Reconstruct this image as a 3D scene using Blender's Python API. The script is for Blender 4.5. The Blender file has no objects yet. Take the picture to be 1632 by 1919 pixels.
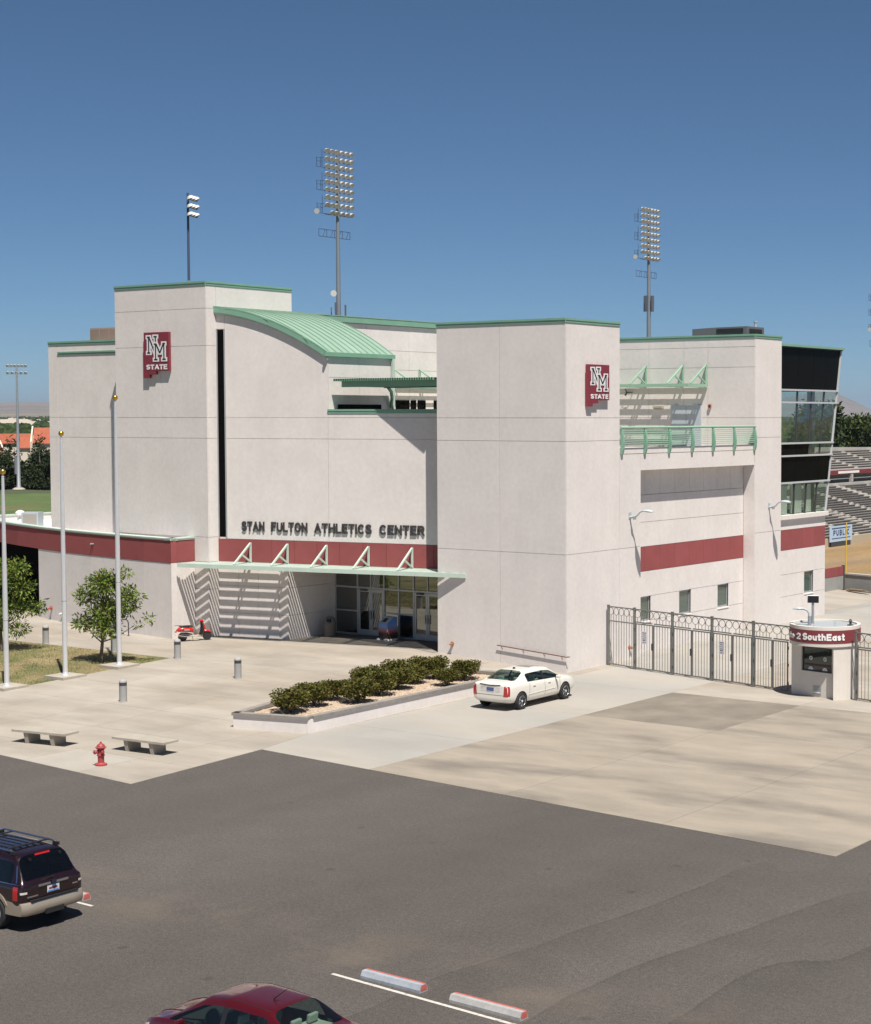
import bpy, bmesh, math, random
from mathutils import Vector, Matrix
from mathutils.bvhtree import BVHTree
R = math.radians
random.seed(11)
S = bpy.context.scene
COL = S.collection

# ------------------------------------------------------------------ camera, sky, sun, exposure
YAW, PITCH = R(33.6), R(3.1631)
cd = bpy.data.cameras.new('camera')
cam = bpy.data.objects.new('camera', cd)
COL.objects.link(cam)
cd.sensor_fit = 'HORIZONTAL'
cd.sensor_width = 36.0
cd.lens = 36.0 * 3230.0 / 1632.0
cd.shift_x = -(1150.0 - 816.0) / 1632.0
cd.clip_start, cd.clip_end = 0.5, 60000.0
cam.location = (43.41, -61.56, 11.3)
cam.rotation_euler = (R(90) - PITCH, 0, YAW)
S.camera = cam

SUN = Vector((0.366, -0.2556, 0.895)).normalized()
W = bpy.data.worlds.new('World')
S.world = W
W.use_nodes = True
wn = W.node_tree
wn.nodes.clear()
sky = wn.nodes.new('ShaderNodeTexSky')
sky.sky_type = 'NISHITA'
sky.sun_disc = False
sky.sun_elevation = math.asin(SUN.z)
sky.sun_rotation = math.atan2(SUN.x, SUN.y)
sky.altitude = 3000
sky.air_density = 0.75
sky.dust_density = 1.0
sky.ozone_density = 8.0
bg = wn.nodes.new('ShaderNodeBackground')
bg.inputs['Strength'].default_value = 0.05
wo = wn.nodes.new('ShaderNodeOutputWorld')
tint = wn.nodes.new('ShaderNodeMix')
tint.data_type = 'RGBA'
tint.blend_type = 'MULTIPLY'
tint.inputs[0].default_value = 1.0
tint.inputs[7].default_value = (0.94, 1.04, 0.96, 1)
wn.links.new(sky.outputs[0], tint.inputs[6])
wn.links.new(tint.outputs[2], bg.inputs[0])
wn.links.new(bg.outputs[0], wo.inputs[0])

sl = bpy.data.lights.new('sun', 'SUN')
sl.energy = 4.6
sl.angle = R(0.53)
sl.color = (1.0, 0.945, 0.87)
sun = bpy.data.objects.new('sun', sl)
COL.objects.link(sun)
sun.rotation_euler = SUN.to_track_quat('Z', 'Y').to_euler()
sun.location = (30, -60, 60)

S.render.engine = 'CYCLES'
S.view_settings.view_transform = 'Standard'
S.view_settings.look = 'None'
S.view_settings.exposure = 0.65
S.view_settings.gamma = 1.0
S.view_settings.use_curve_mapping = False
S.cycles.max_bounces = 7
S.cycles.transparent_max_bounces = 12
S.cycles.use_denoising = True

# ------------------------------------------------------------------ materials
MATS = {}
def mat(name, col, rough=0.7, var=0.0, scale=2.0, bump=0.0, bscale=60.0, metal=0.0, spec=0.5,
        coat=0.0, rnd=0.0, fine=0.0, fscale=120.0, stretch=None, var2=None, streak=0.0):
    """Principled material; colour is mottled by noise (var, fine), optionally varied per object (rnd)."""
    if name in MATS:
        return MATS[name]
    m = bpy.data.materials.new(name)
    MATS[name] = m
    m.use_nodes = True
    nt = m.node_tree
    b = nt.nodes['Principled BSDF']
    N, L = nt.nodes.new, nt.links.new
    b.inputs['Roughness'].default_value = rough
    b.inputs['Metallic'].default_value = metal
    b.inputs['Specular IOR Level'].default_value = spec
    b.inputs['Coat Weight'].default_value = coat
    b.inputs['Coat Roughness'].default_value = 0.04
    c4 = (col[0], col[1], col[2], 1)
    b.inputs['Base Color'].default_value = c4
    tc = N('ShaderNodeTexCoord')
    vec = tc.outputs['Object']
    if stretch:
        mp = N('ShaderNodeMapping')
        mp.inputs['Scale'].default_value = stretch
        L(vec, mp.inputs[0])
        vec = mp.outputs[0]
    out = None
    def mul(prev, fac_socket, lo, hi):
        mr = N('ShaderNodeMapRange')
        mr.inputs['From Min'].default_value = 0.3
        mr.inputs['From Max'].default_value = 0.7
        mr.inputs['To Min'].default_value = lo
        mr.inputs['To Max'].default_value = hi
        L(fac_socket, mr.inputs['Value'])
        mx = N('ShaderNodeVectorMath')
        mx.operation = 'SCALE'
        if prev is None:
            mx.inputs[0].default_value = col
        else:
            L(prev, mx.inputs[0])
        L(mr.outputs[0], mx.inputs['Scale'])
        return mx.outputs[0]
    if var2:
        n = N('ShaderNodeTexNoise')
        n.inputs['Scale'].default_value = var2[1]
        n.inputs['Detail'].default_value = 5
        L(vec, n.inputs['Vector'])
        mr = N('ShaderNodeMapRange')
        mr.inputs['From Min'].default_value = var2[2] if len(var2) > 2 else 0.4
        mr.inputs['From Max'].default_value = var2[3] if len(var2) > 3 else 0.6
        L(n.outputs['Fac'], mr.inputs['Value'])
        mx = N('ShaderNodeMix')
        mx.data_type = 'RGBA'
        mx.inputs[6].default_value = c4
        mx.inputs[7].default_value = (*var2[0], 1)
        L(mr.outputs[0], mx.inputs[0])
        out = mx.outputs[2]
    if var:
        n = N('ShaderNodeTexNoise')
        n.inputs['Scale'].default_value = scale
        n.inputs['Detail'].default_value = 6
        n.inputs['Roughness'].default_value = 0.6
        L(vec, n.inputs['Vector'])
        out = mul(out, n.outputs['Fac'], 1 - var, 1 + var)
    if streak:
        m3 = N('ShaderNodeMapping')
        m3.inputs['Scale'].default_value = (1.9, 1.9, 0.10)
        L(tc.outputs['Object'], m3.inputs[0])
        n = N('ShaderNodeTexNoise')
        n.inputs['Scale'].default_value = 1.0
        n.inputs['Detail'].default_value = 5
        L(m3.outputs[0], n.inputs['Vector'])
        out = mul(out, n.outputs['Fac'], 1 - streak, 1 + streak * .6)
    if fine:
        n = N('ShaderNodeTexNoise')
        n.inputs['Scale'].default_value = fscale
        n.inputs['Detail'].default_value = 2
        L(tc.outputs['Object'], n.inputs['Vector'])
        out = mul(out, n.outputs['Fac'], 1 - fine, 1 + fine)
    if rnd:
        oi = N('ShaderNodeObjectInfo')
        mr = N('ShaderNodeMapRange')
        mr.inputs['To Min'].default_value = 1 - rnd
        mr.inputs['To Max'].default_value = 1 + rnd
        L(oi.outputs['Random'], mr.inputs['Value'])
        mx = N('ShaderNodeVectorMath')
        mx.operation = 'SCALE'
        if out is None:
            mx.inputs[0].default_value = col
        else:
            L(out, mx.inputs[0])
        L(mr.outputs[0], mx.inputs['Scale'])
        out = mx.outputs[0]
    if out is not None:
        L(out, b.inputs['Base Color'])
    if bump:
        n = N('ShaderNodeTexNoise')
        n.inputs['Scale'].default_value = bscale
        n.inputs['Detail'].default_value = 3
        L(tc.outputs['Object'], n.inputs['Vector'])
        bp = N('ShaderNodeBump')
        bp.inputs['Strength'].default_value = bump
        bp.inputs['Distance'].default_value = 0.02
        L(n.outputs['Fac'], bp.inputs['Height'])
        L(bp.outputs[0], b.inputs['Normal'])
    return m

def glass(name, tint, clear, gloss, rough=0.015, dark=(0.006, 0.007, 0.007), wav=0.0, graze=0.75):
    """Window glass: tinted see-through share, mirror share, rest dark body."""
    if name in MATS:
        return MATS[name]
    m = bpy.data.materials.new(name)
    MATS[name] = m
    m.use_nodes = True
    nt = m.node_tree
    nt.nodes.clear()
    N, L = nt.nodes.new, nt.links.new
    o = N('ShaderNodeOutputMaterial')
    tr = N('ShaderNodeBsdfTransparent')
    tr.inputs[0].default_value = (*tint, 1)
    gl = N('ShaderNodeBsdfGlossy')
    gl.inputs['Roughness'].default_value = rough
    gl.inputs['Color'].default_value = (0.85, 0.9, 0.88, 1)
    df = N('ShaderNodeBsdfDiffuse')
    df.inputs[0].default_value = (*dark, 1)
    a = N('ShaderNodeMixShader')
    a.inputs[0].default_value = clear
    L(df.outputs[0], a.inputs[1])
    L(tr.outputs[0], a.inputs[2])
    fr = N('ShaderNodeLayerWeight')
    fr.inputs[0].default_value = 0.5
    pw_ = N('ShaderNodeMath')
    pw_.operation = 'POWER'
    pw_.inputs[1].default_value = 4.0
    L(fr.outputs['Facing'], pw_.inputs[0])
    ma = N('ShaderNodeMath')
    ma.operation = 'MULTIPLY_ADD'
    ma.use_clamp = True
    ma.inputs[1].default_value = graze
    ma.inputs[2].default_value = gloss + 0.035
    L(pw_.outputs[0], ma.inputs[0])
    b = N('ShaderNodeMixShader')
    L(ma.outputs[0], b.inputs[0])
    L(a.outputs[0], b.inputs[1])
    L(gl.outputs[0], b.inputs[2])
    if wav:
        tc = N('ShaderNodeTexCoord')
        n = N('ShaderNodeTexNoise')
        n.inputs['Scale'].default_value = 1.3
        n.inputs['Detail'].default_value = 1
        L(tc.outputs['Object'], n.inputs['Vector'])
        bp = N('ShaderNodeBump')
        bp.inputs['Strength'].default_value = wav
        bp.inputs['Distance'].default_value = 0.05
        L(n.outputs['Fac'], bp.inputs['Height'])
        L(bp.outputs[0], gl.inputs['Normal'])
    L(b.outputs[0], o.inputs[0])
    return m

STUCCO = mat('stucco', (0.672, 0.628, 0.598), 0.9, var=0.05, scale=0.5, bump=0.15, bscale=35, spec=0.15, fine=0.035, fscale=5, streak=0.02)
MAROON = mat('maroon_stucco', (0.275, 0.078, 0.077), 0.9, var=0.07, scale=1.2, bump=0.12, bscale=35, spec=0.15, rnd=0.05)
GREEN = mat('green_metal', (0.185, 0.345, 0.25), 0.45, var=0.06, scale=1.5, spec=0.4)
TGREEN = mat('terrace_green', (0.28, 0.44, 0.325), 0.5, var=0.06, scale=2.0, spec=0.35, rnd=0.05)
SEAFOAM = mat('seafoam_metal', (0.47, 0.57, 0.495), 0.5, var=0.06, scale=2.0, spec=0.4, rnd=0.03)
ROOFG = mat('roof_green_metal', (0.25, 0.37, 0.285), 0.5, var=0.05, scale=0.8, spec=0.4, rnd=0.05)
DKMET = mat('dark_metal', (0.05, 0.05, 0.055), 0.5, spec=0.4, var=0.1)
BLACK = mat('black_rubber', (0.012, 0.012, 0.013), 0.75)
GREYMET = mat('grey_metal', (0.33, 0.35, 0.37), 0.45, metal=0.35, var=0.05)
LAMPGREY = mat('lamp_grey', (0.40, 0.445, 0.47), 0.4, var=0.04)
ALUM = mat('brushed_aluminium', (0.74, 0.75, 0.77), 0.36, metal=0.55, var=0.03, scale=4)
WHITE = mat('white_paint', (0.78, 0.77, 0.74), 0.6, var=0.04)
CONC = mat('concrete', (0.305, 0.268, 0.222), 0.9, var=0.15, scale=0.5, bump=0.1, bscale=30, fine=0.04, fscale=25, rnd=0.035, spec=0.2,
           stretch=(0.55, 1.3, 1), var2=((0.35, 0.318, 0.275), 0.16))
CONCL = mat('pale_concrete', (0.365, 0.338, 0.298), 0.9, var=0.12, scale=0.5, bump=0.1, bscale=30, fine=0.03, fscale=25, rnd=0.02, spec=0.2,
            stretch=(0.5, 1.0, 1), var2=((0.305, 0.292, 0.268), 0.25))
CONCB = mat('stained_concrete', (0.29, 0.253, 0.205), 0.9, var=0.14, scale=0.5, bump=0.1, bscale=30, fine=0.05, fscale=25, rnd=0.035, spec=0.2,
            stretch=(0.6, 1.5, 1), var2=((0.20, 0.178, 0.15), 0.32, 0.5, 0.66))
CONCD = mat('dark_stained_concrete', (0.19, 0.168, 0.138), 0.9, var=0.16, scale=0.5, bump=0.1, bscale=30, fine=0.05, fscale=25, spec=0.2,
            var2=((0.235, 0.205, 0.167), 0.3, 0.5, 0.65))
PLAINCONC = mat('cast_concrete', (0.36, 0.325, 0.27), 0.9, var=0.12, scale=3, bump=0.2, bscale=40, fine=0.06, fscale=40)
SEAL = mat('joint_filler', (0.23, 0.205, 0.175), 0.95, var=0.2, scale=2)

# ------------------------------------------------------------------ mesh helpers
class MB:
    def __init__(self):
        self.v, self.f, self.m = [], [], []
    def add(self, verts, faces, mi=0):
        o = len(self.v)
        self.v += [tuple(p) for p in verts]
        self.f += [tuple(i + o for i in f) for f in faces]
        self.m += [mi] * len(faces)
        return self
    def box(self, a, b, mi=0):
        x0, y0, z0 = (min(a[i], b[i]) for i in range(3))
        x1, y1, z1 = (max(a[i], b[i]) for i in range(3))
        v = [(x0, y0, z0), (x1, y0, z0), (x1, y1, z0), (x0, y1, z0), (x0, y0, z1), (x1, y0, z1), (x1, y1, z1), (x0, y1, z1)]
        return self.add(v, [(3, 2, 1, 0), (4, 5, 6, 7), (0, 1, 5, 4), (1, 2, 6, 5), (2, 3, 7, 6), (3, 0, 4, 7)], mi)
    def obox(self, c, u, v, w, mi=0):
        c, u, v, w = Vector(c), Vector(u), Vector(v), Vector(w)
        p = [c + a * u + b * v + d * w for d in (-1, 1) for a, b in ((-1, -1), (1, -1), (1, 1), (-1, 1))]
        return self.add(p, [(3, 2, 1, 0), (4, 5, 6, 7), (0, 1, 5, 4), (1, 2, 6, 5), (2, 3, 7, 6), (3, 0, 4, 7)], mi)
    def bar(self, p0, p1, w, h, mi=0, up=(0, 0, 1)):
        """Rectangular bar from p0 to p1, w wide, h high."""
        p0, p1 = Vector(p0), Vector(p1)
        d = p1 - p0
        n = d.normalized()
        s = n.cross(Vector(up))
        if s.length < 1e-4:
            s = n.cross(Vector((1, 0, 0)))
        s.normalize()
        t = s.cross(n)
        return self.obox((p0 + p1) / 2, d / 2, s * w / 2, t * h / 2, mi)
    def tube(self, p0, p1, r0, r1=None, n=8, caps=True, mi=0):
        r1 = r0 if r1 is None else r1
        p0, p1 = Vector(p0), Vector(p1)
        d = (p1 - p0).normalized()
        s = d.orthogonal().normalized()
        t = d.cross(s)
        o = []
        for p, r in ((p0, r0), (p1, r1)):
            for i in range(n):
                a = 2 * math.pi * i / n
                o.append(p + s * math.cos(a) * r + t * math.sin(a) * r)
        f = [(i, (i + 1) % n, n + (i + 1) % n, n + i) for i in range(n)]
        if caps:
            f += [tuple(range(n - 1, -1, -1)), tuple(range(n, 2 * n))]
        return self.add(o, f, mi)
    def path(self, pts, r, n=6, mi=0):
        """Round tube through points, radius number or list."""
        pts = [Vector(p) for p in pts]
        k = len(pts)
        rs = r if isinstance(r, (list, tuple)) else [r] * k
        vs, fs = [], []
        prev = None
        for i, p in enumerate(pts):
            d = (pts[min(i + 1, k - 1)] - pts[max(i - 1, 0)]).normalized()
            s = d.orthogonal().normalized() if prev is None else (prev - d * prev.dot(d)).normalized()
            prev = s
            t = d.cross(s)
            for j in range(n):
                a = 2 * math.pi * j / n
                vs.append(p + (s * math.cos(a) + t * math.sin(a)) * rs[i])
        for i in range(k - 1):
            for j in range(n):
                fs.append((i * n + j, i * n + (j + 1) % n, (i + 1) * n + (j + 1) % n, (i + 1) * n + j))
        fs += [tuple(range(n - 1, -1, -1)), tuple(range((k - 1) * n, k * n))]
        return self.add(vs, fs, mi)
    def lathe(self, prof, n=16, c=(0, 0, 0), mi=0, axis='z'):
        """prof: list of (r, h)."""
        vs, fs = [], []
        for r, h in prof:
            for i in range(n):
                a = 2 * math.pi * i / n
                q = (r * math.cos(a), r * math.sin(a), h)
                if axis == 'x':
                    q = (q[2], q[0], q[1])
                elif axis == 'y':
                    q = (q[0], q[2], q[1])
                vs.append((c[0] + q[0], c[1] + q[1], c[2] + q[2]))
        k = len(prof)
        for j in range(k - 1):
            for i in range(n):
                fs.append((j * n + i, j * n + (i + 1) % n, (j + 1) * n + (i + 1) % n, (j + 1) * n + i))
        if prof[0][0] > 1e-5:
            fs.append(tuple(range(n - 1, -1, -1)))
        if prof[-1][0] > 1e-5:
            fs.append(tuple(range((k - 1) * n, k * n)))
        return self.add(vs, fs, mi)
    def extrude(self, front, off, mi=0):
        """Solid between polygon front and front+off."""
        a = [Vector(p) for p in front]
        off = Vector(off)
        k = len(a)
        f = [tuple(range(k)), tuple(range(2 * k - 1, k - 1, -1))]
        f += [(i, k + i, k + (i + 1) % k, (i + 1) % k) for i in range(k)]
        return self.add(a + [p + off for p in a], f, mi)
    def prism(self, poly, z0, z1, mi=0):
        return self.extrude([(p[0], p[1], z1) for p in poly], (0, 0, z0 - z1), mi)
    def mesh(self, name, mats, smooth=False):
        me = bpy.data.meshes.new(name)
        me.from_pydata(self.v, [], self.f)
        for m in (mats if isinstance(mats, (list, tuple)) else ([mats] if mats else [])):
            me.materials.append(m)
        if len(me.materials) > 1:
            me.polygons.foreach_set('material_index', self.m)
        bm = bmesh.new()
        bm.from_mesh(me)
        bmesh.ops.recalc_face_normals(bm, faces=bm.faces)
        bm.to_mesh(me)
        bm.free()
        if smooth:
            me.polygons.foreach_set('use_smooth', [True] * len(me.polygons))
            me.set_sharp_from_angle(angle=R(38))
        me.update()
        return me
    def build(self, name, mats, parent=None, smooth=False):
        return put(name, self.mesh(name, mats, smooth), parent)

def put(name, me, parent=None, loc=None, rotz=None):
    o = bpy.data.objects.new(name, me)
    COL.objects.link(o)
    if parent is not None:
        o.parent = parent
    if loc is not None:
        o.location = loc
    if rotz is not None:
        o.rotation_euler = (0, 0, rotz)
    return o

def tag(o, label, cat, group=None):
    o['label'] = label
    o['category'] = cat
    if group:
        o['group'] = group
    return o

def thing(name, label, cat, loc=(0, 0, 0), rotz=0.0, group=None, scale=1.0):
    o = bpy.data.objects.new(name, None)
    COL.objects.link(o)
    o.location = loc
    o.rotation_euler = (0, 0, rotz)
    o.scale = (scale, scale, scale)
    o.empty_display_size = 0.3
    return tag(o, label, cat, group)

def struct(o, kind='structure'):
    o['kind'] = kind
    return o

def dup(root, loc, rotz=None, label=None, scale=None):
    """Copy of a thing with copies of its parts and sub-parts."""
    r = root.copy()
    COL.objects.link(r)
    r.location = loc
    if rotz is not None:
        r.rotation_euler = (0, 0, rotz)
    if scale is not None:
        r.scale = (scale, scale, scale)
    if label:
        r['label'] = label
    for ch in list(root.children):
        c = ch.copy()
        COL.objects.link(c)
        c.parent = r
        for g in list(ch.children):
            d = g.copy()
            COL.objects.link(d)
            d.parent = c
    return r

# bold block letters drawn as strokes: name -> (width/height, polylines on a unit square)
def _arc(cx, cy, rx, ry, a0, a1, n=7):
    return [(cx + rx * math.cos(R(a0 + (a1 - a0) * i / n)), cy + ry * math.sin(R(a0 + (a1 - a0) * i / n))) for i in range(n + 1)]
GLY = {
 'A': (.82, [[(0, 0), (.5, 1), (1, 0)], [(.2, .3), (.8, .3)]]),
 'C': (.80, [_arc(.5, .5, .5, .5, 45, 315, 10)]),
 'E': (.66, [[(1, 0), (0, 0), (0, 1), (1, 1)], [(0, .52), (.88, .52)]]),
 'F': (.64, [[(0, 0), (0, 1), (1, 1)], [(0, .5), (.85, .5)]]),
 'G': (.82, [_arc(.5, .5, .5, .5, 45, 330, 10) + [(1, .42), (.6, .42)]]),
 'H': (.76, [[(0, 0), (0, 1)], [(1, 0), (1, 1)], [(0, .52), (1, .52)]]),
 'I': (.10, [[(.5, 0), (.5, 1)]]),
 'L': (.60, [[(0, 1), (0, 0), (1, 0)]]),
 'N': (.76, [[(0, 0), (0, 1), (1, 0), (1, 1)]]),
 'O': (.84, [_arc(.5, .5, .5, .5, 0, 360, 14)]),
 'R': (.74, [[(0, 0), (0, 1), (.62, 1)] + _arc(.62, .75, .38, .25, 90, -90, 5) + [(0, .5)], [(.55, .5), (1, 0)]]),
 'S': (.72, [_arc(.5, .755, .48, .245, 30, 270, 8) + _arc(.5, .255, .5, .255, 90, -150, 8)]),
 'T': (.70, [[(0, 1), (1, 1)], [(.5, 1), (.5, 0)]]),
 'U': (.74, [[(0, 1), (0, .35)] + _arc(.5, .35, .5, .35, 180, 360, 8) + [(1, 1)]]),
 'a': (.60, [_arc(.45, .3, .45, .3, 0, 360, 10), [(1, .66), (1, 0)], [(.9, .5), (.98, .2)]]),
 'e': (.60, [_arc(.5, .32, .5, .32, -45, -360, 10) + [(0, .33)]]),
 'h': (.56, [[(0, 0), (0, 1)], [(0, .4)] + _arc(.5, .38, .5, .28, 180, 0, 6) + [(1, 0)]]),
 'o': (.62, [_arc(.5, .33, .5, .33, 0, 360, 12)]),
 's': (.52, [_arc(.5, .49, .46, .16, 30, 270, 6) + _arc(.5, .17, .5, .17, 90, -150, 6)]),
 't': (.40, [[(.45, .95), (.45, .1), (.6, 0), (1, 0)], [(0, .66), (1, .66)]]),
 'u': (.56, [[(0, .66), (0, .28)] + _arc(.5, .28, .5, .28, 180, 360, 6) + [(1, .66)], [(1, .3), (1, 0)]]),
 '2': (.62, [_arc(.5, .72, .48, .28, 170, -30, 7) + [(0, 0), (1, 0)]]),
 'B': (.7, [[(0, 0), (0, 1), (.6, 1)] + _arc(.6, .76, .35, .24, 90, -90, 5) + [(0, .52), (.62, .52)] + _arc(.62, .26, .38, .26, 90, -90, 5) + [(0, 0)]]),
 'P': (.7, [[(0, 0), (0, 1), (.6, 1)] + _arc(.6, .74, .4, .26, 90, -90, 5) + [(0, .48)]]),
 'M': (.9, [[(0, 0), (0, 1), (.5, .2), (1, 1), (1, 0)]]),
 'K': (.72, [[(0, 0), (0, 1)], [(1, 1), (0, .45)], [(.3, .6), (1, 0)]]),
}
GLYM = {}
def glyph(ch, h, depth, m, wt=0.2):
    """Letter mesh in the XZ plane, back at y=0, front at y=-depth; returns (mesh, width)."""
    key = (ch, round(h, 4), depth, m.name, wt)
    if key in GLYM:
        return GLYM[key]
    asp, lines = GLY[ch]
    sw = h * wt
    W_, H_ = asp * h - sw * .5, h - sw
    mb = MB()
    k = 0
    for ln in lines:
        pts = [(sw / 2 + p[0] * W_, sw / 2 + p[1] * H_) for p in ln]
        for i in range(len(pts) - 1):
            (x0, y0), (x1, y1) = pts[i], pts[i + 1]
            l = math.hypot(x1 - x0, y1 - y0)
            if l < 1e-6:
                continue
            ux, uy = (x1 - x0) / l, (y1 - y0) / l
            straight = len(ln) <= 4
            e = sw / 2 if straight else min(sw * .28, l * .5)
            d = depth + (k % 7) * depth * .012
            k += 1
            q = [(x0 - ux * e - uy * sw / 2, y0 - uy * e + ux * sw / 2), (x1 + ux * e - uy * sw / 2, y1 + uy * e + ux * sw / 2),
                 (x1 + ux * e + uy * sw / 2, y1 + uy * e - ux * sw / 2), (x0 - ux * e + uy * sw / 2, y0 - uy * e - ux * sw / 2)]
            if abs(ux) > .05 and abs(uy) > .05 and straight:
                q = [(a, min(h, max(0.0, b_))) for a, b_ in q]
            mb.extrude([(a, -d, b_) for a, b_ in q], (0, d, 0))
    me = mb.mesh('letter', m)
    GLYM[key] = (me, W_ + sw)
    return GLYM[key]
def write(txt, width, h, depth, m, par, place, gapf=0.13, wt=0.2):
    """Lay letters along u in [0, width]; place(obj, u, k) positions each one."""
    ws = [(glyph(c, h, depth, m, wt) if c != ' ' else (None, h * .35)) for c in txt]
    nat = sum(w for _, w in ws) + h * gapf * (len(txt) - 1)
    k = width / nat
    u = 0.0
    for me, w in ws:
        if me is not None:
            o = put('letter', me, par)
            o.scale = (k, 1, 1)
            place(o, u, w * k)
        u += (w + h * gapf) * k

def g(x, y):
    """Height of the paved ground: level lot and drive, plaza rising to the entrance."""
    rise = 0.4 * min(1.0, max(0.0, (y + 20.0) / 12.5))
    t = min(1.0, max(0.0, (y + 14.0) / 8.0))
    x1, x2 = -2.2 + t * 2.2, -3.0 - t * 4.25
    m = min(1.0, max(0.0, (x1 - x) / (x1 - x2)))
    back = 0.0
    if x > -0.5 and y > 4:
        back = min(0.3, (y - 4) * 0.015)
    return rise * m + back

# ------------------------------------------------------------------ terrain, lot, paving
def clip(poly, a, b, c):
    """Keep the part of a polygon where a*x + b*y <= c."""
    out = []
    for i, p in enumerate(poly):
        q = poly[(i + 1) % len(poly)]
        dp, dq = a * p[0] + b * p[1] - c, a * q[0] + b * q[1] - c
        if dp <= 0:
            out.append(p)
        if (dp < 0 < dq) or (dq < 0 < dp):
            t = dp / (dp - dq)
            out.append((p[0] + (q[0] - p[0]) * t, p[1] + (q[1] - p[1]) * t))
    return out
def area(p):
    return abs(sum(p[i][0] * p[(i + 1) % len(p)][1] - p[(i + 1) % len(p)][0] * p[i][1] for i in range(len(p)))) / 2
def clip_convex(poly, conv):
    cx = sum(p[0] for p in conv) / len(conv)
    cy = sum(p[1] for p in conv) / len(conv)
    for i, p in enumerate(conv):
        q = conv[(i + 1) % len(conv)]
        a, b = q[1] - p[1], p[0] - q[0]
        c = a * p[0] + b * p[1]
        if a * cx + b * cy > c:
            a, b, c = -a, -b, -c
        poly = clip(poly, a, b, c)
        if len(poly) < 3:
            return []
    return poly
def shrink(poly, d):
    """Inset a convex polygon by d."""
    out = list(poly)
    cx = sum(p[0] for p in poly) / len(poly)
    cy = sum(p[1] for p in poly) / len(poly)
    for i, p in enumerate(poly):
        q = poly[(i + 1) % len(poly)]
        a, b = q[1] - p[1], p[0] - q[0]
        l = math.hypot(a, b)
        if l < 1e-6:
            continue
        a, b = a / l, b / l
        c = a * p[0] + b * p[1]
        if a * cx + b * cy > c:
            a, b, c = -a, -b, -c
        out = clip(out, a, b, c - d)
        if len(out) < 3:
            return []
    return out

# wide ground sheet with the sunken stadium bowl
def terrain_z(x, y):
    z = -0.08
    dx = max(-48 - x, x - 70, 0)
    dy = max(62 - y, y - 230, 0)
    d = max(dx, dy)
    if d < 12:
        z = -3.15 + (3.07) * (d / 12)
    return z
xs = [-26000, -9000, -3000, -1200, -500, -250, -150, -100, -80, -66, -60, -56, -52, -48, -30, -10, 10, 30, 50, 70, 76, 82, 120, 200, 500, 1500, 5000, 26000]
ys = [-9000, -1000, -300, -120, -60, -20, 10, 36, 50, 54, 58, 62, 90, 130, 180, 230, 236, 242, 300, 400, 700, 1300, 3000, 9000, 26000]
mb = MB()
mb.add([(x, y, terrain_z(x, y)) for y in ys for x in xs],
       [(j * len(xs) + i, j * len(xs) + i + 1, (j + 1) * len(xs) + i + 1, (j + 1) * len(xs) + i) for j in range(len(ys) - 1) for i in range(len(xs) - 1)])
DIRT = mat('dry_ground', (0.25, 0.185, 0.105), 0.95, var=0.2, scale=0.02, fine=0.1, fscale=0.4, var2=((0.06, 0.075, 0.035), 0.004, 0.42, 0.52))
struct(mb.build('ground', DIRT))

# asphalt
AS = bpy.data.materials.new('asphalt')
AS.use_nodes = True
nt = AS.node_tree
N, L = nt.nodes.new, nt.links.new
b = nt.nodes['Principled BSDF']
b.inputs['Roughness'].default_value = 0.85
b.inputs['Specular IOR Level'].default_value = 0.3
tc = N('ShaderNodeTexCoord')
def noise(scale, detail=4, vec=None, rough=0.55):
    n = N('ShaderNodeTexNoise')
    n.inputs['Scale'].default_value = scale
    n.inputs['Detail'].default_value = detail
    n.inputs['Roughness'].default_value = rough
    L(vec or tc.outputs['Object'], n.inputs['Vector'])
    return n.outputs['Fac']
def rng(v, a, b2, c, d):
    m = N('ShaderNodeMapRange')
    for k, x in zip(('From Min', 'From Max', 'To Min', 'To Max'), (a, b2, c, d)):
        m.inputs[k].default_value = x
    L(v, m.inputs['Value'])
    return m.outputs[0]
def math2(op, a, b2):
    m = N('ShaderNodeMath')
    m.operation = op
    for i, x in enumerate((a, b2)):
        if isinstance(x, (int, float)):
            m.inputs[i].default_value = x
        else:
            L(x, m.inputs[i])
    return m.outputs[0]
mp = N('ShaderNodeMapping')
mp.inputs['Rotation'].default_value = (0, 0, R(16))
mp.inputs['Scale'].default_value = (1.0, 0.13, 1)
L(tc.outputs['Object'], mp.inputs[0])
big = rng(noise(0.14, 6, mp.outputs[0]), 0.3, 0.7, 0.84, 1.15)
mid = rng(noise(0.9, 6), 0.3, 0.7, 0.95, 1.06)
speck = math2('MULTIPLY', rng(noise(30, 2), 0.3, 0.7, 0.62, 1.4), rng(noise(9, 3), 0.32, 0.68, 0.86, 1.15))
vo = N('ShaderNodeTexVoronoi')
vo.inputs['Scale'].default_value = 7
L(tc.outputs['Object'], vo.inputs['Vector'])
chips = rng(vo.outputs['Distance'], 0.04, 0.14, 1.4, 1.0)
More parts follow.
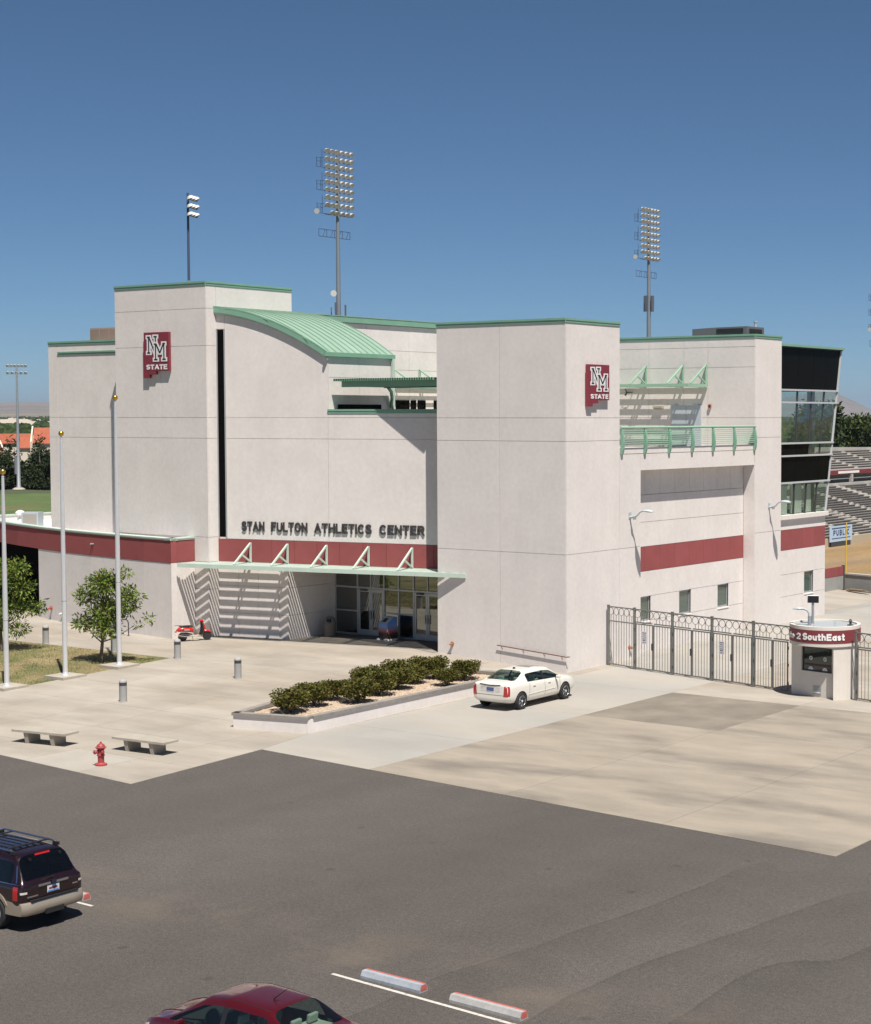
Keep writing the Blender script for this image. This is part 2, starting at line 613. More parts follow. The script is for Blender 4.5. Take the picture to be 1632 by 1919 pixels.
# overlapping run-off stains with darker rims, on the low right-hand side of the lot
wm = N('ShaderNodeMapping')
wm.inputs['Rotation'].default_value = (0, 0, R(14.5))
wm.inputs['Scale'].default_value = (1.0, 0.42, 1)
L(tc.outputs['Object'], wm.inputs[0])
wv = N('ShaderNodeTexWave')
wv.wave_profile = 'SAW'
wv.inputs['Scale'].default_value = 0.115
wv.inputs['Distortion'].default_value = 7.0
wv.inputs['Detail'].default_value = 2.5
wv.inputs['Detail Scale'].default_value = 1.6
L(wm.outputs[0], wv.inputs['Vector'])
rim = rng(wv.outputs['Fac'], 0.0, 0.06, 0.90, 1.0)
fill = rng(wv.outputs['Fac'], 0.0, 1.0, 0.88, 1.07)
sx = N('ShaderNodeSeparateXYZ')
L(tc.outputs['Object'], sx.inputs[0])
mask = math2('MULTIPLY', rng(math2('ADD', sx.outputs[0], math2('MULTIPLY', noise(.3, 3), 5.0)), 22.0, 24.5, 0, 1), rng(sx.outputs[1], -22.5, -26, 0, 1))
stain = math2('ADD', math2('MULTIPLY', math2('SUBTRACT', math2('MULTIPLY', rim, fill), 1.0), mask), 1.0)
# dust and dirt washed against the wheel stops
dust = math2('MULTIPLY', rng(noise(0.5, 4), 0.45, 0.65, 0, 1), math2('MULTIPLY', rng(sx.outputs[1], -36.4, -34.8, 0, 1), rng(sx.outputs[1], -34.6, -32.8, 1, 0)))
v2 = N('ShaderNodeTexVoronoi')
v2.inputs['Scale'].default_value = 0.55
L(tc.outputs['Object'], v2.inputs['Vector'])
spots_ = rng(v2.outputs['Distance'], 0.035, 0.085, 0.74, 1.0)
mid = math2('MULTIPLY', mid, spots_)
tot = math2('MULTIPLY', math2('MULTIPLY', math2('MULTIPLY', big, mid), math2('MULTIPLY', speck, chips)), stain)
vm = N('ShaderNodeVectorMath')
vm.operation = 'SCALE'
vm.inputs[0].default_value = (0.081, 0.0715, 0.064)
L(tot, vm.inputs['Scale'])
mx = N('ShaderNodeMix')
mx.data_type = 'RGBA'
mx.inputs[7].default_value = (0.17, 0.135, 0.10, 1)
L(math2('MULTIPLY', dust, 0.35), mx.inputs[0])
L(vm.outputs[0], mx.inputs[6])
L(mx.outputs[2], b.inputs['Base Color'])
bp = N('ShaderNodeBump')
bp.inputs['Strength'].default_value = 0.35
bp.inputs['Distance'].default_value = 0.02
L(noise(40, 3), bp.inputs['Height'])
L(bp.outputs[0], b.inputs['Normal'])
mb = MB()
mb.add([(-120, -140, 0), (110, -140, 0), (110, 40, 0), (-120, 40, 0)], [(0, 1, 2, 3)])
lot = struct(mb.build('parking_lot', AS))

PAINT = mat('worn_white_paint', (0.50, 0.48, 0.44), 0.8, var=0.12, scale=9, var2=((0.2, 0.185, 0.17), 7.0, 0.55, 0.68))
def line(x0, y0, x1, y1, w):
    d = Vector((x1 - x0, y1 - y0, 0)).normalized()
    s = Vector((-d.y, d.x, 0)) * w / 2
    p, q = Vector((x0, y0, 0.004)), Vector((x1, y1, 0.004))
    m2 = MB()
    m2.add([p - s, q - s, q + s, p + s], [(0, 1, 2, 3)])
    o = m2.build('parking_line', PAINT, lot)
line(19.58, -36.03, 26.0, -36.44, 0.09)
line(9.2, -35.42, 11.62, -35.50, 0.09)

# paving slabs, each its own slab, joints open down to the filler
FL = lambda x: -19.84 - (x - 1.32) * 0.094           # front edge of the drive
FP = lambda x: -25.35 - (x + 5.3) * 0.0963           # front edge of the plaza
regions = []
def cells(xbr, ybr, conv, pick):
    for i in range(len(xbr) - 1):
        for j in range(len(ybr) - 1):
            c = [(xbr[i], ybr[j]), (xbr[i + 1], ybr[j]), (xbr[i + 1], ybr[j + 1]), (xbr[i], ybr[j + 1])]
            p = clip_convex(c, conv)
            if len(p) >= 3 and area(p) > 0.15:
                regions.append((p, pick(i, j)))
def frange(a, b2, s):
    o = [a]
    while o[-1] + s < b2 - 0.6:
        o.append(o[-1] + s)
    return o + [b2]
PX = frange(-16.2, 2.2, 3.06)
def plaza_mat(i, j):
    return 'hydrant' if (i, j) == (4, 0) else 'plaza'
cells(PX, [-27.5, -23.2, -20.1, -16.83], [(-16.2, FP(-16.2)), (1.97, -26.05), (1.32, -19.84), (0.6, -16.83), (-16.2, -16.83)], plaza_mat)
cells(frange(-16.2, 0.6, 3.06), frange(-16.83, 5.0, 3.1), [(-16.2, -16.83), (0.6, -16.83), (0.6, 5), (-16.2, 5)], lambda i, j: 'plaza')
cells(frange(-52, -16.2, 3.06), [-8.1, -5.6, -2.6, 0.5], [(-52, -8.1), (-16.2, -8.1), (-16.2, 0.5), (-52, 0.5)], lambda i, j: 'plaza')
YB = [-24, -14.6, -8.2, -1.8, 4.4, 11, 18, 26, 36.5]
cells([0.6, 6.6], YB, [(1.32, FL(1.32)), (6.6, FL(6.6)), (6.6, 36.5), (0.6, 36.5), (0.6, -16.83)], lambda i, j: 'drive')
cells([-1.2, 0.6], YB[3:], [(-1.2, 4.3), (0.6, 4.3), (0.6, 36.5), (-1.2, 36.5)], lambda i, j: 'drive')
cells([-12, -6.5, -1.2], [25.4, 31, 37.5], [(-12, 25.4), (-1.2, 25.4), (-1.2, 37.5), (-12, 37.5)], lambda i, j: 'plaza')
def apron_mat(i, j):
    return 'dark' if (i, j) == (0, 2) else ('apron' if j < 3 else 'plaza')
cells([6.6, 12.45, 18.35, 23.95], YB, [(6.6, FL(6.6)), (23.95, FL(23.95)), (23.95, 36.5), (6.6, 36.5)], apron_mat)
base = MB()
for p, k in regions:
    base.add([(q[0], q[1], g(*q) + 0.003) for q in p], [tuple(range(len(p)))])
pave = struct(base.build('pavement', SEAL))
SM = {'plaza': CONC, 'hydrant': mat('patched_concrete', (0.35, 0.322, 0.28), 0.9, var=0.08, scale=0.6, fine=0.04, fscale=25), 'drive': CONCL, 'apron': CONCB, 'dark': CONCD}
for p, k in regions:
    q = shrink(p, 0.007)
    if len(q) < 3:
        continue
    m2 = MB()
    top = [(a[0], a[1], g(*a) + 0.016) for a in q]
    n = len(top)
    m2.add(top + [(a[0], a[1], a[2] - 0.03) for a in top], [tuple(range(n))] + [(i, n + i, n + (i + 1) % n, (i + 1) % n) for i in range(n)])
    m2.build('concrete_slab', SM[k], pave)
G = lambda x, y: g(x, y) + 0.016

# lawn
TURF = mat('dry_turf_soil', (0.235, 0.19, 0.098), 0.95, var=0.22, scale=0.6, fine=0.3, fscale=18, var2=((0.12, 0.125, 0.045), 0.45, 0.42, 0.6))
mb = MB()
lx = [-60, -40, -30, -25, -20, -16.2]
ly = [-32, -24, -20, -18, -16, -14, -12, -10, -8.1]
mb.add([(x, y, g(x, y) + 0.006) for y in ly for x in lx],
       [(j * 6 + i, j * 6 + i + 1, (j + 1) * 6 + i + 1, (j + 1) * 6 + i) for j in range(len(ly) - 1) for i in range(5)])
struct(mb.build('lawn', TURF))
GR = [mat('grass_straw', (0.30, 0.235, 0.11), 0.8), mat('grass_olive', (0.16, 0.15, 0.05), 0.8), mat('grass_green', (0.095, 0.125, 0.03), 0.8)]
mb = MB()
rr = random.Random(5)
def gpatch(x, y):
    return math.sin(x * 1.7 + math.sin(y * 1.1) * 1.5) * math.sin(y * 2.3 + math.cos(x * .8) * 1.7) + 0.5 * math.sin(x * 4.1 + y * 3.3)
for i in range(52000):
    x, y = rr.uniform(-31, -16.25), rr.uniform(-19, -8.15)
    z = g(x, y)
    a = rr.uniform(0, 6.28)
    h = rr.uniform(0.02, 0.055)
    w = rr.uniform(0.008, 0.02)
    lx_, ly_ = rr.uniform(-.03, .03), rr.uniform(-.03, .03)
    t = gpatch(x, y) + rr.uniform(-0.9, 0.9)
    mi = 2 if t > 0.75 else (1 if t > 0.15 else 0)
    c, s = math.cos(a) * w, math.sin(a) * w
    mb.add([(x - c, y - s, z), (x + c, y + s, z), (x + lx_, y + ly_, z + h)], [(0, 1, 2)], mi)
me = bpy.data.meshes.new('grass')
me.from_pydata(mb.v, [], mb.f)
for m in GR:
    me.materials.append(m)
me.polygons.foreach_set('material_index', mb.m)
go = put('grass', me)
struct(tag(go, 'short patchy dry grass around the flagpoles', 'grass'), 'stuff')

# ------------------------------------------------------------------ athletics building
bld = thing('athletics_building', 'large white stucco athletics building with green metal roofs and maroon bands', 'building')
EX, EY, EZ = Vector((1, 0, 0)), Vector((0, 1, 0)), Vector((0, 0, 1))
T = 0.04      # cladding thickness
def pan(O, U, Nn, poly, m=STUCCO, name='wall_panel', par=None, t=T, gap=0.009):
    """One cladding panel: polygon in (u, z) on the plane through O, front face on the plane."""
    q = shrink(poly, gap) if gap else poly
    if len(q) < 3:
        return None
    mb = MB()
    mb.extrude([Vector(O) + U * u + EZ * z for u, z in q], Nn * -t)
    return mb.build(name, m, par or bld)
def face(O, U, Nn, us, zs, m=STUCCO, **k):
    for i in range(len(us) - 1):
        for j in range(len(zs) - 1):
            pan(O, U, Nn, [(us[i], zs[j]), (us[i + 1], zs[j]), (us[i + 1], zs[j + 1]), (us[i], zs[j + 1])], m, **k)
def core(name, a, b2, m=STUCCO):
    mb = MB()
    mb.box(a, b2)
    return mb.build(name, m, bld)
def coping(pts, z, h=0.16, w=0.42, over=0.05, m=GREEN, name='coping'):
    """Metal cap along a parapet line: an upper cap and a thinner drip edge under it."""
    mb = MB()
    for i in range(len(pts) - 1):
        p, q = Vector((*pts[i], 0)), Vector((*pts[i + 1], 0))
        d = (q - p).normalized()
        n = Vector((d.y, -d.x, 0))        # outward = right of travel
        a, b2 = p - d * 0.0, q + d * 0.0
        mb.extrude([a + n * over + EZ * (z - h * .45), a - n * w + EZ * (z - h * .45), a - n * w + EZ * z, a + n * over + EZ * z], b2 - a)
        mb.extrude([a + n * (over - .022) + EZ * (z - h), a - n * (w - .03) + EZ * (z - h), a - n * (w - .03) + EZ * (z - h * .45), a + n * (over - .022) + EZ * (z - h * .45)], b2 - a)
    return mb.build(name, m, bld)

GLD = glass('storefront_glass', (0.5, 0.5, 0.5), 0.0, 0.20, dark=(0.012, 0.011, 0.010))
GLB = glass('black_spandrel_glass', (0, 0, 0), 0.0, -0.035, dark=(0.006, 0.0055, 0.005), wav=0.25, rough=0.03, graze=0.2)
GLV = glass('vision_glass', (0.93, 0.975, 0.955), 0.985, 0.035, wav=0.12)
GLW = glass('small_window_glass', (0.5, 0.6, 0.55), 0.0, 0.12, dark=(0.055, 0.085, 0.072))
FRAME = mat('window_frame_aluminium', (0.42, 0.44, 0.45), 0.45, metal=0.4)
INT = mat('dark_interior', (0.035, 0.034, 0.033), 0.9)

# --- corner tower (sign face to the drive)
core('tower_wall', (-7.25, T, -0.4), (-T, 4.27, 15.42))
face((-7.25, 0, 0), EX, -EY, [0, 3.62, 7.25], [-0.3, 5.25, 10.22, 11.25, 15.40])
face((0, 0, 0), EY, EX, [T, 4.27], [-0.3, 5.25, 10.22, 11.25, 15.40])
coping([(-7.25, 4.27), (-7.25, 0), (0, 0), (0, 4.27), (-7.25, 4.27)], 15.60, h=0.2)
core('tower_roof', (-7.0, 0.3, 15.42), (-0.3, 4.0, 15.46), mat('roof_membrane', (0.55, 0.54, 0.52), 0.9))

# --- drive side (B face): low wall, recess with maroon band, pier, terrace kerb
face((0, 0, 0), EY, EX, [4.27, 6.05], [-0.3, 5.25, 9.58])
core('lower_wall', (-2.2, 4.27, -0.4), (-T, 6.05, 9.56))
core('recess_wall', (-2.2, 6.05, -0.4), (-0.95, 16.98, 9.56))
core('recess_lintel', (-0.65 - T + 0.002, 6.05, 8.80), (-T, 16.98, 9.56))
face((0, 0, 0), EY, EX, [6.05, 16.98], [8.80, 9.58])
cols = [6.05 + i * (16.98 - 6.05) / 8 for i in range(9)]
RO = (-0.65, 0, 0)
face(RO, EY, EX, cols, [7.60, 8.80])
face(RO, EY, EX, [6.05, 16.98], [5.13, 6.30, 7.60])
face(RO, EY, EX, cols, [3.95, 5.13], MAROON, name='maroon_panel')
face(RO, EY, EX, [6.05, 16.98], [2.74, 3.95])
face(RO, EY, EX, [6.05, 16.98], [-0.3, 1.57])
face(RO, EY, EX, [6.05, 7.06], [1.57, 2.74])
face(RO, EY, EX, [7.97, 10.58], [1.57, 2.74])
face(RO, EY, EX, [11.71, 14.33], [1.57, 2.74])
face(RO, EY, EX, [15.45, 16.98], [1.57, 2.74])
def small_window(x, y0, y1, z0, z1):
    """Punched window on a wall facing the drive: pane set back, frame round it, sloped sill."""
    mb = MB()
    mb.box((x - 0.14, y0 + 0.05, z0 + 0.05), (x - 0.12, y1 - 0.05, z1 - 0.05))
    w = mb.build('window', GLW, bld)
    mb = MB()
    for a, b2 in (((y0, z0), (y0 + .06, z1)), ((y1 - .06, z0), (y1, z1)), ((y0 + .06, z1 - .06), (y1 - .06, z1)), ((y0 + .06, z0), (y1 - .06, z0 + .06))):
        mb.box((x - 0.16, a[0], a[1]), (x - 0.09, b2[0], b2[1]))
    mb.build('window_frame', FRAME, w)
    mb = MB()
    mb.extrude([(x - 0.15, y0, z0), (x + 0.03, y0, z0 - 0.05), (x + 0.03, y0, z0 - 0.09), (x - 0.15, y0, z0 - 0.05)], (0, y1 - y0, 0))
    mb.build('window_sill', STUCCO, w)
for y0, y1 in ((7.06, 7.97), (10.58, 11.71), (14.33, 15.45)):
    core('window_reveal', (-0.86, y0 - .05, 1.5), (-0.80, y1 + .05, 2.8), INT)
    small_window(-0.65, y0, y1, 1.57, 2.74)
core('pier_wall', (-2.2, 16.98 + T, -0.4), (-T, 19.9, 15.40))
face((0, 0, 0), EY, EX, [16.98 + T, 19.9], [-0.3, 5.25, 10.22, 11.25, 15.38])
pan((-0.65, 16.98, 0), EX, -EY, [(0, -0.3), (0.65, -0.3), (0.65, 8.8), (0, 8.8)])

# terrace deck, kerb and railing
TERR = mat('terrace_floor', (0.42, 0.40, 0.37), 0.9, var=0.08)
core('terrace_floor', (-19.5, 1.6, 9.45), (-0.3, 16.98, 9.70), TERR)
core('terrace_kerb', (-0.28, 4.28, 9.585), (-T, 16.95, 9.86))
face((0, 0, 0), EY, EX, [4.28, 16.95], [9.59, 9.87])
rail = MB()
rail.tube((0.05, 4.28, 10.80), (0.05, 16.93, 10.80), 0.06, n=10)
ro = rail.build('railing', TGREEN, bld, smooth=True)
fin = MB()
prof = [(0.02, 9.56), (0.10, 9.56), (0.17, 9.78), (0.19, 10.1), (0.15, 10.45), (0.085, 10.76), (0.02, 10.76), (0.02, 9.9)]
fin.extrude([(x, -0.055, z) for x, z in prof], (0, 0.11, 0))
fm = fin.mesh('railing_post', mat('rail_post_green', (0.19, 0.36, 0.26), 0.5))
for y in (4.36, 6.32, 8.47, 10.59, 12.61, 14.73, 16.86):
    put('railing_post', fm, ro, (0, y, 0))
bm_ = MB()
bm_.tube((0.06, 4.3, 0), (0.06, 16.9, 0), 0.019, n=6)
bm2 = bm_.mesh('railing_bar', TGREEN)
for i in range(8):
    put('railing_bar', bm2, ro, (0, 0, 9.98 + i * 0.096))

# terrace rear wall (faces the front), upper storey
core('upper_wall', (-19.5, 16.98 + T, 9.45), (-2.2, 27.0 - 7.1, 15.36))
face((-19.5, 16.98, 0), EX, -EY, [0, 5.3, 10.6, 13.0, 15.2, 16.68, 19.5], [9.7, 11.25, 13.88, 14.93, 15.38])
coping([(-19.5, 16.98), (0, 16.98), (0, 19.9)], 15.58, h=0.2)
core('upper_roof', (-19.4, 17.3, 15.36), (-0.4, 19.8, 15.40), MATS['roof_membrane'])
DOORM = mat('pale_blue_grey_door', (0.42, 0.46, 0.50), 0.5, var=0.03)
for x0, x1, lx in ((-5.03, -4.13, -4.22), (-4.10, -3.2, -4.0)):
    mb = MB()
    mb.box((x0, 16.90, 9.71), (x1, 16.975, 11.92))
    dr = mb.build('door', DOORM, bld)
    mb = MB()
    mb.box((lx - .05, 16.86, 10.7), (lx + .05, 16.90, 10.78))
    mb.build('handle', DKMET, dr)

def slat_canopy(O, U, V, length, proj, z, n, slw, trusses, top, tag_name='canopy', m=SEAFOAM, clipf=None, fasc=0.16):
    """Slatted sun canopy: U along the wall, V outwards. Frame is the part; slats and truss members its sub-parts."""
    O, U, V = Vector(O), Vector(U), Vector(V)
    ext = clipf or (lambda o: (0.0, length))
    mb = MB()
    a, b2 = ext(proj)
    mb.bar(O + U * a + V * proj + EZ * (z - fasc / 2 + 0.02), O + U * b2 + V * proj + EZ * (z - fasc / 2 + 0.02), 0.07, fasc)
    a0, b0 = ext(0.06)
    mb.bar(O + U * a0 + V * .06 + EZ * (z - .05), O + U * b0 + V * .06 + EZ * (z - .05), 0.06, 0.12)
    if not clipf:
        for u in (0.04, length - 0.04):
            mb.bar(O + U * u + V * .1 + EZ * (z - fasc / 2 + 0.02), O + U * u + V * (proj - .035) + EZ * (z - fasc / 2 + 0.02), 0.07, fasc)
    c = mb.build(tag_name, m, bld)
    pitch = (proj - 0.16) / n
    for i in range(n):
        o = 0.16 + pitch * (i + 0.5)
        a, b2 = ext(o)
        if b2 - a < 0.2:
            continue
        s = MB()
        s.bar(O + U * a + V * o + EZ * (z - 0.02), O + U * b2 + V * o + EZ * (z - 0.02), slw, 0.03)
        s.build('slat', m, c)
    for u in trusses:
        p = O + U * u
        for q0, q1, w, nm in ((p + V * .07 + EZ * (z + .02), p + V * .07 + EZ * top, .08, 'truss_post'),
                              (p + V * .09 + EZ * (top - .04), p + V * (proj * .84) + EZ * (z + .02), .08, 'truss_brace'),
                              (p + V * (proj * .46) + EZ * (z + (top - z) * .46), p + V * .12 + EZ * (z + .06), .07, 'truss_strut')):
            s = MB()
            s.bar(q0, q1, w, w)
            s.build(nm, m, c)
        s = MB()
        s.bar(p + V * .1 + EZ * (z - .1), p + V * proj + EZ * (z - .1), 0.07, 0.1)
        s.build('canopy_joist', m, c)
    return c
slat_canopy((-12.6, 16.96, 0), (1, 0, 0), (0, -1, 0), 9.8, 2.0, 13.0, 12, 0.088, (1.5, 3.8, 5.98, 8.3, 9.72), 14.05, m=TGREEN)

# glazed stadium end: slanted outwards over the field
SL = lambda z: 25.35 + (z - 6.0) * 0.203
core('end_wall', (-9, 19.9, -0.4), (-0.36, 25.35, 5.78))
EO = (-0.1, 0, 0)
face(EO, EY, EX, [19.9, 25.35], [-0.3, 1.62])
face(EO, EY, EX, [19.9, 22.83], [1.62, 2.81])
face(EO, EY, EX, [23.94, 25.35], [1.62, 2.81])
face(EO, EY, EX, [19.9, 25.35], [2.81, 4.12])
face(EO, EY, EX, [19.9, 21.26, 22.62, 23.98, 25.35], [4.12, 5.22], MAROON, name='maroon_panel')
face(EO, EY, EX, [19.9, 25.35], [5.22, 5.78])
core('window_reveal', (-0.31, 22.78, 1.5), (-0.26, 24.0, 2.9), INT)
small_window(-0.1, 22.83, 23.94, 1.62, 2.81)
mb = MB()
mb.box((-9, 19.9, 5.79), (0.06, 25.45, 6.02))
mb.build('glass_wall_sill', STUCCO, bld)
rows = [(6.02, 7.70, 'V'), (7.78, 9.15, 'B'), (9.23, 9.83, 'M'), (9.91, 12.03, 'V'), (12.11, 12.70, 'V'), (12.78, 15.02, 'B')]
CW4 = [0.0, 0.30, 0.55, 0.78, 1.0]
gw = MB()
for z in (7.74, 9.19, 9.87, 12.07, 12.74):
    gw.box((-0.16, 19.9, z - 0.045), (0.02, SL(z), z + 0.045))
gw.bar((-0.07, SL(6.0) - .04, 6.02), (-0.07, SL(15.05) - .04, 15.05), 0.10, 0.08, up=(1, 0, 0))
gwo = gw.build('glass_wall', mat('pale_grey_mullion', (0.45, 0.46, 0.47), 0.5), bld)
for z0, z1, k in rows:
    for c in range(4):
        kind = k if k != 'M' else ('B' if c < 2 else 'V')
        def yy(f, z):
            return 19.92 + (SL(z) - 0.1 - 19.92) * f
        f0, f1 = CW4[c], CW4[c + 1]
        pan((-0.09, 0, 0), EY, EX, [(yy(f0, z0), z0), (yy(f1, z0), z0), (yy(f1, z1), z1), (yy(f0, z1), z1)],
            GLB if kind == 'B' else GLV, name='pane', par=gwo, t=0.02, gap=0.012)
        if kind == 'V' and c:
            VM = MB()
            VM.bar((-0.12, yy(f0, z0), z0), (-0.12, yy(f0, z1), z1), 0.07, 0.1, up=(1, 0, 0))
            VM.build('mullion', DKMET, gwo)
# stadium-facing slanted glazing, floors, columns and partitions seen through the glass
for c in range(4):
    x0, x1 = -0.16 - c * 2.1, -0.16 - (c + 1) * 2.1 + 0.06
    for z0, z1, k in ((6.02, 9.1, 'V'), (9.3, 12.7, 'V'), (12.8, 15.0, 'B')):
        mb = MB()
        mb.extrude([(x0, SL(z0) - .06, z0), (x1, SL(z0) - .06, z0), (x1, SL(z1) - .06, z1), (x0, SL(z1) - .06, z1)], (0, -0.02, 0))
        mb.build('pane', GLB if k == 'B' else GLV, gwo)
fl = MB()
fl.box((-8.6, 19.92, 9.12), (-0.2, 25.8, 9.26))
fl.box((-8.6, 19.92, 12.72), (-0.2, 26.4, 12.80))
fl.box((-8.6, 19.92, 15.0), (0.02, SL(15.0), 15.06))
fl.box((-8.7, 19.92, 6.0), (-8.6, 25.3, 15.0))
fl.build('press_floor', INT, bld)
PART = mat('pale_blind', (0.55, 0.57, 0.50), 0.85)
for i, (x, y) in enumerate(((-1.2, 20.8), (-1.6, 22.4), (-2.4, 23.6), (-3.6, 24.4), (-0.5, 24.3), (-5.0, 24.6))):
    mb = MB()
    mb.box((x - .16, y - .16, 6.02), (x + .16, y + .16, 9.1))
    mb.box((x - .16, y - .16, 9.27), (x + .16, y + .16, 12.7))
    mb.build('interior_column', DKMET, bld)
for y0, y1 in ((20.1, 21.3), (21.7, 23.0), (23.3, 24.4)):
    mb = MB()
    mb.box((-0.42, y0, 6.05), (-0.38, y1, 7.6))
    mb.build('window_blind', PART, bld)
mb = MB()
mb.box((-0.10, 19.9, 15.06), (0.10, SL(15.06) + .1, 15.18))
mb.box((-8.6, SL(15.06) - .1, 15.06), (-0.10, SL(15.06) + .1, 15.18))
mb.build('coping', GREEN, bld)

# --- lettered centre wall, turned a little towards the drive
CA = R(12.24)
CD, CN = Vector((math.cos(CA), math.sin(CA), 0)), Vector((math.sin(CA), -math.cos(CA), 0))
CO = Vector((-20.19, -1.31, 0))
def arc_z(x):
    """Barrel roof height over X."""
    t = (x + 20.2) / 6.15
    return 16.70 - 0.55 * t - 1.68 * t * t if t > 0 else 16.70
AS_ = 6.31                                            # gable end along the wall
cz = lambda s: arc_z(CO.x + CD.x * s) - 0.30
mb = MB()
arcp = [(s, cz(s)) for s in [AS_ * (1 - i / 10) for i in range(11)]]
mb.extrude([CO + CD * s + CN * -T + EZ * z for s, z in [(0, 4.13), (13.24, 4.13), (13.24, 11.45), (AS_, 11.45)] + arcp], CN * -0.35)
mb.build('centre_wall', STUCCO, bld)
cols = [0.0] + [0.55 + i * (13.24 - .55) / 10 for i in range(1, 11)]
face(CO, CD, CN, cols, [4.13, 5.27], MAROON, name='maroon_panel')
face(CO, CD, CN, [0.52, AS_, 13.24], [5.27, 10.23, 11.26])
pan(CO, CD, CN, [(AS_, 11.26), (13.24, 11.26), (13.24, 11.48), (AS_, 11.48)])
pan(CO, CD, CN, [(0.52, 11.26), (AS_, 11.26)] + [(s, cz(s)) for s in [0.52 + (AS_ - .52) * (1 - i / 10) for i in range(11)]], gap=0.004)
pan(CO, CD, CN, [(0.0, 15.62), (0.51, 15.62), (0.51, cz(.51)), (0.0, cz(0))], gap=0.002)
coping([(CO.x + CD.x * AS_, CO.y + CD.y * AS_), (CO.x + CD.x * 13.24, CO.y + CD.y * 13.24)], 11.66, h=0.2)
# slit window
sw = MB()
sw.extrude([CO + CD * s + CN * -0.03 + EZ * z for s, z in ((0.07, 5.36), (0.45, 5.36), (0.45, 15.58), (0.07, 15.58))], CN * -0.006)
swo = sw.build('slit_window', GLB, bld)
for i, (z0, z1) in enumerate(((5.40, 7.25), (7.29, 9.1), (9.14, 10.95), (10.99, 12.75), (12.79, 14.95), (14.99, 15.55))):
    pan(CO + CN * -0.018, CD, CN, [(0.09, z0), (0.43, z0), (0.43, z1), (0.09, z1)], GLB, name='pane', par=swo, t=0.01, gap=0.0)
mb = MB()
for s0, s1 in ((0.03, 0.07), (0.45, 0.50)):
    mb.extrude([CO + CD * s + CN * -0.002 + EZ * z for s, z in ((s0, 5.34), (s1, 5.34), (s1, 15.62), (s0, 15.62))], CN * -0.04)
mb.build('window_frame', FRAME, swo)

# barrel roof: standing-seam pans along the curve
yf = lambda x: CO.y + (x - CO.x) * math.tan(CA) - 0.17
X0_, X1_ = -20.17, -13.95
xs_ = [X0_ + (X1_ - X0_) * i / 14 for i in range(15)]
roof = MB()
for i in range(14):
    a, b2 = xs_[i], xs_[i + 1]
    roof.extrude([(a, yf(a) + .05, arc_z(a) - .22), (b2, yf(b2) + .05, arc_z(b2) - .22), (b2, 4.70, arc_z(b2) - .22), (a, 4.70, arc_z(a) - .22)], (0, 0, 0.19))
rfo = roof.build('barrel_roof', GREEN, bld)
y = -1.75
PW = 0.46
while y < 4.72:
    mb = MB()
    for i in range(14):
        a, b2 = xs_[i], xs_[i + 1]
        ya, yb = max(y, yf(a)), max(y, yf(b2))
        ye = min(y + PW - 0.004, 4.74)
        if ya >= ye - .02 and yb >= ye - .02:
            continue
        ya, yb = min(ya, ye), min(yb, ye)
        za, zb = arc_z(a), arc_z(b2)
        mb.extrude([(a, ya, za), (b2, yb, zb), (b2, ye, zb), (a, ye, za)], (0, 0, -0.03))
        if ya < y + .01 and yb < y + .01:
            mb.extrude([(a, y, za + .05), (b2, y, zb + .05), (b2, y + .03, zb + .05), (a, y + .03, za + .05)], (0, 0, -0.048))
    if mb.v:
        mb.build('roof_panel', ROOFG, rfo)
    y += PW
# gable fascia and its drip edge
for nm, off, za, zb, m in (('gable_fascia', -0.36, 0.05, -0.27, GREEN), ('gable_trim', -0.31, -0.275, -0.36, SEAFOAM)):
    mb = MB()
    for i in range(14):
        a, b2 = xs_[i], xs_[i + 1]
        d = 0.0 if nm == 'gable_fascia' else .05
        mb.extrude([(a, yf(a) + d, arc_z(a) + za), (b2, yf(b2) + d, arc_z(b2) + za), (b2, yf(b2) + d, arc_z(b2) + zb), (a, yf(a) + d, arc_z(a) + zb)], (0, 0.08, 0))
    mb.build(nm, m, rfo)
mb = MB()
mb.box((-14.0, -0.25, 14.20), (-13.90, 4.85, 14.40))
mb.build('gutter', GREEN, rfo)
mb = MB()
mb.box((-13.99, 4.62, 9.7), (-13.87, 4.76, 14.2))
mb.build('downspout', SEAFOAM, bld)
# side wall under the eave
core('side_wall', (-14.6, 0.5, 9.7), (-14.05 - T, 4.72, 14.15))
face((-14.05, 0, 0), EY, EX, [0.05, 2.3, 4.72], [9.7, 13.2, 14.2])
mb = MB()
mb.box((-14.045, 0.75, 10.2), (-14.02, 3.9, 11.9))
mb.build('window', GLB, bld)
# hall behind the terrace
core('hall_wall', (-33.5, 4.74, 0.4), (-19.5 - T, 17.4, 16.30))
face((-19.5, 0, 0), EY, EX, [4.74, 9.0, 12.5, 16.94], [9.7, 11.25, 13.88, 14.93, 16.28])
mb = MB()
mb.box((-33.6, 4.70, 16.31), (-19.38, 17.6, 16.50))
mb.box((-33.6, 4.70, 16.505), (-19.42, 17.6, 16.62))
mb.build('hall_eave', GREEN, bld)
for i in range(16):
    mb = MB()
    mb.box((-20.2, 4.75 + i * .8, 16.62), (-19.40, 4.75 + i * .8 + .76, 16.66))
    mb.build('roof_panel', ROOFG, rfo)
for y0, y1 in ((11.31, 12.47), (12.58, 13.05), (13.18, 13.87), (14.6, 15.6)):
    mb = MB()
    mb.box((-19.49, y0, 9.8), (-19.46, y1, 12.22))
    mb.build('window', GLB, bld)
slat_canopy((-19.48, 9.2, 0), (0, 1, 0), (1, 0, 0), 7.2, 1.9, 13.0, 11, 0.088, (1.9, 4.1), 13.95, m=TGREEN)

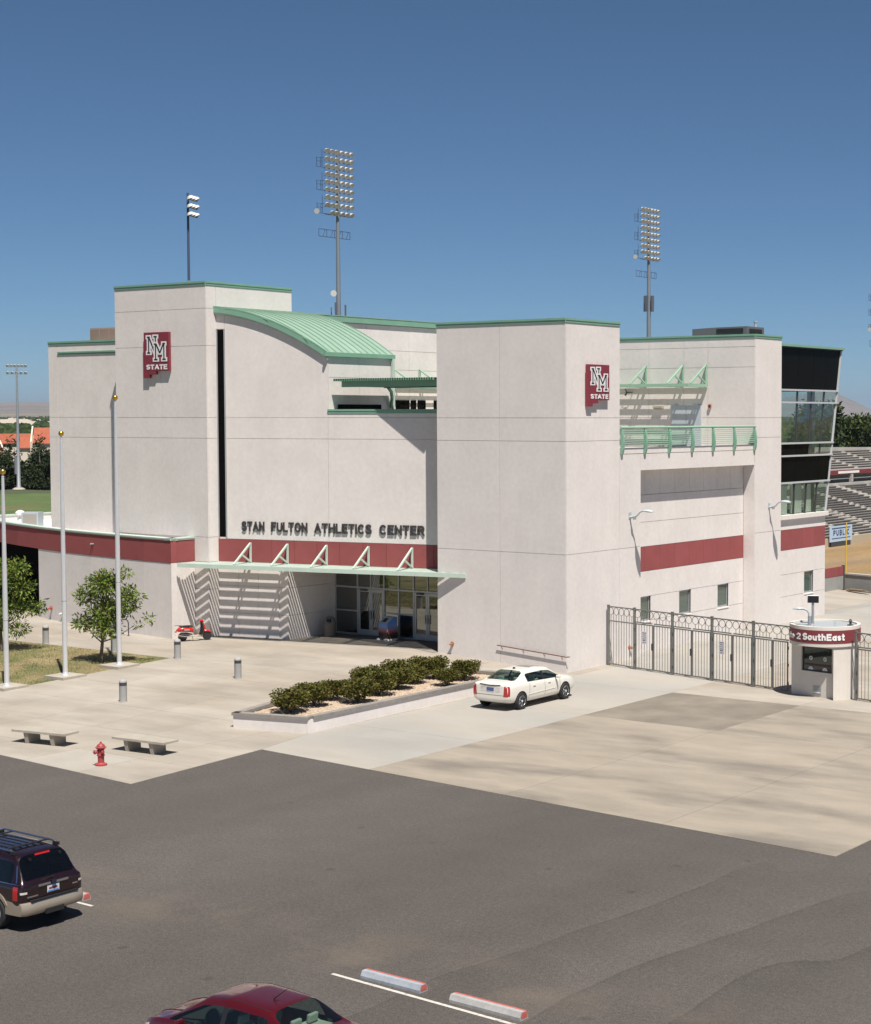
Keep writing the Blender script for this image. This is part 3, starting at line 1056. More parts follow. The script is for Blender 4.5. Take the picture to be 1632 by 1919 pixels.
# roofed terrace shelter: ribbed metal deck on beams
DG = mat('dark_deck_end', (0.03, 0.06, 0.045), 0.6)
pg = MB()
for yb in (0.55, 3.6):
    pg.box((-13.55, yb - .06, 12.72), (-7.27, yb + .06, 13.00))
pgo = pg.build('terrace_shelter', GREEN, bld)
MB().box((-13.76, 0.14, 13.003), (-7.55, 4.3, 13.03)).build('shelter_deck', GREEN, pgo)
sm = MB()
sm.box((-.038, 0.145, 13.031), (.038, 4.25, 13.12))
sm.box((-.038, 0.125, 13.031), (.038, 0.144, 13.12), 1)
sm = sm.mesh('deck_rib', [GREEN, DG])
for i in range(42):
    put('deck_rib', sm, pgo, (-13.7 + i * 0.1475, 0, 0))
mb = MB()
mb.path([(-13.95, 4.55, 11.8), (-13.75, 4.4, 12.25), (-13.5, 4.05, 12.55), (-13.35, 3.65, 12.75)], 0.085, n=8)
mb.build('knee_brace', GREEN, pgo)
for x in (-13.45, -11.2, -8.9):
    mb = MB()
    mb.bar((x, 0.62, 12.80), (x, 3.53, 12.80), .08, .1)
    mb.build('shelter_joist', GREEN, pgo)

# --- left tower
core('tower_wall', (-26.79 + T, -1.97 + T, 0.2), (-20.17 - T, 3.98 - T, 17.70))
face((-26.79, -1.97, 0), EX, -EY, [0, 3.35, 6.62], [5.36, 10.24, 11.26, 14.79, 16.61, 17.74])
face((-26.79, -1.97, 0), EX, -EY, [5.63, 6.62], [0.3, 2.78, 4.13, 5.36])
face((-20.17, 0, 0), EY, EX, [-1.97 + T, -1.31], [0.3, 2.78, 4.13, 5.36, 10.24, 11.26, 14.79, 16.61, 17.74])
face((-20.17, 0, 0), EY, EX, [-1.31, 3.98], [15.9, 16.61, 17.74])
pan((-26.79, 3.98, 0), -EY, -EX, [(0, 5.3), (5.91, 5.3), (5.91, 17.7), (0, 17.7)])
coping([(-26.79, 3.98), (-26.79, -1.97), (-20.17, -1.97), (-20.17, 3.98), (-26.79, 3.98)], 17.94, h=0.2)

# --- far left block
core('west_wall', (-34.2 + T, -0.27 + T, 0.3), (-26.5, 7.0, 15.14))
face((-34.2, -0.27, 0), EX, -EY, [0, 0.75, 7.6], [4.9, 10.2, 11.27, 15.16])
pan((-34.2, 7.0, 0), -EY, -EX, [(0, 4.9), (7.2, 4.9), (7.2, 15.1), (0, 15.1)])
coping([(-34.2, 7.0), (-34.2, -0.27), (-26.7, -0.27)], 15.36, h=0.2)
mb = MB()
mb.box((-33.4, -0.33, 14.72), (-26.8, -0.265, 14.80))
mb.box((-33.36, -0.30, 14.64), (-26.8, -0.266, 14.718))
mb.build('ledge_flashing', GREEN, bld)
for i in range(9):
    mb = MB()
    mb.obox((-26.9, -0.9, 9.9 - i * .12), (0.02, 0, 0), (0, 0.5, 0), (0, 0.0, 0.035))
    mb.build('louvre_slat', GREYMET, bld)

# --- low curved wing
WP = [(-21.16, -3.51), (-23.4, -3.25), (-25.6, -2.93), (-28.3, -2.48), (-31.0, -1.95), (-34.3, -1.10), (-37.2, -0.18), (-40.0, 0.80), (-43.0, 2.1), (-45.6, 3.4)]
def wpan(i, z0, z1, m, name, out=0.0, t=0.3):
    p, q = Vector((*WP[i], 0)), Vector((*WP[i + 1], 0))
    d = (p - q).normalized()
    n = Vector((d.y, -d.x, 0))
    e = 0.006
    mb = MB()
    a, b2 = p - d * e + n * out, q + d * e + n * out
    mb.extrude([a + EZ * z0, b2 + EZ * z0, b2 + EZ * z1, a + EZ * z1], n * -t)
    return mb.build(name, m, bld)
for i in range(len(WP) - 1):
    wpan(i, 4.15, 5.25, MAROON, 'maroon_panel')
    if i < 5:
        wpan(i, 0.2, 4.135, STUCCO, 'wall_panel', out=-0.02)
coping([WP[-1 - i] for i in range(len(WP))] + [(-21.16, -1.98)], 5.36, h=0.12, m=SEAFOAM)
face((-21.16, 0, 0), EY, EX, [-3.51 + .31, -1.97], [0.3, 4.14], STUCCO)
face((-21.16, 0, 0), EY, EX, [-3.51 + .31, -1.97], [4.15, 5.25], MAROON, name='maroon_panel')
pan((-21.16, 0, 0), EY, EX, [(-3.51, 0.3), (-3.21, 0.3), (-3.21, 4.13), (-3.51, 4.13)], gap=0)
wr = MB()
wr.prism([(p[0] + (.25 if i == 0 else 0) - .3 * (i == 0), p[1] + .28) for i, p in enumerate(WP)] + [(-45.6, 9.0), (-21.2, 9.0)], 4.75, 4.9)
wr.build('wing_roof', mat('white_roof_membrane', (0.72, 0.71, 0.69), 0.9, var=0.03), bld)
mb = MB()
mb.box((-45.9, 3.5, 4.9), (-45.6, 9.3, 5.26))
mb.build('parapet_wall', STUCCO, bld)
mb = MB()
mb.box((-45.95, 3.4, 5.262), (-45.55, 9.4, 5.33))
mb.build('coping', SEAFOAM, bld)
mb = MB()
mb.box((-46, 4.2, 0.2), (-34.0, 4.5, 4.7))
mb.build('porch_wall', GLB, bld)
mb = MB()
mb.box((-34.6, -0.7, 0.2), (-34.3, 4.2, 4.7))
mb.build('porch_wall', STUCCO, bld)

# --- entrance: lower walls, storefront, canopy
mb = MB()
mb.extrude([CO + CD * s + CN * -T + EZ * z for s, z in ((0, 0.2), (3.5, 0.2), (3.5, 4.12), (0, 4.12))], CN * -0.4)
mb.build('entrance_wall', STUCCO, bld)
face(CO, CD, CN, [0.0, 1.15, 2.3, 3.47], [0.3, 1.60, 2.95, 4.125])
core('entrance_pier', (-16.82, -0.55 + T, 0.2), (-16.2 - T, 2.81, 4.12))
face((-16.82, -0.55, 0), EX, -EY, [0, 0.62], [0.3, 1.60, 2.95, 4.12])
face((-16.2, 0, 0), EY, EX, [-0.55 + T, 2.80], [0.3, 1.60, 2.95, 4.12])
core('entrance_soffit', (-16.2, 1.45, 4.14), (-7.25, 2.95, 4.40))
core('entrance_side_wall', (-7.26, 0.0, 0.2), (-7.251, 2.81, 4.12))
core('lobby_wall', (-16.2, 2.95, 0.3), (-7.25, 3.05, 4.2), INT)
sf = MB()
MX = [-16.17, -14.69, -12.95, -12.0, -11.05, -9.30, -8.35, -7.32]
for x in MX:
    sf.box((x - .035, 2.75, 0.42), (x + .035, 2.87, 4.12))
for x in (-13.82, -10.17):
    sf.box((x - .03, 2.76, 2.80), (x + .03, 2.86, 4.12))
for a, b2 in zip(MX[:-1], MX[1:]):
    sf.box((a + .035, 2.755, 2.76), (b2 - .035, 2.865, 2.84))
    sf.box((a + .035, 2.755, 0.42), (b2 - .035, 2.865, 0.50)) if b2 - a < 1.6 else None
    if b2 - a < 1.6:
        sf.box((a + .035, 2.755, 1.58), (b2 - .035, 2.865, 1.65))
sfo = sf.build('storefront', FRAME, bld)
def pane(x0, x1, z0, z1, par, y=2.81):
    mb = MB()
    mb.box((x0, y - .01, z0), (x1, y + .01, z1))
    mb.build('pane', GLD, par)
for a, b2 in zip(MX[:-1], MX[1:]):
    if b2 - a > 1.6:
        mid = (a + b2) / 2
        pane(a + .037, mid - .031, 2.842, 4.1, sfo)
        pane(mid + .031, b2 - .037, 2.842, 4.1, sfo)
        for x0, x1, hx in ((a + .045, mid - .006, mid - .09), (mid + .006, b2 - .045, mid + .09)):
            mb = MB()
            for q0, q1 in (((x0, .44), (x0 + .11, 2.74)), ((x1 - .11, .44), (x1, 2.74)), ((x0 + .11, .44), (x1 - .11, .72)), ((x0 + .11, 2.6), (x1 - .11, 2.74))):
                mb.box((q0[0], 2.77, q0[1]), (q1[0], 2.85, q1[1]))
            d_ = mb.build('door', FRAME, bld)
            pane(x0 + .112, x1 - .112, .722, 2.598, d_)
            mb = MB()
            mb.tube((hx, 2.70, 1.25), (hx, 2.70, 1.7), .018)
            mb.tube((hx, 2.70, 1.47), (hx, 2.78, 1.47), .014)
            mb.build('door_pull', DKMET, d_)
            if x0 < mid - .3 and x1 < mid:
                mb = MB()
                mb.box((x0 + .2, 2.66, 2.66), (x0 + .62, 2.77, 2.73))
                mb.build('door_closer', DKMET, d_)
    else:
        pane(a + .037, b2 - .037, 2.842, 4.1, sfo)
        pane(a + .037, b2 - .037, 1.652, 2.758, sfo)
        pane(a + .037, b2 - .037, .502, 1.578, sfo)

def can_ext(o):
    s0 = 0.0 if o < 0.66 else ((-21.13 - CO.x - .212 * o) / CD.x if o > 2.0 else -0.95 - max(0, (o - 1.5)) * .5)
    if o >= 0.66:
        # slats run to the wing's side wall in front of the tower
        s0 = max(s0, (-21.14 - CO.x - CN.x * o) / CD.x)
    if o < 1.46:
        s1 = (-7.26 - CO.x - CN.x * o) / CD.x
    else:
        s1 = (-0.015 - CO.y - CN.y * o) / CD.y
    return s0, s1
slat_canopy(CO, CD, CN, 14, 1.83, 4.13, 10, 0.108, (1.91, 4.02, 6.21, 8.51, 10.86), 5.12, clipf=can_ext, fasc=0.2, tag_name='entrance_canopy')

# dark paving at the doors
PAVER = mat('dark_slate_paver', (0.085, 0.08, 0.076), 0.8, var=0.2, scale=5, rnd=0.12, bump=0.1)
fr = [(-21.1, -1.95), (-19.3, -1.75), (-8.9, 0.35), (-7.9, 0.1), (-7.27, -0.25), (-7.27, 2.74), (-16.15, 2.74)]
pav = MB()
pav.prism([(-21.0, -2.1), (-19.3, -1.95), (-8.9, 0.28), (-7.27, -0.3), (-7.27, 2.74), (-16.15, 2.74), (-16.15, -.6), (-20.1, -1.35)], 0.36, 0.4195)
po = struct(pav.build('entrance_paving', SEAL))
CONVS = [[(-20.9, -2.05), (-19.3, -1.92), (-16.16, -1.26), (-16.16, -0.50), (-20.0, -1.32)],
         [(-16.16, -1.26), (-8.9, 0.30), (-7.28, -0.02), (-7.28, 2.73), (-16.16, 2.73)]]
i0 = 0
for cx in CONVS:
    x = -21.2
    while x < -7.2:
        y = -2.2
        while y < 2.8:
            p = clip_convex([(x, y), (x + .6, y), (x + .6, y + .6), (x, y + .6)], cx)
            if len(p) > 2 and area(p) > .01:
                q = shrink(p, .006)
                if len(q) > 2:
                    mb = MB()
                    mb.prism(q, 0.40, 0.427)
                    mb.build('paver', PAVER, po)
            y += .6
        x += .6

# --- lettering over the doors
LET = mat('dark_sign_letter', (0.045, 0.04, 0.038), 0.5)
let = thing('wall_lettering', 'long line of dark raised capital letters on the white wall above the maroon band', 'lettering', CO + CD * 6.4 + EZ * 5.7)
def word(txt, s0, s1, z, h):
    def place(o, u, w):
        o.rotation_euler = (0, 0, CA)
        o.location = CO + CD * (s0 + u) + CN * 0.015 + EZ * z - Vector(let.location)
    write(txt, s1 - s0, h, 0.05, LET, let, place, wt=.205)
for wd, s0, s1 in (('STAN', 1.40, 2.70), ('FULTON', 3.09, 5.13), ('ATHLETICS', 5.52, 8.67), ('CENTER', 9.10, 11.50)):
    word(wd, s0, s1, 5.68, 0.48)

# --- state-shaped NM signs
SGM = mat('sign_maroon', (0.20, 0.026, 0.040), 0.45, var=0.04)
SGE = mat('sign_edge_red', (0.28, 0.022, 0.030), 0.45)
SGW = mat('sign_white', (0.72, 0.70, 0.70), 0.5)
SGN = mat('sign_navy', (0.012, 0.016, 0.026), 0.4)
def nm_sign(label, O, U, Nn, wid, hgt):
    """O: top left corner of the sign's back on the wall."""
    t = thing('wall_sign', label, 'sign', O)
    t.rotation_euler = (0, 0, math.atan2(U.y, U.x))
    kx, kz = wid / 790.0, hgt / 1230.0
    P = lambda x, y, d: ((x - 240) * kx, -d, (240 - y) * kz)
    dep = 0.17
    outl = [(240, 240), (1030, 240), (1030, 1470), (610, 1470), (610, 1580), (400, 1580), (400, 1695), (222, 1695), (222, 520), (240, 520)]
    mb = MB()
    mb.extrude([P(x, y, dep) for x, y in outl], (0, dep - .02, 0))
    mb.build('sign_panel', SGM, t)
    Nn_ = [((400, 385), (400, 895), 34), ((350, 392), (440, 392), 46), ((352, 892), (450, 892), 46), ((620, 375), (620, 930), 34), ((562, 380), (664, 380), 46), ((408, 385), (612, 930), 40)]
    Mm = [((625, 610), (625, 1110), 34), ((575, 1110), (685, 1110), 46), ((890, 600), (890, 1110), 34), ((838, 1106), (945, 1106), 46), ((575, 618), (650, 618), 46), ((845, 606), (928, 606), 46), ((640, 610), (760, 905), 40), ((760, 905), (880, 600), 40)]
    def strokes(segs, grow, d0, d1, m, nm):
        mb = MB()
        for (x0, y0), (x1, y1), w in segs:
            l = math.hypot(x1 - x0, y1 - y0)
            ux, uy = (x1 - x0) / l, (y1 - y0) / l
            h = w / 2 + grow
            e = grow
            q = [(x0 - ux * e - uy * h, y0 - uy * e + ux * h), (x1 + ux * e - uy * h, y1 + uy * e + ux * h), (x1 + ux * e + uy * h, y1 + uy * e - ux * h), (x0 - ux * e + uy * h, y0 - uy * e - ux * h)]
            dd = d1 + random.uniform(0, .0012)
            mb.extrude([P(x, y, dd) for x, y in q], (0, dd - d0, 0))
        mb.build(nm, m, t)
    strokes(Nn_, 44, dep - .01, dep + .006, SGW, 'letter_outline')
    strokes(Nn_, 0, dep + .004, dep + .012, SGN, 'letter')
    strokes(Mm, 44, dep + .010, dep + .018, SGW, 'letter_outline')
    strokes(Mm, 0, dep + .016, dep + .024, SGN, 'letter')
    def place(o, u, w):
        o.location = (78 * kx + u, -(dep - .002), (240 - 1425) * kz)
    write('STATE', 662 * kx, 160 * kz, .02, SGW, t, place, gapf=.14, wt=.24)
    mb = MB()
    for x, z in ((.3, -.3), (wid - .3, -.3), (.3, -hgt + .3), (wid - .3, -hgt + .3)):
        mb.box((x - .04, -.022, z - .04), (x + .04, 0, z + .04))
    mb.build('mounting_bracket', DKMET, t)
nm_sign('maroon state-shaped sign with white-edged letters, high on the tallest tower', (-24.45, -1.972, 15.52), EX, -EY, 1.80, 1.93)
nm_sign('maroon state-shaped sign with white-edged letters on the corner tower, facing the drive', (0.002, 1.50, 13.62), EY, EX, 1.66, 1.58)

# ------------------------------------------------------------------ foliage
def leafset(*cols):
    return [mat(n_, c, .6, spec=.15) for n_, c in cols]
LF = {
    'ash': leafset(('ash_leaf_mid', (0.10, 0.145, 0.022)), ('ash_leaf_light', (0.165, 0.21, 0.038)), ('ash_leaf_dark', (0.058, 0.092, 0.016)), ('ash_leaf_tip', (0.17, 0.115, 0.03))),
    'shrub': leafset(('shrub_leaf_olive', (0.082, 0.084, 0.016)), ('shrub_leaf_light', (0.125, 0.122, 0.026)), ('shrub_leaf_dark', (0.042, 0.046, 0.011)), ('shrub_leaf_brown', (0.13, 0.07, 0.025))),
    'pine': leafset(('pine_needle', (0.022, 0.036, 0.012)), ('pine_needle_light', (0.038, 0.054, 0.017)), ('pine_needle_dark', (0.011, 0.018, 0.008)), ('pine_needle_brown', (0.04, 0.035, 0.014))),
    'broad': leafset(('broad_leaf', (0.042, 0.066, 0.016)), ('broad_leaf_light', (0.08, 0.105, 0.026)), ('broad_leaf_dark', (0.02, 0.034, 0.011)), ('broad_leaf_olive', (0.075, 0.072, 0.025))),
}
BARK = mat('bark', (0.15, 0.115, 0.085), 0.9, var=0.25, scale=8, bump=0.4, bscale=30)
def leaves(mb, rr, blobs, n, size, asp=0.45, shell=0.55, mix=(0.5, 0.25, 0.2, 0.05), droop=0.2):
    """Scatter leaf-sized rhombs through ellipsoid clumps (cx, cy, cz, rx, ry, rz)."""
    wsum = [b_[3] * b_[4] * b_[5] for b_ in blobs]
    for i in range(n):
        b_ = rr.choices(blobs, wsum)[0]
        u, v = rr.uniform(-1, 1), rr.uniform(0, 6.283)
        r = (shell + (1 - shell) * rr.random()) if rr.random() < .8 else rr.random()
        r *= rr.uniform(.85, 1.08)
        q = math.sqrt(1 - u * u)
        d = Vector((q * math.cos(v), q * math.sin(v), u))
        p = Vector((b_[0] + d.x * r * b_[3], b_[1] + d.y * r * b_[4], b_[2] + d.z * r * b_[5]))
        ax = (d + Vector((rr.uniform(-1, 1), rr.uniform(-1, 1), rr.uniform(-1, 1) - droop))).normalized()
        sd = ax.cross(Vector((rr.uniform(-1, 1), rr.uniform(-1, 1), rr.uniform(-1, 1))))
        if sd.length < .05:
            continue
        sd.normalize()
        L_ = size * rr.uniform(.6, 1.25)
        w_ = L_ * asp * .5
        mi = rr.choices((0, 1, 2, 3), mix)[0]
        mb.add([p, p + ax * L_ * .5 + sd * w_, p + ax * L_, p + ax * L_ * .5 - sd * w_], [(0, 1, 2, 3)], mi)
def leaf_mesh(name, rr, blobs, n, size, kind, **k):
    mb = MB()
    leaves(mb, rr, blobs, n, size, **k)
    me = bpy.data.meshes.new(name)
    me.from_pydata(mb.v, [], mb.f)
    for m in LF[kind]:
        me.materials.append(m)
    me.polygons.foreach_set('material_index', mb.m)
    return me

def small_tree(label, loc, seed, height, spread, n=6500, lean=(0, 0), blobs=None):
    rr = random.Random(seed)
    t = thing('ash_tree', label, 'tree', loc, group='young trees on the lawn')
    k = height / 4.4
    tr = MB()
    tr.path([(0, 0, -.05), (.02, .01, .5 * k), (.0 + lean[0] * .3, .02, 1.1 * k), (lean[0] * .6, lean[1] * .6, 2.0 * k), (lean[0], lean[1], 3.4 * k)], [.11, .075, .065, .05, .015], n=8)
    trunk = tr.build('trunk', BARK, t, smooth=True)
    for i, b_ in enumerate(blobs):
        s = Vector((lean[0] * .3 * b_[2] / height, 0, max(.9 * k, b_[2] * .45)))
        e = Vector((b_[0] * .85, b_[1] * .85, b_[2]))
        mid = (s + e) / 2 + Vector((0, 0, -.12))
        lb = MB()
        lb.path([s, mid, e], [.035, .024, .008], n=5)
        lb.build('limb', BARK, trunk)
    blobs = [(b_[0] + rr.uniform(-.12, .12), b_[1], b_[2], b_[3] * .88, b_[4] * .88, b_[5] * .88) for b_ in blobs] + [(b_[0] * 1.25 + rr.uniform(-.2, .2), b_[1] * 1.2, b_[2] + rr.uniform(-.3, .4), .28, .28, .22) for b_ in blobs]
    me = leaf_mesh('crown', rr, blobs, int(n * .85), 0.20, 'ash', asp=0.34, shell=.35, mix=(.46, .31, .20, .03))
    put('crown', me, t)
small_tree('young leafy tree on the lawn between two of the tall flagpoles', (-18.14, -10.38, 0.32), 3, 4.45, 1.6, lean=(.35, .1), n=6000,
           blobs=[(.3, 0, 3.55, .95, .9, .75), (-.75, -.2, 3.0, .6, .65, .55), (1.3, .35, 2.75, .75, .7, .75), (.2, .1, 2.3, 1.1, 1.0, .8), (-.85, -.3, 1.75, .62, .6, .42), (1.45, .5, 3.25, .45, .45, .4), (.55, -.1, 1.55, .9, .85, .45), (-.45, .5, 3.7, .45, .45, .45), (1.0, .3, 4.0, .4, .4, .35), (1.5, .9, 1.65, .3, .3, .25)])
small_tree('leafy tree partly cut off beside the frontmost flagpole, before the shaded porch', (-25.3, -10.3, 0.33), 8, 4.6, 1.7, lean=(-.2, 0), n=6500,
           blobs=[(-.3, 0, 3.7, 1.2, 1.1, .8), (.9, .2, 3.9, .8, .8, .6), (1.05, .4, 2.9, .9, .8, .7), (-.8, -.4, 2.6, 1.2, 1.1, .9), (.5, .1, 2.0, 1.1, 1.0, .7), (1.55, .7, 2.0, .8, .7, .42), (-.3, -.2, 1.3, 1.1, 1, .5), (.95, .3, 1.0, .75, .7, .4)])

# ------------------------------------------------------------------ planter with shrubs
PLR = Vector((-1.5, -11.0, 0))
pl = thing('planter', 'long raised planter with white walls and grey capstones beside the drive', 'planter', PLR)
PQ = [(-2.42, -17.6), (0.6, -16.83), (0.42, -4.0), (-3.9, -4.6), (-4.25, -9.6)]
CAPM = mat('grey_capstone', (0.235, 0.215, 0.195), 0.9, var=0.14, scale=4, bump=0.2, rnd=0.06)
def inset_poly(pq, d):
    return shrink(pq, d)
outer, inner = PQ, inset_poly(PQ, 0.26)
WO, WI = shrink(PQ, .035), shrink(PQ, .24)
def side(i, poly):
    return Vector((*poly[i], 0)), Vector((*poly[(i + 1) % len(poly)], 0))
for i in range(5):
    p, q = side(i, PQ)
    d = (q - p).normalized()
    n = Vector((-d.y, d.x, 0))            # inwards (counter-clockwise order)
    mb = MB()
    o1, o2, i1, i2 = (Vector((*a_, 0)) - PLR for a_ in (WO[i], WO[(i + 1) % 5], WI[i], WI[(i + 1) % 5]))
    mb.extrude([o1, o2, i2, i1], (0, 0, 0.49))
    for k_ in range(len(mb.v)):
        v = mb.v[k_]
        if v[2] < .1:
            mb.v[k_] = (v[0], v[1], -.12)
    mb.build('planter_wall', STUCCO, pl)
    ln = (q - p).length
    k_ = max(1, round(ln / 1.25))
    for j in range(k_):
        a, b2 = p + d * (ln * j / k_ + .006), p + d * (ln * (j + 1) / k_ - .006)
        if j == 0:
            a = p + d * (0.0 if i % 2 == 0 else .30)
        mb = MB()
        e1 = -.02
        mb.extrude([a + n * e1 + EZ * .494 - PLR, b2 + n * e1 + EZ * .494 - PLR, b2 + n * .28 + EZ * .494 - PLR, a + n * .28 + EZ * .494 - PLR], (0, 0, .105))
        mb.build('capstone', CAPM, pl)
GRAV = mat('tan_gravel', (0.40, 0.31, 0.22), 0.95, var=0.12, scale=3, bump=0.8, bscale=22, fine=0.35, fscale=26)
mb = MB()
mb.prism([(p[0] - PLR.x, p[1] - PLR.y) for p in inner], 0.2, 0.45)
mb.build('gravel_bed', GRAV, pl)
rr = random.Random(2)
mb = MB()
PEB = [mat('pebble_tan', (0.44, 0.34, 0.25), 0.9), mat('pebble_pale', (0.52, 0.45, 0.37), 0.9), mat('pebble_brown', (0.30, 0.21, 0.14), 0.9)]
ii = 0
while ii < 5200:
    x, y = rr.uniform(-4.2, .4), rr.uniform(-17.3, -4.2)
    if len(clip_convex([(x, y), (x + .001, y), (x, y + .001)], inner)) < 3:
        continue
    r = rr.uniform(.018, .042)
    a = rr.uniform(0, 3)
    c, s = math.cos(a) * r, math.sin(a) * r
    x, y = x - PLR.x, y - PLR.y
    z = .448
    mb.add([(x + c, y + s, z), (x - s * .8, y + c * .8, z), (x - c, y - s, z), (x + s * .8, y - c * .8, z), (x, y, z + r * .75)],
           [(0, 1, 4), (1, 2, 4), (2, 3, 4), (3, 0, 4)], rr.choice((0, 0, 1, 2)))
    ii += 1
peb = mb.build('pebbles', PEB, pl)
peb['kind'] = 'stuff'

shr = []
for sd in range(3):
    rr = random.Random(40 + sd)
    bl = [(0, 0, .42, .42, .42, .30)] + [(math.cos(a) * .26 * rr.uniform(.7, 1.2), math.sin(a) * .26 * rr.uniform(.7, 1.2), rr.uniform(.36, .62), rr.uniform(.2, .3), rr.uniform(.2, .3), rr.uniform(.16, .24)) for a in [i * 1.05 + rr.uniform(-.3, .3) for i in range(6)]]
    shr.append((leaf_mesh('foliage', rr, bl, 3000, .075, 'shrub', asp=.65, shell=.62, mix=(.48, .24, .2, .08), droop=-.3), bl))
stm = []
for sd in range(3):
    rr = random.Random(50 + sd)
    mb = MB()
    for i in range(7):
        a = i * .9 + rr.uniform(-.2, .2)
        mb.path([(0, 0, -.03), (math.cos(a) * .07, math.sin(a) * .07, .18), (math.cos(a) * .22, math.sin(a) * .22, .42)], [.014, .012, .006], n=5)
    stm.append(mb.mesh('stems', BARK))
spots = [(-1.22, -15.84, 0.60), (-1.47, -14.32, 0.50), (-1.93, -12.86, 0.47), (-0.70, -12.74, 0.58), (-2.43, -11.59, 0.43), (-1.18, -10.99, 0.53), (-2.59, -10.02, 0.53), (-1.63, -9.38, 0.56), (-2.04, -7.91, 0.48), (-2.16, -6.50, 0.50), (-0.50, -7.67, 0.44), (-0.94, -6.0, 0.54), (-3.25, -7.60, 0.58), (-3.25, -9.6, 0.43), (-2.75, -13.44, 0.42), (-3.35, -5.9, 0.48)]
OR = ['first', 'second', 'third', 'fourth', 'fifth', 'sixth', 'seventh', 'eighth', 'ninth', 'tenth', 'eleventh', 'twelfth', 'thirteenth', 'fourteenth', 'fifteenth', 'last']
rank = {p: k_ for k_, p in enumerate(sorted(spots, key=lambda q: q[1]))}
special = {0: 'rounded olive shrub at the front end of the planter, facing the lot', 3: 'olive shrub set apart by the kerb of the drive, mid planter',
           10: 'small olive shrub by the planter kerb beyond the tail of the white sedan', 11: 'olive shrub at the back end of the planter near the tower wall'}
for i, (x, y, r) in enumerate(spots):
    lb = special.get(i) or 'olive shrub in the planter bed, %s counted from the front end' % OR[rank[(x, y, r)]]
    t = thing('shrub', lb, 'shrub', (x, y, .455), rotz=i * 1.9, group='shrubs in the planter', scale=r / .385)
    t.scale = (r / .385, r / .385, r / .385 * (.68 + .06 * (i * 7 % 4)))
    put('foliage', shr[i % 3][0], t)
    put('stems', stm[i % 3], t)

# ------------------------------------------------------------------ benches, hydrant, bollards, flagpoles
def bench(label, cx, cy, rz, gl, gw):
    t = thing('concrete_bench', label, 'bench', (cx, cy, G(cx, cy)), rz, 'concrete benches')
    mb = MB()
    w, d = 1.17, .36
    mb.extrude([(-w, -d, .385), (w, -d, .385), (w, d, .385), (-w, d, .385)], (0, 0, .075))
    mb.build('seat', PLAINCONC, t)
    for x in (-.57, .57):
        mb = MB()
        mb.extrude([(x - .10, -.33, .384), (x - .065, -.27, 0), (x + .065, -.27, 0), (x + .10, -.33, .384)], (0, .60, 0))
        mb.build('leg', PLAINCONC, t)
bench('low concrete bench farther from the planter, nearer the lawn', -5.70, -23.2, R(9.5), 0, 0)
bench('low concrete bench between the fire hydrant and the planter', -1.66, -22.3, R(4.5), 0, 0)

HYD = mat('faded_red_paint', (0.33, 0.05, 0.052), 0.5, var=0.16, scale=14)
t = thing('fire_hydrant', 'faded red fire hydrant on a pale concrete square', 'hydrant', (-1.07, -24.65, G(-1.07, -24.65)), R(-20), scale=1.02)
MB().lathe([(.19, 0), (.19, .05), (.14, .065), (.115, .09), (.10, .10), (.10, .30), (.125, .31), (.125, .345), (.105, .355), (.105, .52), (.14, .53), (.14, .56), (.125, .57)], 20).build('barrel', HYD, t, smooth=True)
MB().lathe([(.175, .57), (.175, .585), (.135, .60), (.12, .65), (.075, .69), (.035, .71), (.03, .755), (0.0, .757)], 20).build('bonnet', HYD, t, smooth=True)
mb = MB()
mb.lathe([(.055, 0), (.055, .11), (.07, .11), (.07, .15), (.03, .155), (.03, .18)], 12, (0, 0, 0), axis='y')
for v in range(len(mb.v)):
    mb.v[v] = (mb.v[v][0], -mb.v[v][1] - .07, mb.v[v][2] + .44)
mb.build('pumper_cap', HYD, t, smooth=True)
for s in (-1, 1):
    mb = MB()
    mb.lathe([(.042, .08), (.042, .15), (.055, .15), (.055, .185), (.02, .19), (.02, .21)], 12, (0, 0, .45), axis='x')
    if s < 0:
        mb.v = [(-v[0], v[1], v[2]) for v in mb.v]
    mb.build('hose_cap', HYD, t, smooth=True)
MB().path([(-.15, -.02, .42), (-.17, -.05, .33), (-.13, -.08, .29)], .008, n=5).build('chain', GREYMET, t)
mb = MB()
mb.add([(-.05, -.098, .60), (.0, -.118, .60), (.0, -.105, .66), (-.045, -.088, .66)], [(0, 1, 2, 3)])
mb.build('reflective_mark', SGW, t)

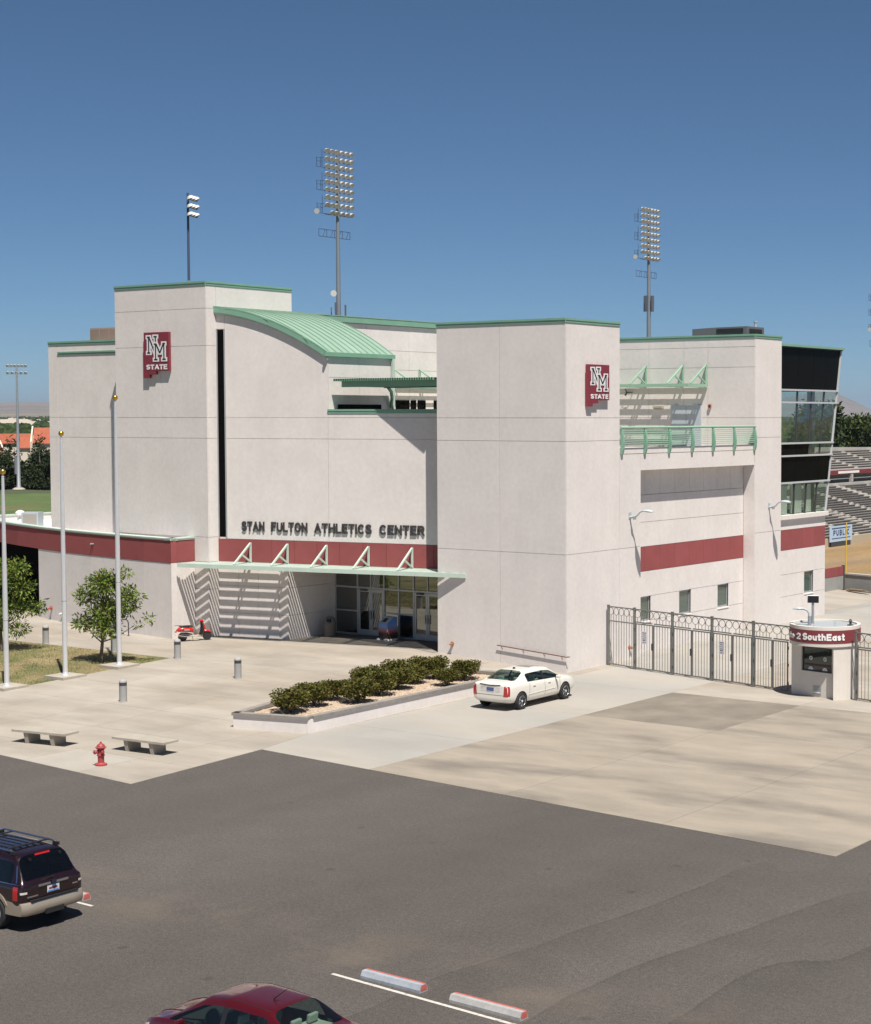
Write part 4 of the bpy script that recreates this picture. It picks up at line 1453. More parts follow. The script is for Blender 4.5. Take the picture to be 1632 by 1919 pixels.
BOLM = mat('bollard_grey', (0.33, 0.325, 0.315), 0.8, var=0.06, scale=6)
BOLB = mat('bollard_louvre', (0.075, 0.075, 0.078), 0.5)
bol = None
for i, (x, y, lb) in enumerate(((-9.77, -16.3, 'grey domed bollard standing alone between the flagpoles and the planter front'),
                                (-9.57, -10.36, 'grey domed bollard in the open plaza before the entrance wall'),
                                (-15.8, -8.03, 'grey domed bollard in front of the red scooter'),
                                (-19.9, -8.16, 'grey domed bollard partly behind the tallest flagpole'),
                                (-25.0, -7.98, 'grey domed bollard farthest from the entrance, by the lawn edge'))):
    if bol is None:
        bol = thing('bollard', lb, 'bollard', (x, y, G(x, y)), group='plaza bollards')
        MB().lathe([(.165, 0), (.165, .02), (.15, .025), (.15, .63), (.152, .64)], 20).build('post', BOLM, bol, smooth=True)
        lv = MB()
        lv.lathe([(.13, .64), (.13, .77)], 20)
        for k_ in range(3):
            lv.lathe([(.135, .648 + k_ * .042), (.156, .655 + k_ * .042), (.156, .67 + k_ * .042), (.135, .68 + k_ * .042)], 20)
        lo = lv.build('light_louvre', BOLB, bol)
        MB().lathe([(.153, .77), (.153, .79), (.14, .835), (.11, .87), (.06, .888), (0, .892)], 20).build('dome_cap', BOLM, bol, smooth=True)
    else:
        dup(bol, (x, y, G(x, y)), label=lb)

GOLD = mat('gold_ball', (0.62, 0.36, 0.07), 0.28, metal=0.9)
for (x, y, h, lb) in ((-16.55, -16.58, 9.05, 'shortest silver flagpole with gold ball, at the edge of the picture'),
                      (-16.43, -13.72, 10.5, 'middle silver flagpole with gold ball on the lawn'),
                      (-16.49, -10.76, 11.95, 'tallest silver flagpole with gold ball beside the young tree')):
    z = G(x, y)
    t = thing('flagpole', lb, 'flagpole', (x, y, z), group='three silver flagpoles')
    mb = MB()
    mb.extrude([(-.62, -.62, .10), (.62, -.62, .10), (.62, .62, .10), (-.62, .62, .10)], (0, 0, -.2))
    mb.build('base_pad', PLAINCONC, t)
    MB().lathe([(.22, .10), (.21, .125), (.14, .14), (.125, .19), (.105, .20)], 20).build('base_collar', ALUM, t, smooth=True)
    k_ = h - .35
    MB().lathe([(.105, .19), (.105, k_ * .25), (.10, k_ * .45), (.075, k_ * .8), (.055, k_), (.06, k_), (.06, k_ + .05), (.03, k_ + .07), (.02, k_ + .12)], 16).build('pole', ALUM, t, smooth=True)
    MB().lathe([(.107, 0), (.107, .03)], 16, (0, 0, k_ * .32)).build('pole_joint', GREYMET, t)
    MB().lathe([(0.001, -.12), (.06, -.104), (.104, -.06), (.12, 0), (.104, .06), (.06, .104), (0.001, .12)], 16, (0, 0, k_ + .22)).build('ball', GOLD, t, smooth=True)
    MB().path([(.085, -.06, 1.3), (.085, -.06, k_ * .5), (.07, -.05, k_ - .1)], .008, n=5).build('halyard', mat('rope', (0.5, 0.5, 0.48), 0.8), t)

# ------------------------------------------------------------------ handrail, wall fittings, bike racks, bin, kiosk
RUST = mat('brown_painted_pipe', (0.14, 0.06, 0.045), 0.5)
t = thing('handrail', 'sloping brown pipe handrail on the corner tower wall', 'handrail', (-1.8, 0, 0))
MB().path([(-1.95, -.09, 1.01), (-1.9, -.09, 1.01), (1.75, -.09, .77), (1.84, -.09, .76), (2.0, -.09, .78), (2.03, -.05, .79)], .024, n=8).build('rail', RUST, t, smooth=True)
for x in (-1.7, -.5, .65, 1.62):
    z = 1.0 - (x + 1.9) * .0658
    MB().path([(x, -.09, z - .02), (x, -.07, z - .1), (x, 0.0, z - .11)], .014, n=6).build('bracket', RUST, t)
BRASS = mat('weathered_brass', (0.42, 0.20, 0.10), 0.45, metal=0.4, var=0.2, scale=20)
def standpipe(label, loc, nx, ny, m, s=1.0):
    t = thing('standpipe', label, 'standpipe', loc, math.atan2(ny, nx))
    mb = MB()
    mb.lathe([(.10, 0), (.10, .02), (.05, .03), (.05, .10), (.055, .11)], 12, axis='x')
    mb.build('body', m, t, smooth=True)
    for sd in (-1, 1):
        MB().tube((.08, 0, 0), (.16, sd * .08, -.02), .045, n=10).build('outlet', m, t)
    MB().tube((.005, 0, -.05), (.012, 0, -.2), .02, n=6).build('drain', m, t)
standpipe('brass fire connection low on the corner tower near the doors', (-6.4, 0.0, .88), 0, -1, BRASS)
standpipe('reddish fire connection low on the curved wing wall', (-32.75, -1.53, 1.05), .16, -.987, mat('red_cap', (0.42, 0.09, 0.05), .5))
standpipe('brass pipe outlet on the white wall behind the gate', (0.0, 5.07, .62), 1, 0, BRASS)
t = thing('hose_bib', 'small white pipe fitting on the curved wing wall', 'pipe fitting', (-31.5, -1.85, .85), R(-80))
MB().tube((0, 0, 0), (.16, 0, 0), .05, n=8).build('cap', WHITE, t)
MB().tube((.12, 0, 0), (.12, 0, -.5), .012, n=6).build('pipe', GREYMET, t)
t = thing('wall_floodlight', 'pair of tiny floodlights on the maroon band of the wing', 'floodlight', (-28.1, -2.52, 4.75), R(-80))
for y_ in (-.12, .12):
    MB().lathe([(.03, 0), (.05, .12), (.06, .2)], 10, (0, y_, 0), axis='x').build('lamp_head', LAMPGREY, t, smooth=True)
t.scale = (.55, .55, .55)
MB().box((-.01, -.2, -.06), (.03, .2, .06)).build('base_plate', LAMPGREY, t)
hoop = None
for x, y, lb in ((-24.0, -4.2, 'dark bike rack hoop to one side of the young tree, closer to the entrance'), (-25.0, -4.05, 'dark bike rack hoop behind the crown of the young tree')):
    if hoop is None:
        hoop = thing('bike_rack', lb, 'bike rack', (x, y, G(x, y)), R(75), 'bike racks by the wing wall')
        MB().path([(-.35, 0, 0), (-.35, 0, .62), (-.31, 0, .76), (-.2, 0, .83), (.2, 0, .83), (.31, 0, .76), (.35, 0, .62), (.35, 0, 0)], .027, n=8).build('hoop', DKMET, hoop, smooth=True)
        for x_ in (-.35, .35):
            MB().lathe([(.07, 0), (.07, .012)], 10, (x_, 0, 0)).build('foot', DKMET, hoop)
    else:
        dup(hoop, (x, y, G(x, y)), label=lb)
AGG = mat('exposed_aggregate', (0.19, 0.165, 0.135), 0.9, var=0.2, scale=25, fine=0.3, fscale=60)
t = thing('litter_bin', 'round stone litter bin with hooded lid inside the shaded entrance', 'litter bin', (-15.35, 1.45, .427))
MB().lathe([(.27, 0), (.29, .03), (.32, .62), (.33, .66), (.31, .68)], 20).build('body', AGG, t, smooth=True)
MB().lathe([(.31, .68), (.30, .72), (.27, .86), (.2, .96), (.1, 1.0), (0, 1.005)], 20).build('lid', mat('bin_lid_grey', (.16, .155, .15), .6), t, smooth=True)
MB().box((.06, -.305, .74), (.28, -.2, .90)).build('opening', BLACK, t)
SUNM = bpy.data.materials.new('sunset_print')
SUNM.use_nodes = True
nt = SUNM.node_tree
b = nt.nodes['Principled BSDF']
tc = nt.nodes.new('ShaderNodeTexCoord')
sp = nt.nodes.new('ShaderNodeSeparateXYZ')
nz = nt.nodes.new('ShaderNodeTexNoise')
nz.inputs['Scale'].default_value = 5
mt = nt.nodes.new('ShaderNodeMath')
mt.operation = 'MULTIPLY_ADD'
mt.inputs[1].default_value = .16
cr = nt.nodes.new('ShaderNodeValToRGB')
nt.links.new(tc.outputs['Object'], sp.inputs[0])
nt.links.new(tc.outputs['Object'], nz.inputs['Vector'])
nt.links.new(nz.outputs['Fac'], mt.inputs[0])
nt.links.new(sp.outputs[2], mt.inputs[2])
nt.links.new(mt.outputs[0], cr.inputs[0])
nt.links.new(cr.outputs[0], b.inputs['Base Color'])
e = cr.color_ramp.elements
e[0].position, e[0].color = 0.0, (.03, .018, .015, 1)
e[1].position, e[1].color = 1.0, (.12, .28, .62, 1)
for ps, c in ((.42, (.05, .03, .025, 1)), (.48, (.30, .08, .05, 1)), (.62, (.38, .24, .34, 1)), (.78, (.20, .34, .66, 1))):
    x_ = e.new(ps)
    x_.color = c
t = thing('drop_box_kiosk', 'blue and orange sunset-printed drop box on white feet beside the doors', 'drop box', (-12.1, 2.05, .427), R(-14))
mb = MB()
mb.extrude([(-.38, -.28, .08), (-.38, -.28, .82), (-.38, .1, 1.12), (-.38, .3, 1.12), (-.38, .3, .08)], (.76, 0, 0))
mb.build('cabinet', SUNM, t)
mb = MB()
mb.obox((0, -.10, .975), (.34, 0, 0), (0, .185, .146), (0, -.006, .0085))
mb.build('sloped_top', mat('pale_blue_panel', (.32, .40, .52), .4), t)
mb = MB()
mb.obox((-.02, -.12, .968), (.14, 0, 0), (0, .10, .079), (0, -.010, .0135))
mb.build('drop_slot', BLACK, t)
for x_ in (-.3, .3):
    mb = MB()
    mb.box((x_ - .09, -.40, 0), (x_ + .09, .3, .08))
    mb.build('foot', WHITE, t)

# ------------------------------------------------------------------ wall lamps on the drive side
lamp = None
for y, z, lb in ((5.11, 6.62, 'grey cobra-head wall lamp beside the recessed maroon panel, nearer the corner tower'),
                 (18.55, 6.50, 'grey cobra-head wall lamp on the pier beside the glass wall')):
    if lamp is None:
        lamp = thing('wall_lamp', lb, 'wall lamp', (0.0, y, z), 0, 'wall lamps on the drive side')
        MB().box((.004, -.1, -.02), (.03, .1, .26)).build('base_plate', LAMPGREY, lamp)
        MB().path([(.03, 0, .05), (.28, 0, .06), (.42, .02, .16), (.55, .03, .30), (.72, .03, .355)], [.06, .055, .05, .04, .035], n=8).build('arm', LAMPGREY, lamp, smooth=True)
        MB().tube((.26, 0, -.06), (.26, 0, .1), .075, n=10).build('knuckle', GREYMET, lamp)
        mb = MB()
        prof = [(.66, .04, .33, .38), (.78, .12, .31, .42), (.92, .20, .295, .44), (1.06, .21, .29, .435), (1.19, .16, .295, .40), (1.28, .06, .31, .35)]
        vs, fs = [], []
        for x_, w_, zb, zt in prof:
            for a_ in range(10):
                an = 2 * math.pi * a_ / 10
                zc = (zb + zt) / 2
                vs.append((x_, .03 + w_ * math.cos(an), zc + (zt - zc) * math.sin(an)))
        for i in range(5):
            for a_ in range(10):
                fs.append((i * 10 + a_, i * 10 + (a_ + 1) % 10, (i + 1) * 10 + (a_ + 1) % 10, (i + 1) * 10 + a_))
        fs += [tuple(range(10)), tuple(range(50, 60))]
        mb.add(vs, fs)
        mb.build('lamp_head', LAMPGREY, lamp, smooth=True)
    else:
        dup(lamp, (0.0, y, z), label=lb)

# things on the terrace wall
t = thing('wall_light', 'cream box light on the shaded terrace wall beside the door', 'wall light', (-5.83, 16.97, 11.72))
mb = MB()
mb.extrude([(-.28, 0, 0), (-.28, -.18, .02), (-.28, -.24, .13), (-.28, 0, .2)], (.56, 0, 0))
mb.build('housing', mat('cream_plastic', (.62, .56, .44), .6), t)
MB().box((-.24, -.2, -.03), (.24, -.04, .015)).build('lens', mat('lens_grey', (.4, .4, .38), .3), t)
t = thing('fire_alarm', 'small rust-coloured alarm box on the terrace wall', 'alarm', (-2.67, 16.97, 11.75))
MB().box((-.07, -.1, 0), (.07, 0, .2)).build('box', mat('rust_red', (.30, .10, .06), .6), t)
MB().lathe([(.05, 0), (.04, .05)], 10, (0, -.1, .1), axis='y').build('horn', DKMET, t)
t = thing('wall_fan', 'black cage fan on the terrace wall under the canopy', 'fan', (-7.75, 16.9, 12.62), scale=.6)
for k_ in range(3):
    an = k_ * math.pi * 2 / 3
    mb = MB()
    mb.obox((math.cos(an) * .18, -.3, math.sin(an) * .18), (math.cos(an) * .17, 0, math.sin(an) * .17), (-math.sin(an) * .06, .03, math.cos(an) * .06), (0, .004, 0))
    mb.build('blade', DKMET, t)
for k_ in range(8):
    an = k_ * math.pi / 4
    MB().tube((math.cos(an) * .05, -.36, math.sin(an) * .05), (math.cos(an) * .4, -.3, math.sin(an) * .4), .008, n=5).build('cage_wire', DKMET, t)
MB().tube((.35, -.25, 0), (.35, .07, 0), .05, n=8).build('bracket', DKMET, t)

# roof plant
t = thing('rooftop_unit', 'dark grey low rooftop unit on the pier roof', 'rooftop unit', (-2.4, 18.5, 15.40))
RU = mat('dark_grey_unit', (.12, .12, .13), .6)
mb = MB()
mb.extrude([(-1.7, -1.0, 0), (1.6, -1.0, 0), (1.6, -1.0, .62), (-.3, -1.0, .60), (-1.7, -1.0, .55)], (0, 1.9, 0))
mb.build('cabinet', RU, t)
MB().box((-.2, -1.03, .3), (1.4, -.98, .52)).build('louvre', BLACK, t)
MB().box((1.58, -.7, .28), (1.64, .6, .5)).build('louvre', BLACK, t)
MB().lathe([(.07, 0), (.07, .25), (.1, .27), (.1, .34)], 10, (1.3, .5, .62)).build('vent_pipe', LAMPGREY, t)
t = thing('rooftop_unit', 'tan louvred rooftop unit behind the far parapet, beside the left tower', 'rooftop unit', (-33.2, 3.0, 15.15))
TANU = mat('tan_unit', (.30, .22, .17), .7)
MB().box((-.8, -.6, 0), (2.8, .9, 1.05)).build('cabinet', TANU, t)
for k_ in range(3):
    MB().box((-.7 + k_ * .78, -.64, .12), (-.02 + k_ * .78, -.59, .95)).build('louvre', mat('tan_louvre', (.20, .15, .12), .8), t)
MB().box((1.3, -.4, 1.05), (2.8, .6, 1.2)).build('fan_deck', TANU, t)
t = thing('air_conditioner', 'pale air conditioning unit with a grille on the low wing roof', 'air conditioner', (-40.4, 3.3, 4.9), R(30))
MB().box((-.5, -.4, 0), (.5, .4, .85)).build('cabinet', LAMPGREY, t)
MB().box((-.4, -.43, .1), (.4, -.395, .75)).build('grille', mat('grille_tan', (.3, .28, .25), .7), t)
t = thing('roof_vent', 'white mushroom vent on the low wing roof beside the air conditioner', 'vent', (-41.9, 3.6, 4.9))
MB().lathe([(.16, 0), (.16, .6), (.28, .62), (.28, .78), (.1, .9)], 14).build('hood', WHITE, t, smooth=True)

# ------------------------------------------------------------------ fence and gates
IRON = mat('grey_iron', (0.165, 0.165, 0.152), 0.55, var=0.08, scale=6)
F0, F1 = Vector((0.1, 3.12, 0)), Vector((10.7, 0.85, 0))
FD = (F1 - F0).normalized()
FA = math.atan2(FD.y, FD.x)
ring_m = MB()
for i in range(18):
    a0, a1 = 2 * math.pi * i / 18, 2 * math.pi * (i + 1) / 18
    ring_m.bar((.165 * math.cos(a0), 0, .165 * math.sin(a0)), (.165 * math.cos(a1), 0, .165 * math.sin(a1)), .018, .018, up=(0, 1, 0))
ring_m = ring_m.mesh('ring', IRON)
def fence(label, origin, bays, post_at, gates_from, group=None):
    """bays: list of (start, end, gate?) along the fence; fixed parts are one thing, gate leaves things of their own."""
    t = thing('iron_fence', label, 'fence', origin, FA)
    end = bays[-1][1]
    MB().box((0, -.025, 2.68), (end, .025, 2.73)).build('top_rail', IRON, t)
    pm = MB()
    pm.box((-.046, -.046, 0), (.046, .046, 2.76))
    pm.box((-.055, -.055, 2.762), (.055, .055, 2.78))
    pm = pm.mesh('post', IRON)
    for s in post_at:
        put('post', pm, t, (s, 0, 0))
    for a, b2, gate in bays:
        n = max(1, round((b2 - a) / .37))
        st = (b2 - a) / n
        zr = 2.06 if not gate else 2.14
        MB().box((a + .06, -.02, zr - .025), (b2 - .06, .02, zr + .025)).build('rail', IRON, t)
        for i in range(n):
            o = put('ring', ring_m, t, (a + st * (i + .5), 0, 2.505))
            o.scale = (st / .37, 1, 1)
            for j, (x, z1) in enumerate(((a + st * (i + .5), 2.335), (a + st * (i + 1), 2.5))):
                if x > b2 - .05:
                    continue
                z0 = 0.12 if not gate else zr + .03
                MB().box((x - .009, -.009, z0), (x + .009, .009, z1)).build('picket', IRON, t)
        if not gate:
            MB().box((a + .06, -.02, .08), (b2 - .06, .02, .12)).build('rail', IRON, t)
    return t
def gate_leaf(label, s, w, hinge, handle, origin=None):
    p = (origin or F0) + FD * s
    t = thing('gate_leaf', label, 'gate', (p.x, p.y, .03), FA, 'iron gate leaves in the fence')
    mb = MB()
    for a, b2 in (((0, 0, .05), (.05, .04, 2.07)), ((w - .05, 0, .05), (w, .04, 2.07)), ((.05, 0, 2.02), (w - .05, .04, 2.07)), ((.05, 0, .05), (w - .05, .04, .1))):
        mb.box((a[0], -.02, a[2]), (b2[0], .02, b2[2]))
    mb.build('gate_frame', IRON, t)
    n = 5
    for i in range(n):
        x = .05 + (w - .1) * (i + 1) / (n + 1)
        MB().box((x - .009, -.009, .1), (x + .009, .009, 2.02)).build('picket', IRON, t)
    hx = -.02 if hinge < 0 else w + .02
    for z in (.35, 1.1, 1.8):
        MB().tube((hx, -.02, z - .06), (hx, -.02, z + .06), .03, n=8).build('hinge', DKMET, t)
    if handle:
        x = w - .03 if hinge < 0 else .03
        MB().box((x - .035, -.06, .95), (x + .035, .03, 1.25)).build('latch', DKMET, t)
    return t
G1 = [1.73, 2.90, 4.07, 5.24, 6.41, 7.58, 8.75, 9.80]
fence('grey iron fence with a row of rings running from the building to the round booth', F0 + EZ * .016, [(0.06, 1.73, False)] + [(G1[i], G1[i + 1], True) for i in range(7)] + [(9.80, 10.72, True)],
      [0.06, 1.73, 4.07, 6.41, 8.75], 1.73)
ORD = ['first', 'second', 'third', 'fourth', 'fifth', 'sixth', 'seventh', 'eighth']
for i in range(8):
    s0 = G1[i]
    s1 = G1[i + 1] if i < 7 else 10.70
    w = s1 - s0 - (.075 if True else 0)
    gate_leaf('grey iron gate leaf, %s in line from the building' % ORD[i], s0 + (.065 if i % 2 == 0 else .01), w, -1 if i % 2 == 0 else 1, i % 2 == 0)
F2 = Vector((13.72, 0.55, 0))
fence('short end of grey ringed iron fence on the far side of the booth', F2 + EZ * .016, [(0.0, 1.2, True), (1.2, 2.4, True)], [0.0, 2.4], 0)
gate_leaf('grey iron gate leaf on the far side of the booth, next to its wall', 0.065, 1.1, -1, True, F2)
gate_leaf('outermost grey iron gate leaf on the far side of the booth', 1.21, 1.1, 1, False, F2)
PAPER = mat('paper_notice', (.66, .65, .68), .7)
INK = mat('notice_ink', (.20, .19, .22), .7)
for s, zc, lb in ((2.38, 1.50, 'white printed notice on the first pair of gates'), (7.0, 1.50, 'white printed notice on the gate farther along towards the booth')):
    p = F0 + FD * s
    t = thing('notice', lb, 'notice', (p.x, p.y, zc), FA)
    MB().box((-.16, -.045, -.28), (.16, -.035, .28)).build('sheet', PAPER, t)
    for k_, (w_, h_) in enumerate(((.24, .035), (.2, .03), (.24, .025), (.22, .025), (.18, .05), (.22, .025))):
        MB().box((-w_ / 2, -.049, .2 - k_ * .085), (w_ / 2, -.0455, .2 - k_ * .085 + h_)).build('text_line', INK, t)

# ------------------------------------------------------------------ ticket booth
BC = Vector((12.10, 1.03, .016))
tb = thing('ticket_booth', 'round white ticket booth with a maroon band lettered in white', 'booth', BC)
BU, BV = Vector((.895, .445, 0)), Vector((.445, -.895, 0))      # rightwards / towards the lot
RB = 1.37
def bpt(th, r):
    return BU * (math.sin(th) * r) + BV * (math.cos(th) * r)
A_ = Vector((10.80, .62, 0)) - Vector((BC.x, BC.y, 0))
B_ = Vector((12.92, .26, 0)) - Vector((BC.x, BC.y, 0))
thA, thC = math.atan2(A_.dot(BU), A_.dot(BV)), R(14.5)
poly = [A_, B_] + [bpt(thC + (2 * math.pi + thA - thC) * i / 40, RB) for i in range(40)]
ch = (B_ - A_).normalized()
chn = Vector((ch.y, -ch.x, 0))
clen = (B_ - A_).length
BST = mat('booth_stucco', (.62, .575, .52), .9, var=.05, scale=1.5, bump=.15, bscale=40)
# body with a window opening: solid below, above and beside the window
wa, wb, wz0, wz1 = .50, 2.02, 1.02, 2.02
inner_cut = [A_ - chn * .5, B_ - chn * .5]
bodyp = [A_ - chn * .22, B_ - chn * .22] + poly[2:]
mb = MB()
mb.prism([(p.x, p.y) for p in bodyp], -.1, 2.14)
mb.build('body', BST, tb)
def chord_panel(a, b2, z0, z1, nm='front_wall', m=BST, d0=0.0, d1=-.219):
    mb = MB()
    mb.extrude([A_ + ch * a + chn * d0 + EZ * z0, A_ + ch * b2 + chn * d0 + EZ * z0, A_ + ch * b2 + chn * d0 + EZ * z1, A_ + ch * a + chn * d0 + EZ * z1], chn * (d1 - d0))
    return mb.build(nm, m, tb)
chord_panel(0, clen, -.1, wz0)
chord_panel(0, wa, wz0, wz1)
chord_panel(wb, clen, wz0, wz1)
chord_panel(0, clen, wz1, 2.138)
BG = glass('booth_glass', (.5, .55, .5), 0.0, 0.03, dark=(.028, .032, .030))
w_ = chord_panel(wa + .05, wb - .05, wz0 + .05, wz1 - .05, 'window', BG, -.10, -.12)
for a, b2, z0, z1 in ((wa, wa + .05, wz0, wz1), (wb - .05, wb, wz0, wz1), (wa + .05, wb - .05, wz0, wz0 + .05), (wa + .05, wb - .05, wz1 - .05, wz1)):
    o = chord_panel(a, b2, z0, z1, 'window_frame', DKMET, -.07, -.13)
    o.parent = w_
SPK = mat('speaker_white', (.55, .56, .56), .5)
for u, z, rad, half in ((.92, 1.55, .085, False), (1.62, 1.55, .085, False), (.92, 1.08, .13, True), (1.62, 1.08, .13, True)):
    c_ = A_ + ch * u + chn * -.095 + EZ * z
    mb = MB()
    n = 14
    pts = [c_ + ch * (rad * math.cos(i * (math.pi if half else 2 * math.pi) / n)) + EZ * (rad * math.sin(i * (math.pi if half else 2 * math.pi) / n)) for i in range(n + (1 if half else 0))]
    mb.extrude(pts, chn * .02)
    o = mb.build('speaking_port' if not half else 'pass_tray', SPK, w_)
    if not half:
        mb = MB()
        mb.extrude([c_ + chn * .022 + ch * (.035 * math.cos(i * .785)) + EZ * (.035 * math.sin(i * .785)) for i in range(8)], chn * .006)
        mb.build('port_centre', DKMET, w_)
chord_panel(wa + .12, wb - .12, 1.25, 1.33, 'counter', mat('dark_red_counter', (.05, .012, .012), .5), -.085, -.099)
v_ = chord_panel(1.1, 1.5, .12, .46, 'wall_vent', GREYMET, .02, -.01)
for k_ in range(3):
    o = chord_panel(1.14, 1.46, .17 + k_ * .09, .22 + k_ * .09, 'louvre', WHITE if k_ == 0 else GREYMET, .035, .021)
    o.parent = v_
# drum: lower ring, maroon band, upper rim, roof
def ring(r0, r1, z0, z1, nm, m):
    MB().lathe([(r0, z0), (r1, z0), (r1, z1), (r0, z1), (r0, z0 + .001)], 56).build(nm, m, tb, smooth=True)
ring(.3, 1.43, 2.142, 2.275, 'drum_ring', BST)
ring(.3, 1.44, 2.277, 2.80, 'maroon_band', mat('booth_maroon', (.19, .035, .04), .55, var=.05, scale=3))
ring(1.30, 1.43, 2.802, 2.94, 'parapet_rim', BST)
RF = mat('booth_roof_grey', (.33, .36, .38), .6, var=.06, scale=2)
MB().lathe([(0, 2.80), (1.30, 2.80), (1.30, 2.87), (0, 2.875)], 48).build('roof', RF, tb)
for d_ in (-.45, .4):
    mb = MB()
    l_ = math.sqrt(1.28 ** 2 - d_ ** 2)
    mb.obox((BU * d_).to_tuple(), BV * l_, BU * .012, EZ * .006)
    mb.v = [(v[0], v[1], v[2] + 2.882) for v in mb.v]
    mb.build('roof_seam', GREYMET, tb)
def around(th0):
    def place(o, u, w):
        th = th0 + (u + w / 2) / 1.445
        d = bpt(th, 1.0)
        tg = BU * math.cos(th) - BV * math.sin(th)
        o.rotation_euler = (0, 0, math.atan2(tg.y, tg.x))
        o.location = d * 1.437 - tg * (w / 2) + EZ * 2.40
    return place
LW = mat('booth_letter_white', (.78, .77, .75), .5)
write('SouthEast', 1.445 * R(70), .275, .02, LW, tb, around(R(-37.5)), gapf=.10, wt=.24)
write('Gate 2', 1.445 * R(54), .25, .02, LW, tb, around(R(-96)), gapf=.10, wt=.2)
t = thing('roof_floodlight', 'black boxy floodlight on a pole on top of the booth', 'floodlight', BC + BU * -.50 + BV * -.35 + EZ * 2.872)
MB().tube((0, 0, 0), (0, 0, .86), .055, n=10).build('pole', GREYMET, t)
mb = MB()
mb.obox((0, 0, 1.0), BU * .24, EZ * .15 + BV * .03, BV * .10)
mb.build('housing', WHITE, t)
mb = MB()
mb.obox(BV * .105 + EZ * 1.0 + BU * .02, BU * .22, EZ * .14 + BV * .028, BV * .012)
mb.build('lens', BLACK, t)
t = thing('roof_lamp', 'grey cobra-head lamp on a short post on top of the booth', 'lamp', BC + BU * -.62 + BV * .25 + EZ * 2.872)
MB().tube((0, 0, 0), (0, 0, .38), .075, n=12).build('post', GREYMET, t)
MB().path([(0, 0, .36), (-.03, 0, .5), tuple(BU * -.10 + EZ * .6), tuple(BU * -.24 + EZ * .66)], [.06, .05, .045, .04], n=8).build('arm', LAMPGREY, t, smooth=True)
vs, fs = [], []
for x_, w2, zb, zt in ((-.20, .05, .62, .70), (-.32, .12, .62, .74), (-.48, .16, .62, .75), (-.62, .12, .63, .71), (-.70, .04, .65, .67)):
    for a_ in range(10):
        an = 2 * math.pi * a_ / 10
        zc = (zb + zt) / 2
        vs.append(BU * x_ + BV * (w2 * math.cos(an)) + EZ * (zc + (zt - zc) * math.sin(an)))
for i in range(4):
    for a_ in range(10):
        fs.append((i * 10 + a_, i * 10 + (a_ + 1) % 10, (i + 1) * 10 + (a_ + 1) % 10, (i + 1) * 10 + a_))
fs += [tuple(range(10)), tuple(range(40, 50))]
MB().add(vs, fs).build('lamp_head', LAMPGREY, t, smooth=True)
t = thing('roof_vent', 'small dark vent on the booth roof rim', 'vent', BC + BU * 1.02 + BV * .1 + EZ * 2.872)
MB().lathe([(.14, 0), (.14, .03), (.05, .05), (.05, .16), (.08, .17), (.03, .26)], 10).build('cap', DKMET, t)

# ------------------------------------------------------------------ wheel stops
STOPC = mat('grey_wheel_stop', (.34, .335, .33), .9, var=.15, scale=6, bump=.2)
STOPR = mat('red_stop_paint', (.46, .11, .085), .75, var=.12, scale=8)
STOPB = mat('blue_grey_stop_paint', (.30, .33, .37), .85, var=.15, scale=7)
def wheel_stop(label, x0, x1, y, rz, m):
    cx = (x0 + x1) / 2
    h = (x1 - x0) / 2
    t = thing('wheel_stop', label, 'wheel stop', (cx, y, 0), rz, 'wheel stops in the lot')
    mb = MB()
    mb.extrude([(-h, -.12, 0), (-h, .12, 0), (-h, .12, .06), (-h, .07, .155), (-h, -.07, .155), (-h, -.12, .06)], (2 * h, 0, 0))
    mb.build('block', m, t)
    mb = MB()
    mb.extrude([(-h + .01, .03, .156), (-h + .01, .071, .156), (-h + .01, .125, .058), (-h + .01, .127, .06), (-h + .01, .073, .16), (-h + .01, .03, .16)], (2 * h - .01, 0, 0))
    mb.build('painted_stripe', STOPR, t)
    mb = MB()
    mb.extrude([(h, -.08, .03), (h, .10, .03), (h, .10, .07), (h, .06, .145), (h, -.06, .145), (h, -.09, .07)], (.004, 0, 0))
    mb.build('painted_end', STOPR, t)
wheel_stop('blue-grey wheel stop with a red stripe, nearer the red car', 20.26, 21.85, -35.84, R(-2), STOPB)
wheel_stop('pale grey wheel stop with red stripe and red end, farther from the red car', 22.65, 24.42, -35.98, R(-2.5), STOPC)
wheel_stop('wheel stop with a red end showing behind the dark SUV', 9.45, 11.12, -35.22, R(-2), STOPC)

# ------------------------------------------------------------------ stadium beyond the building
field = MB()
field.add([(-44, 62, -3.1), (66, 62, -3.1), (66, 226, -3.1), (-44, 226, -3.1)], [(0, 1, 2, 3)])
struct(field.build('playing_field', mat('dry_field', (.27, .175, .075), .95, var=.22, scale=.12, fine=.1, fscale=2, stretch=(1.6, .35, 1), var2=((.21, .155, .10), .09))))
st = thing('stadium_stand', 'grey stadium stand with rows of benches beyond the glass wall', 'stand', (-42, 140, -3.1))
STC = mat('stand_concrete', (.40, .375, .34), .9, var=.08, scale=.5)
STB = mat('dark_bench', (.15, .14, .13), .8, var=.15, scale=1)
Y0_, Y1_ = -58.0, 60.0
def row(x0, z0, tread, rise, i, m=STC):
    mb = MB()
    x1 = x0 - tread
    mb.extrude([(x0, Y0_, z0 - .5), (x0, Y0_, z0 + rise), (x1 - .02, Y0_, z0 + rise), (x1 - .02, Y0_, z0 - .5)], (0, Y1_ - Y0_, 0))
    r = mb.build('stand_row', m, st)
    yy = Y0_ + .5
    while yy < Y1_ - 6:
        mb = MB()
        mb.box((x1 + .12, yy, z0 + rise + .20), (x1 + .42, yy + 8.3, z0 + rise + .27))
        mb.box((x1 + .22, yy + .2, z0 + rise), (x1 + .32, yy + 8.1, z0 + rise + .2))
        mb.build('bench', STB, r)
        yy += 9.5
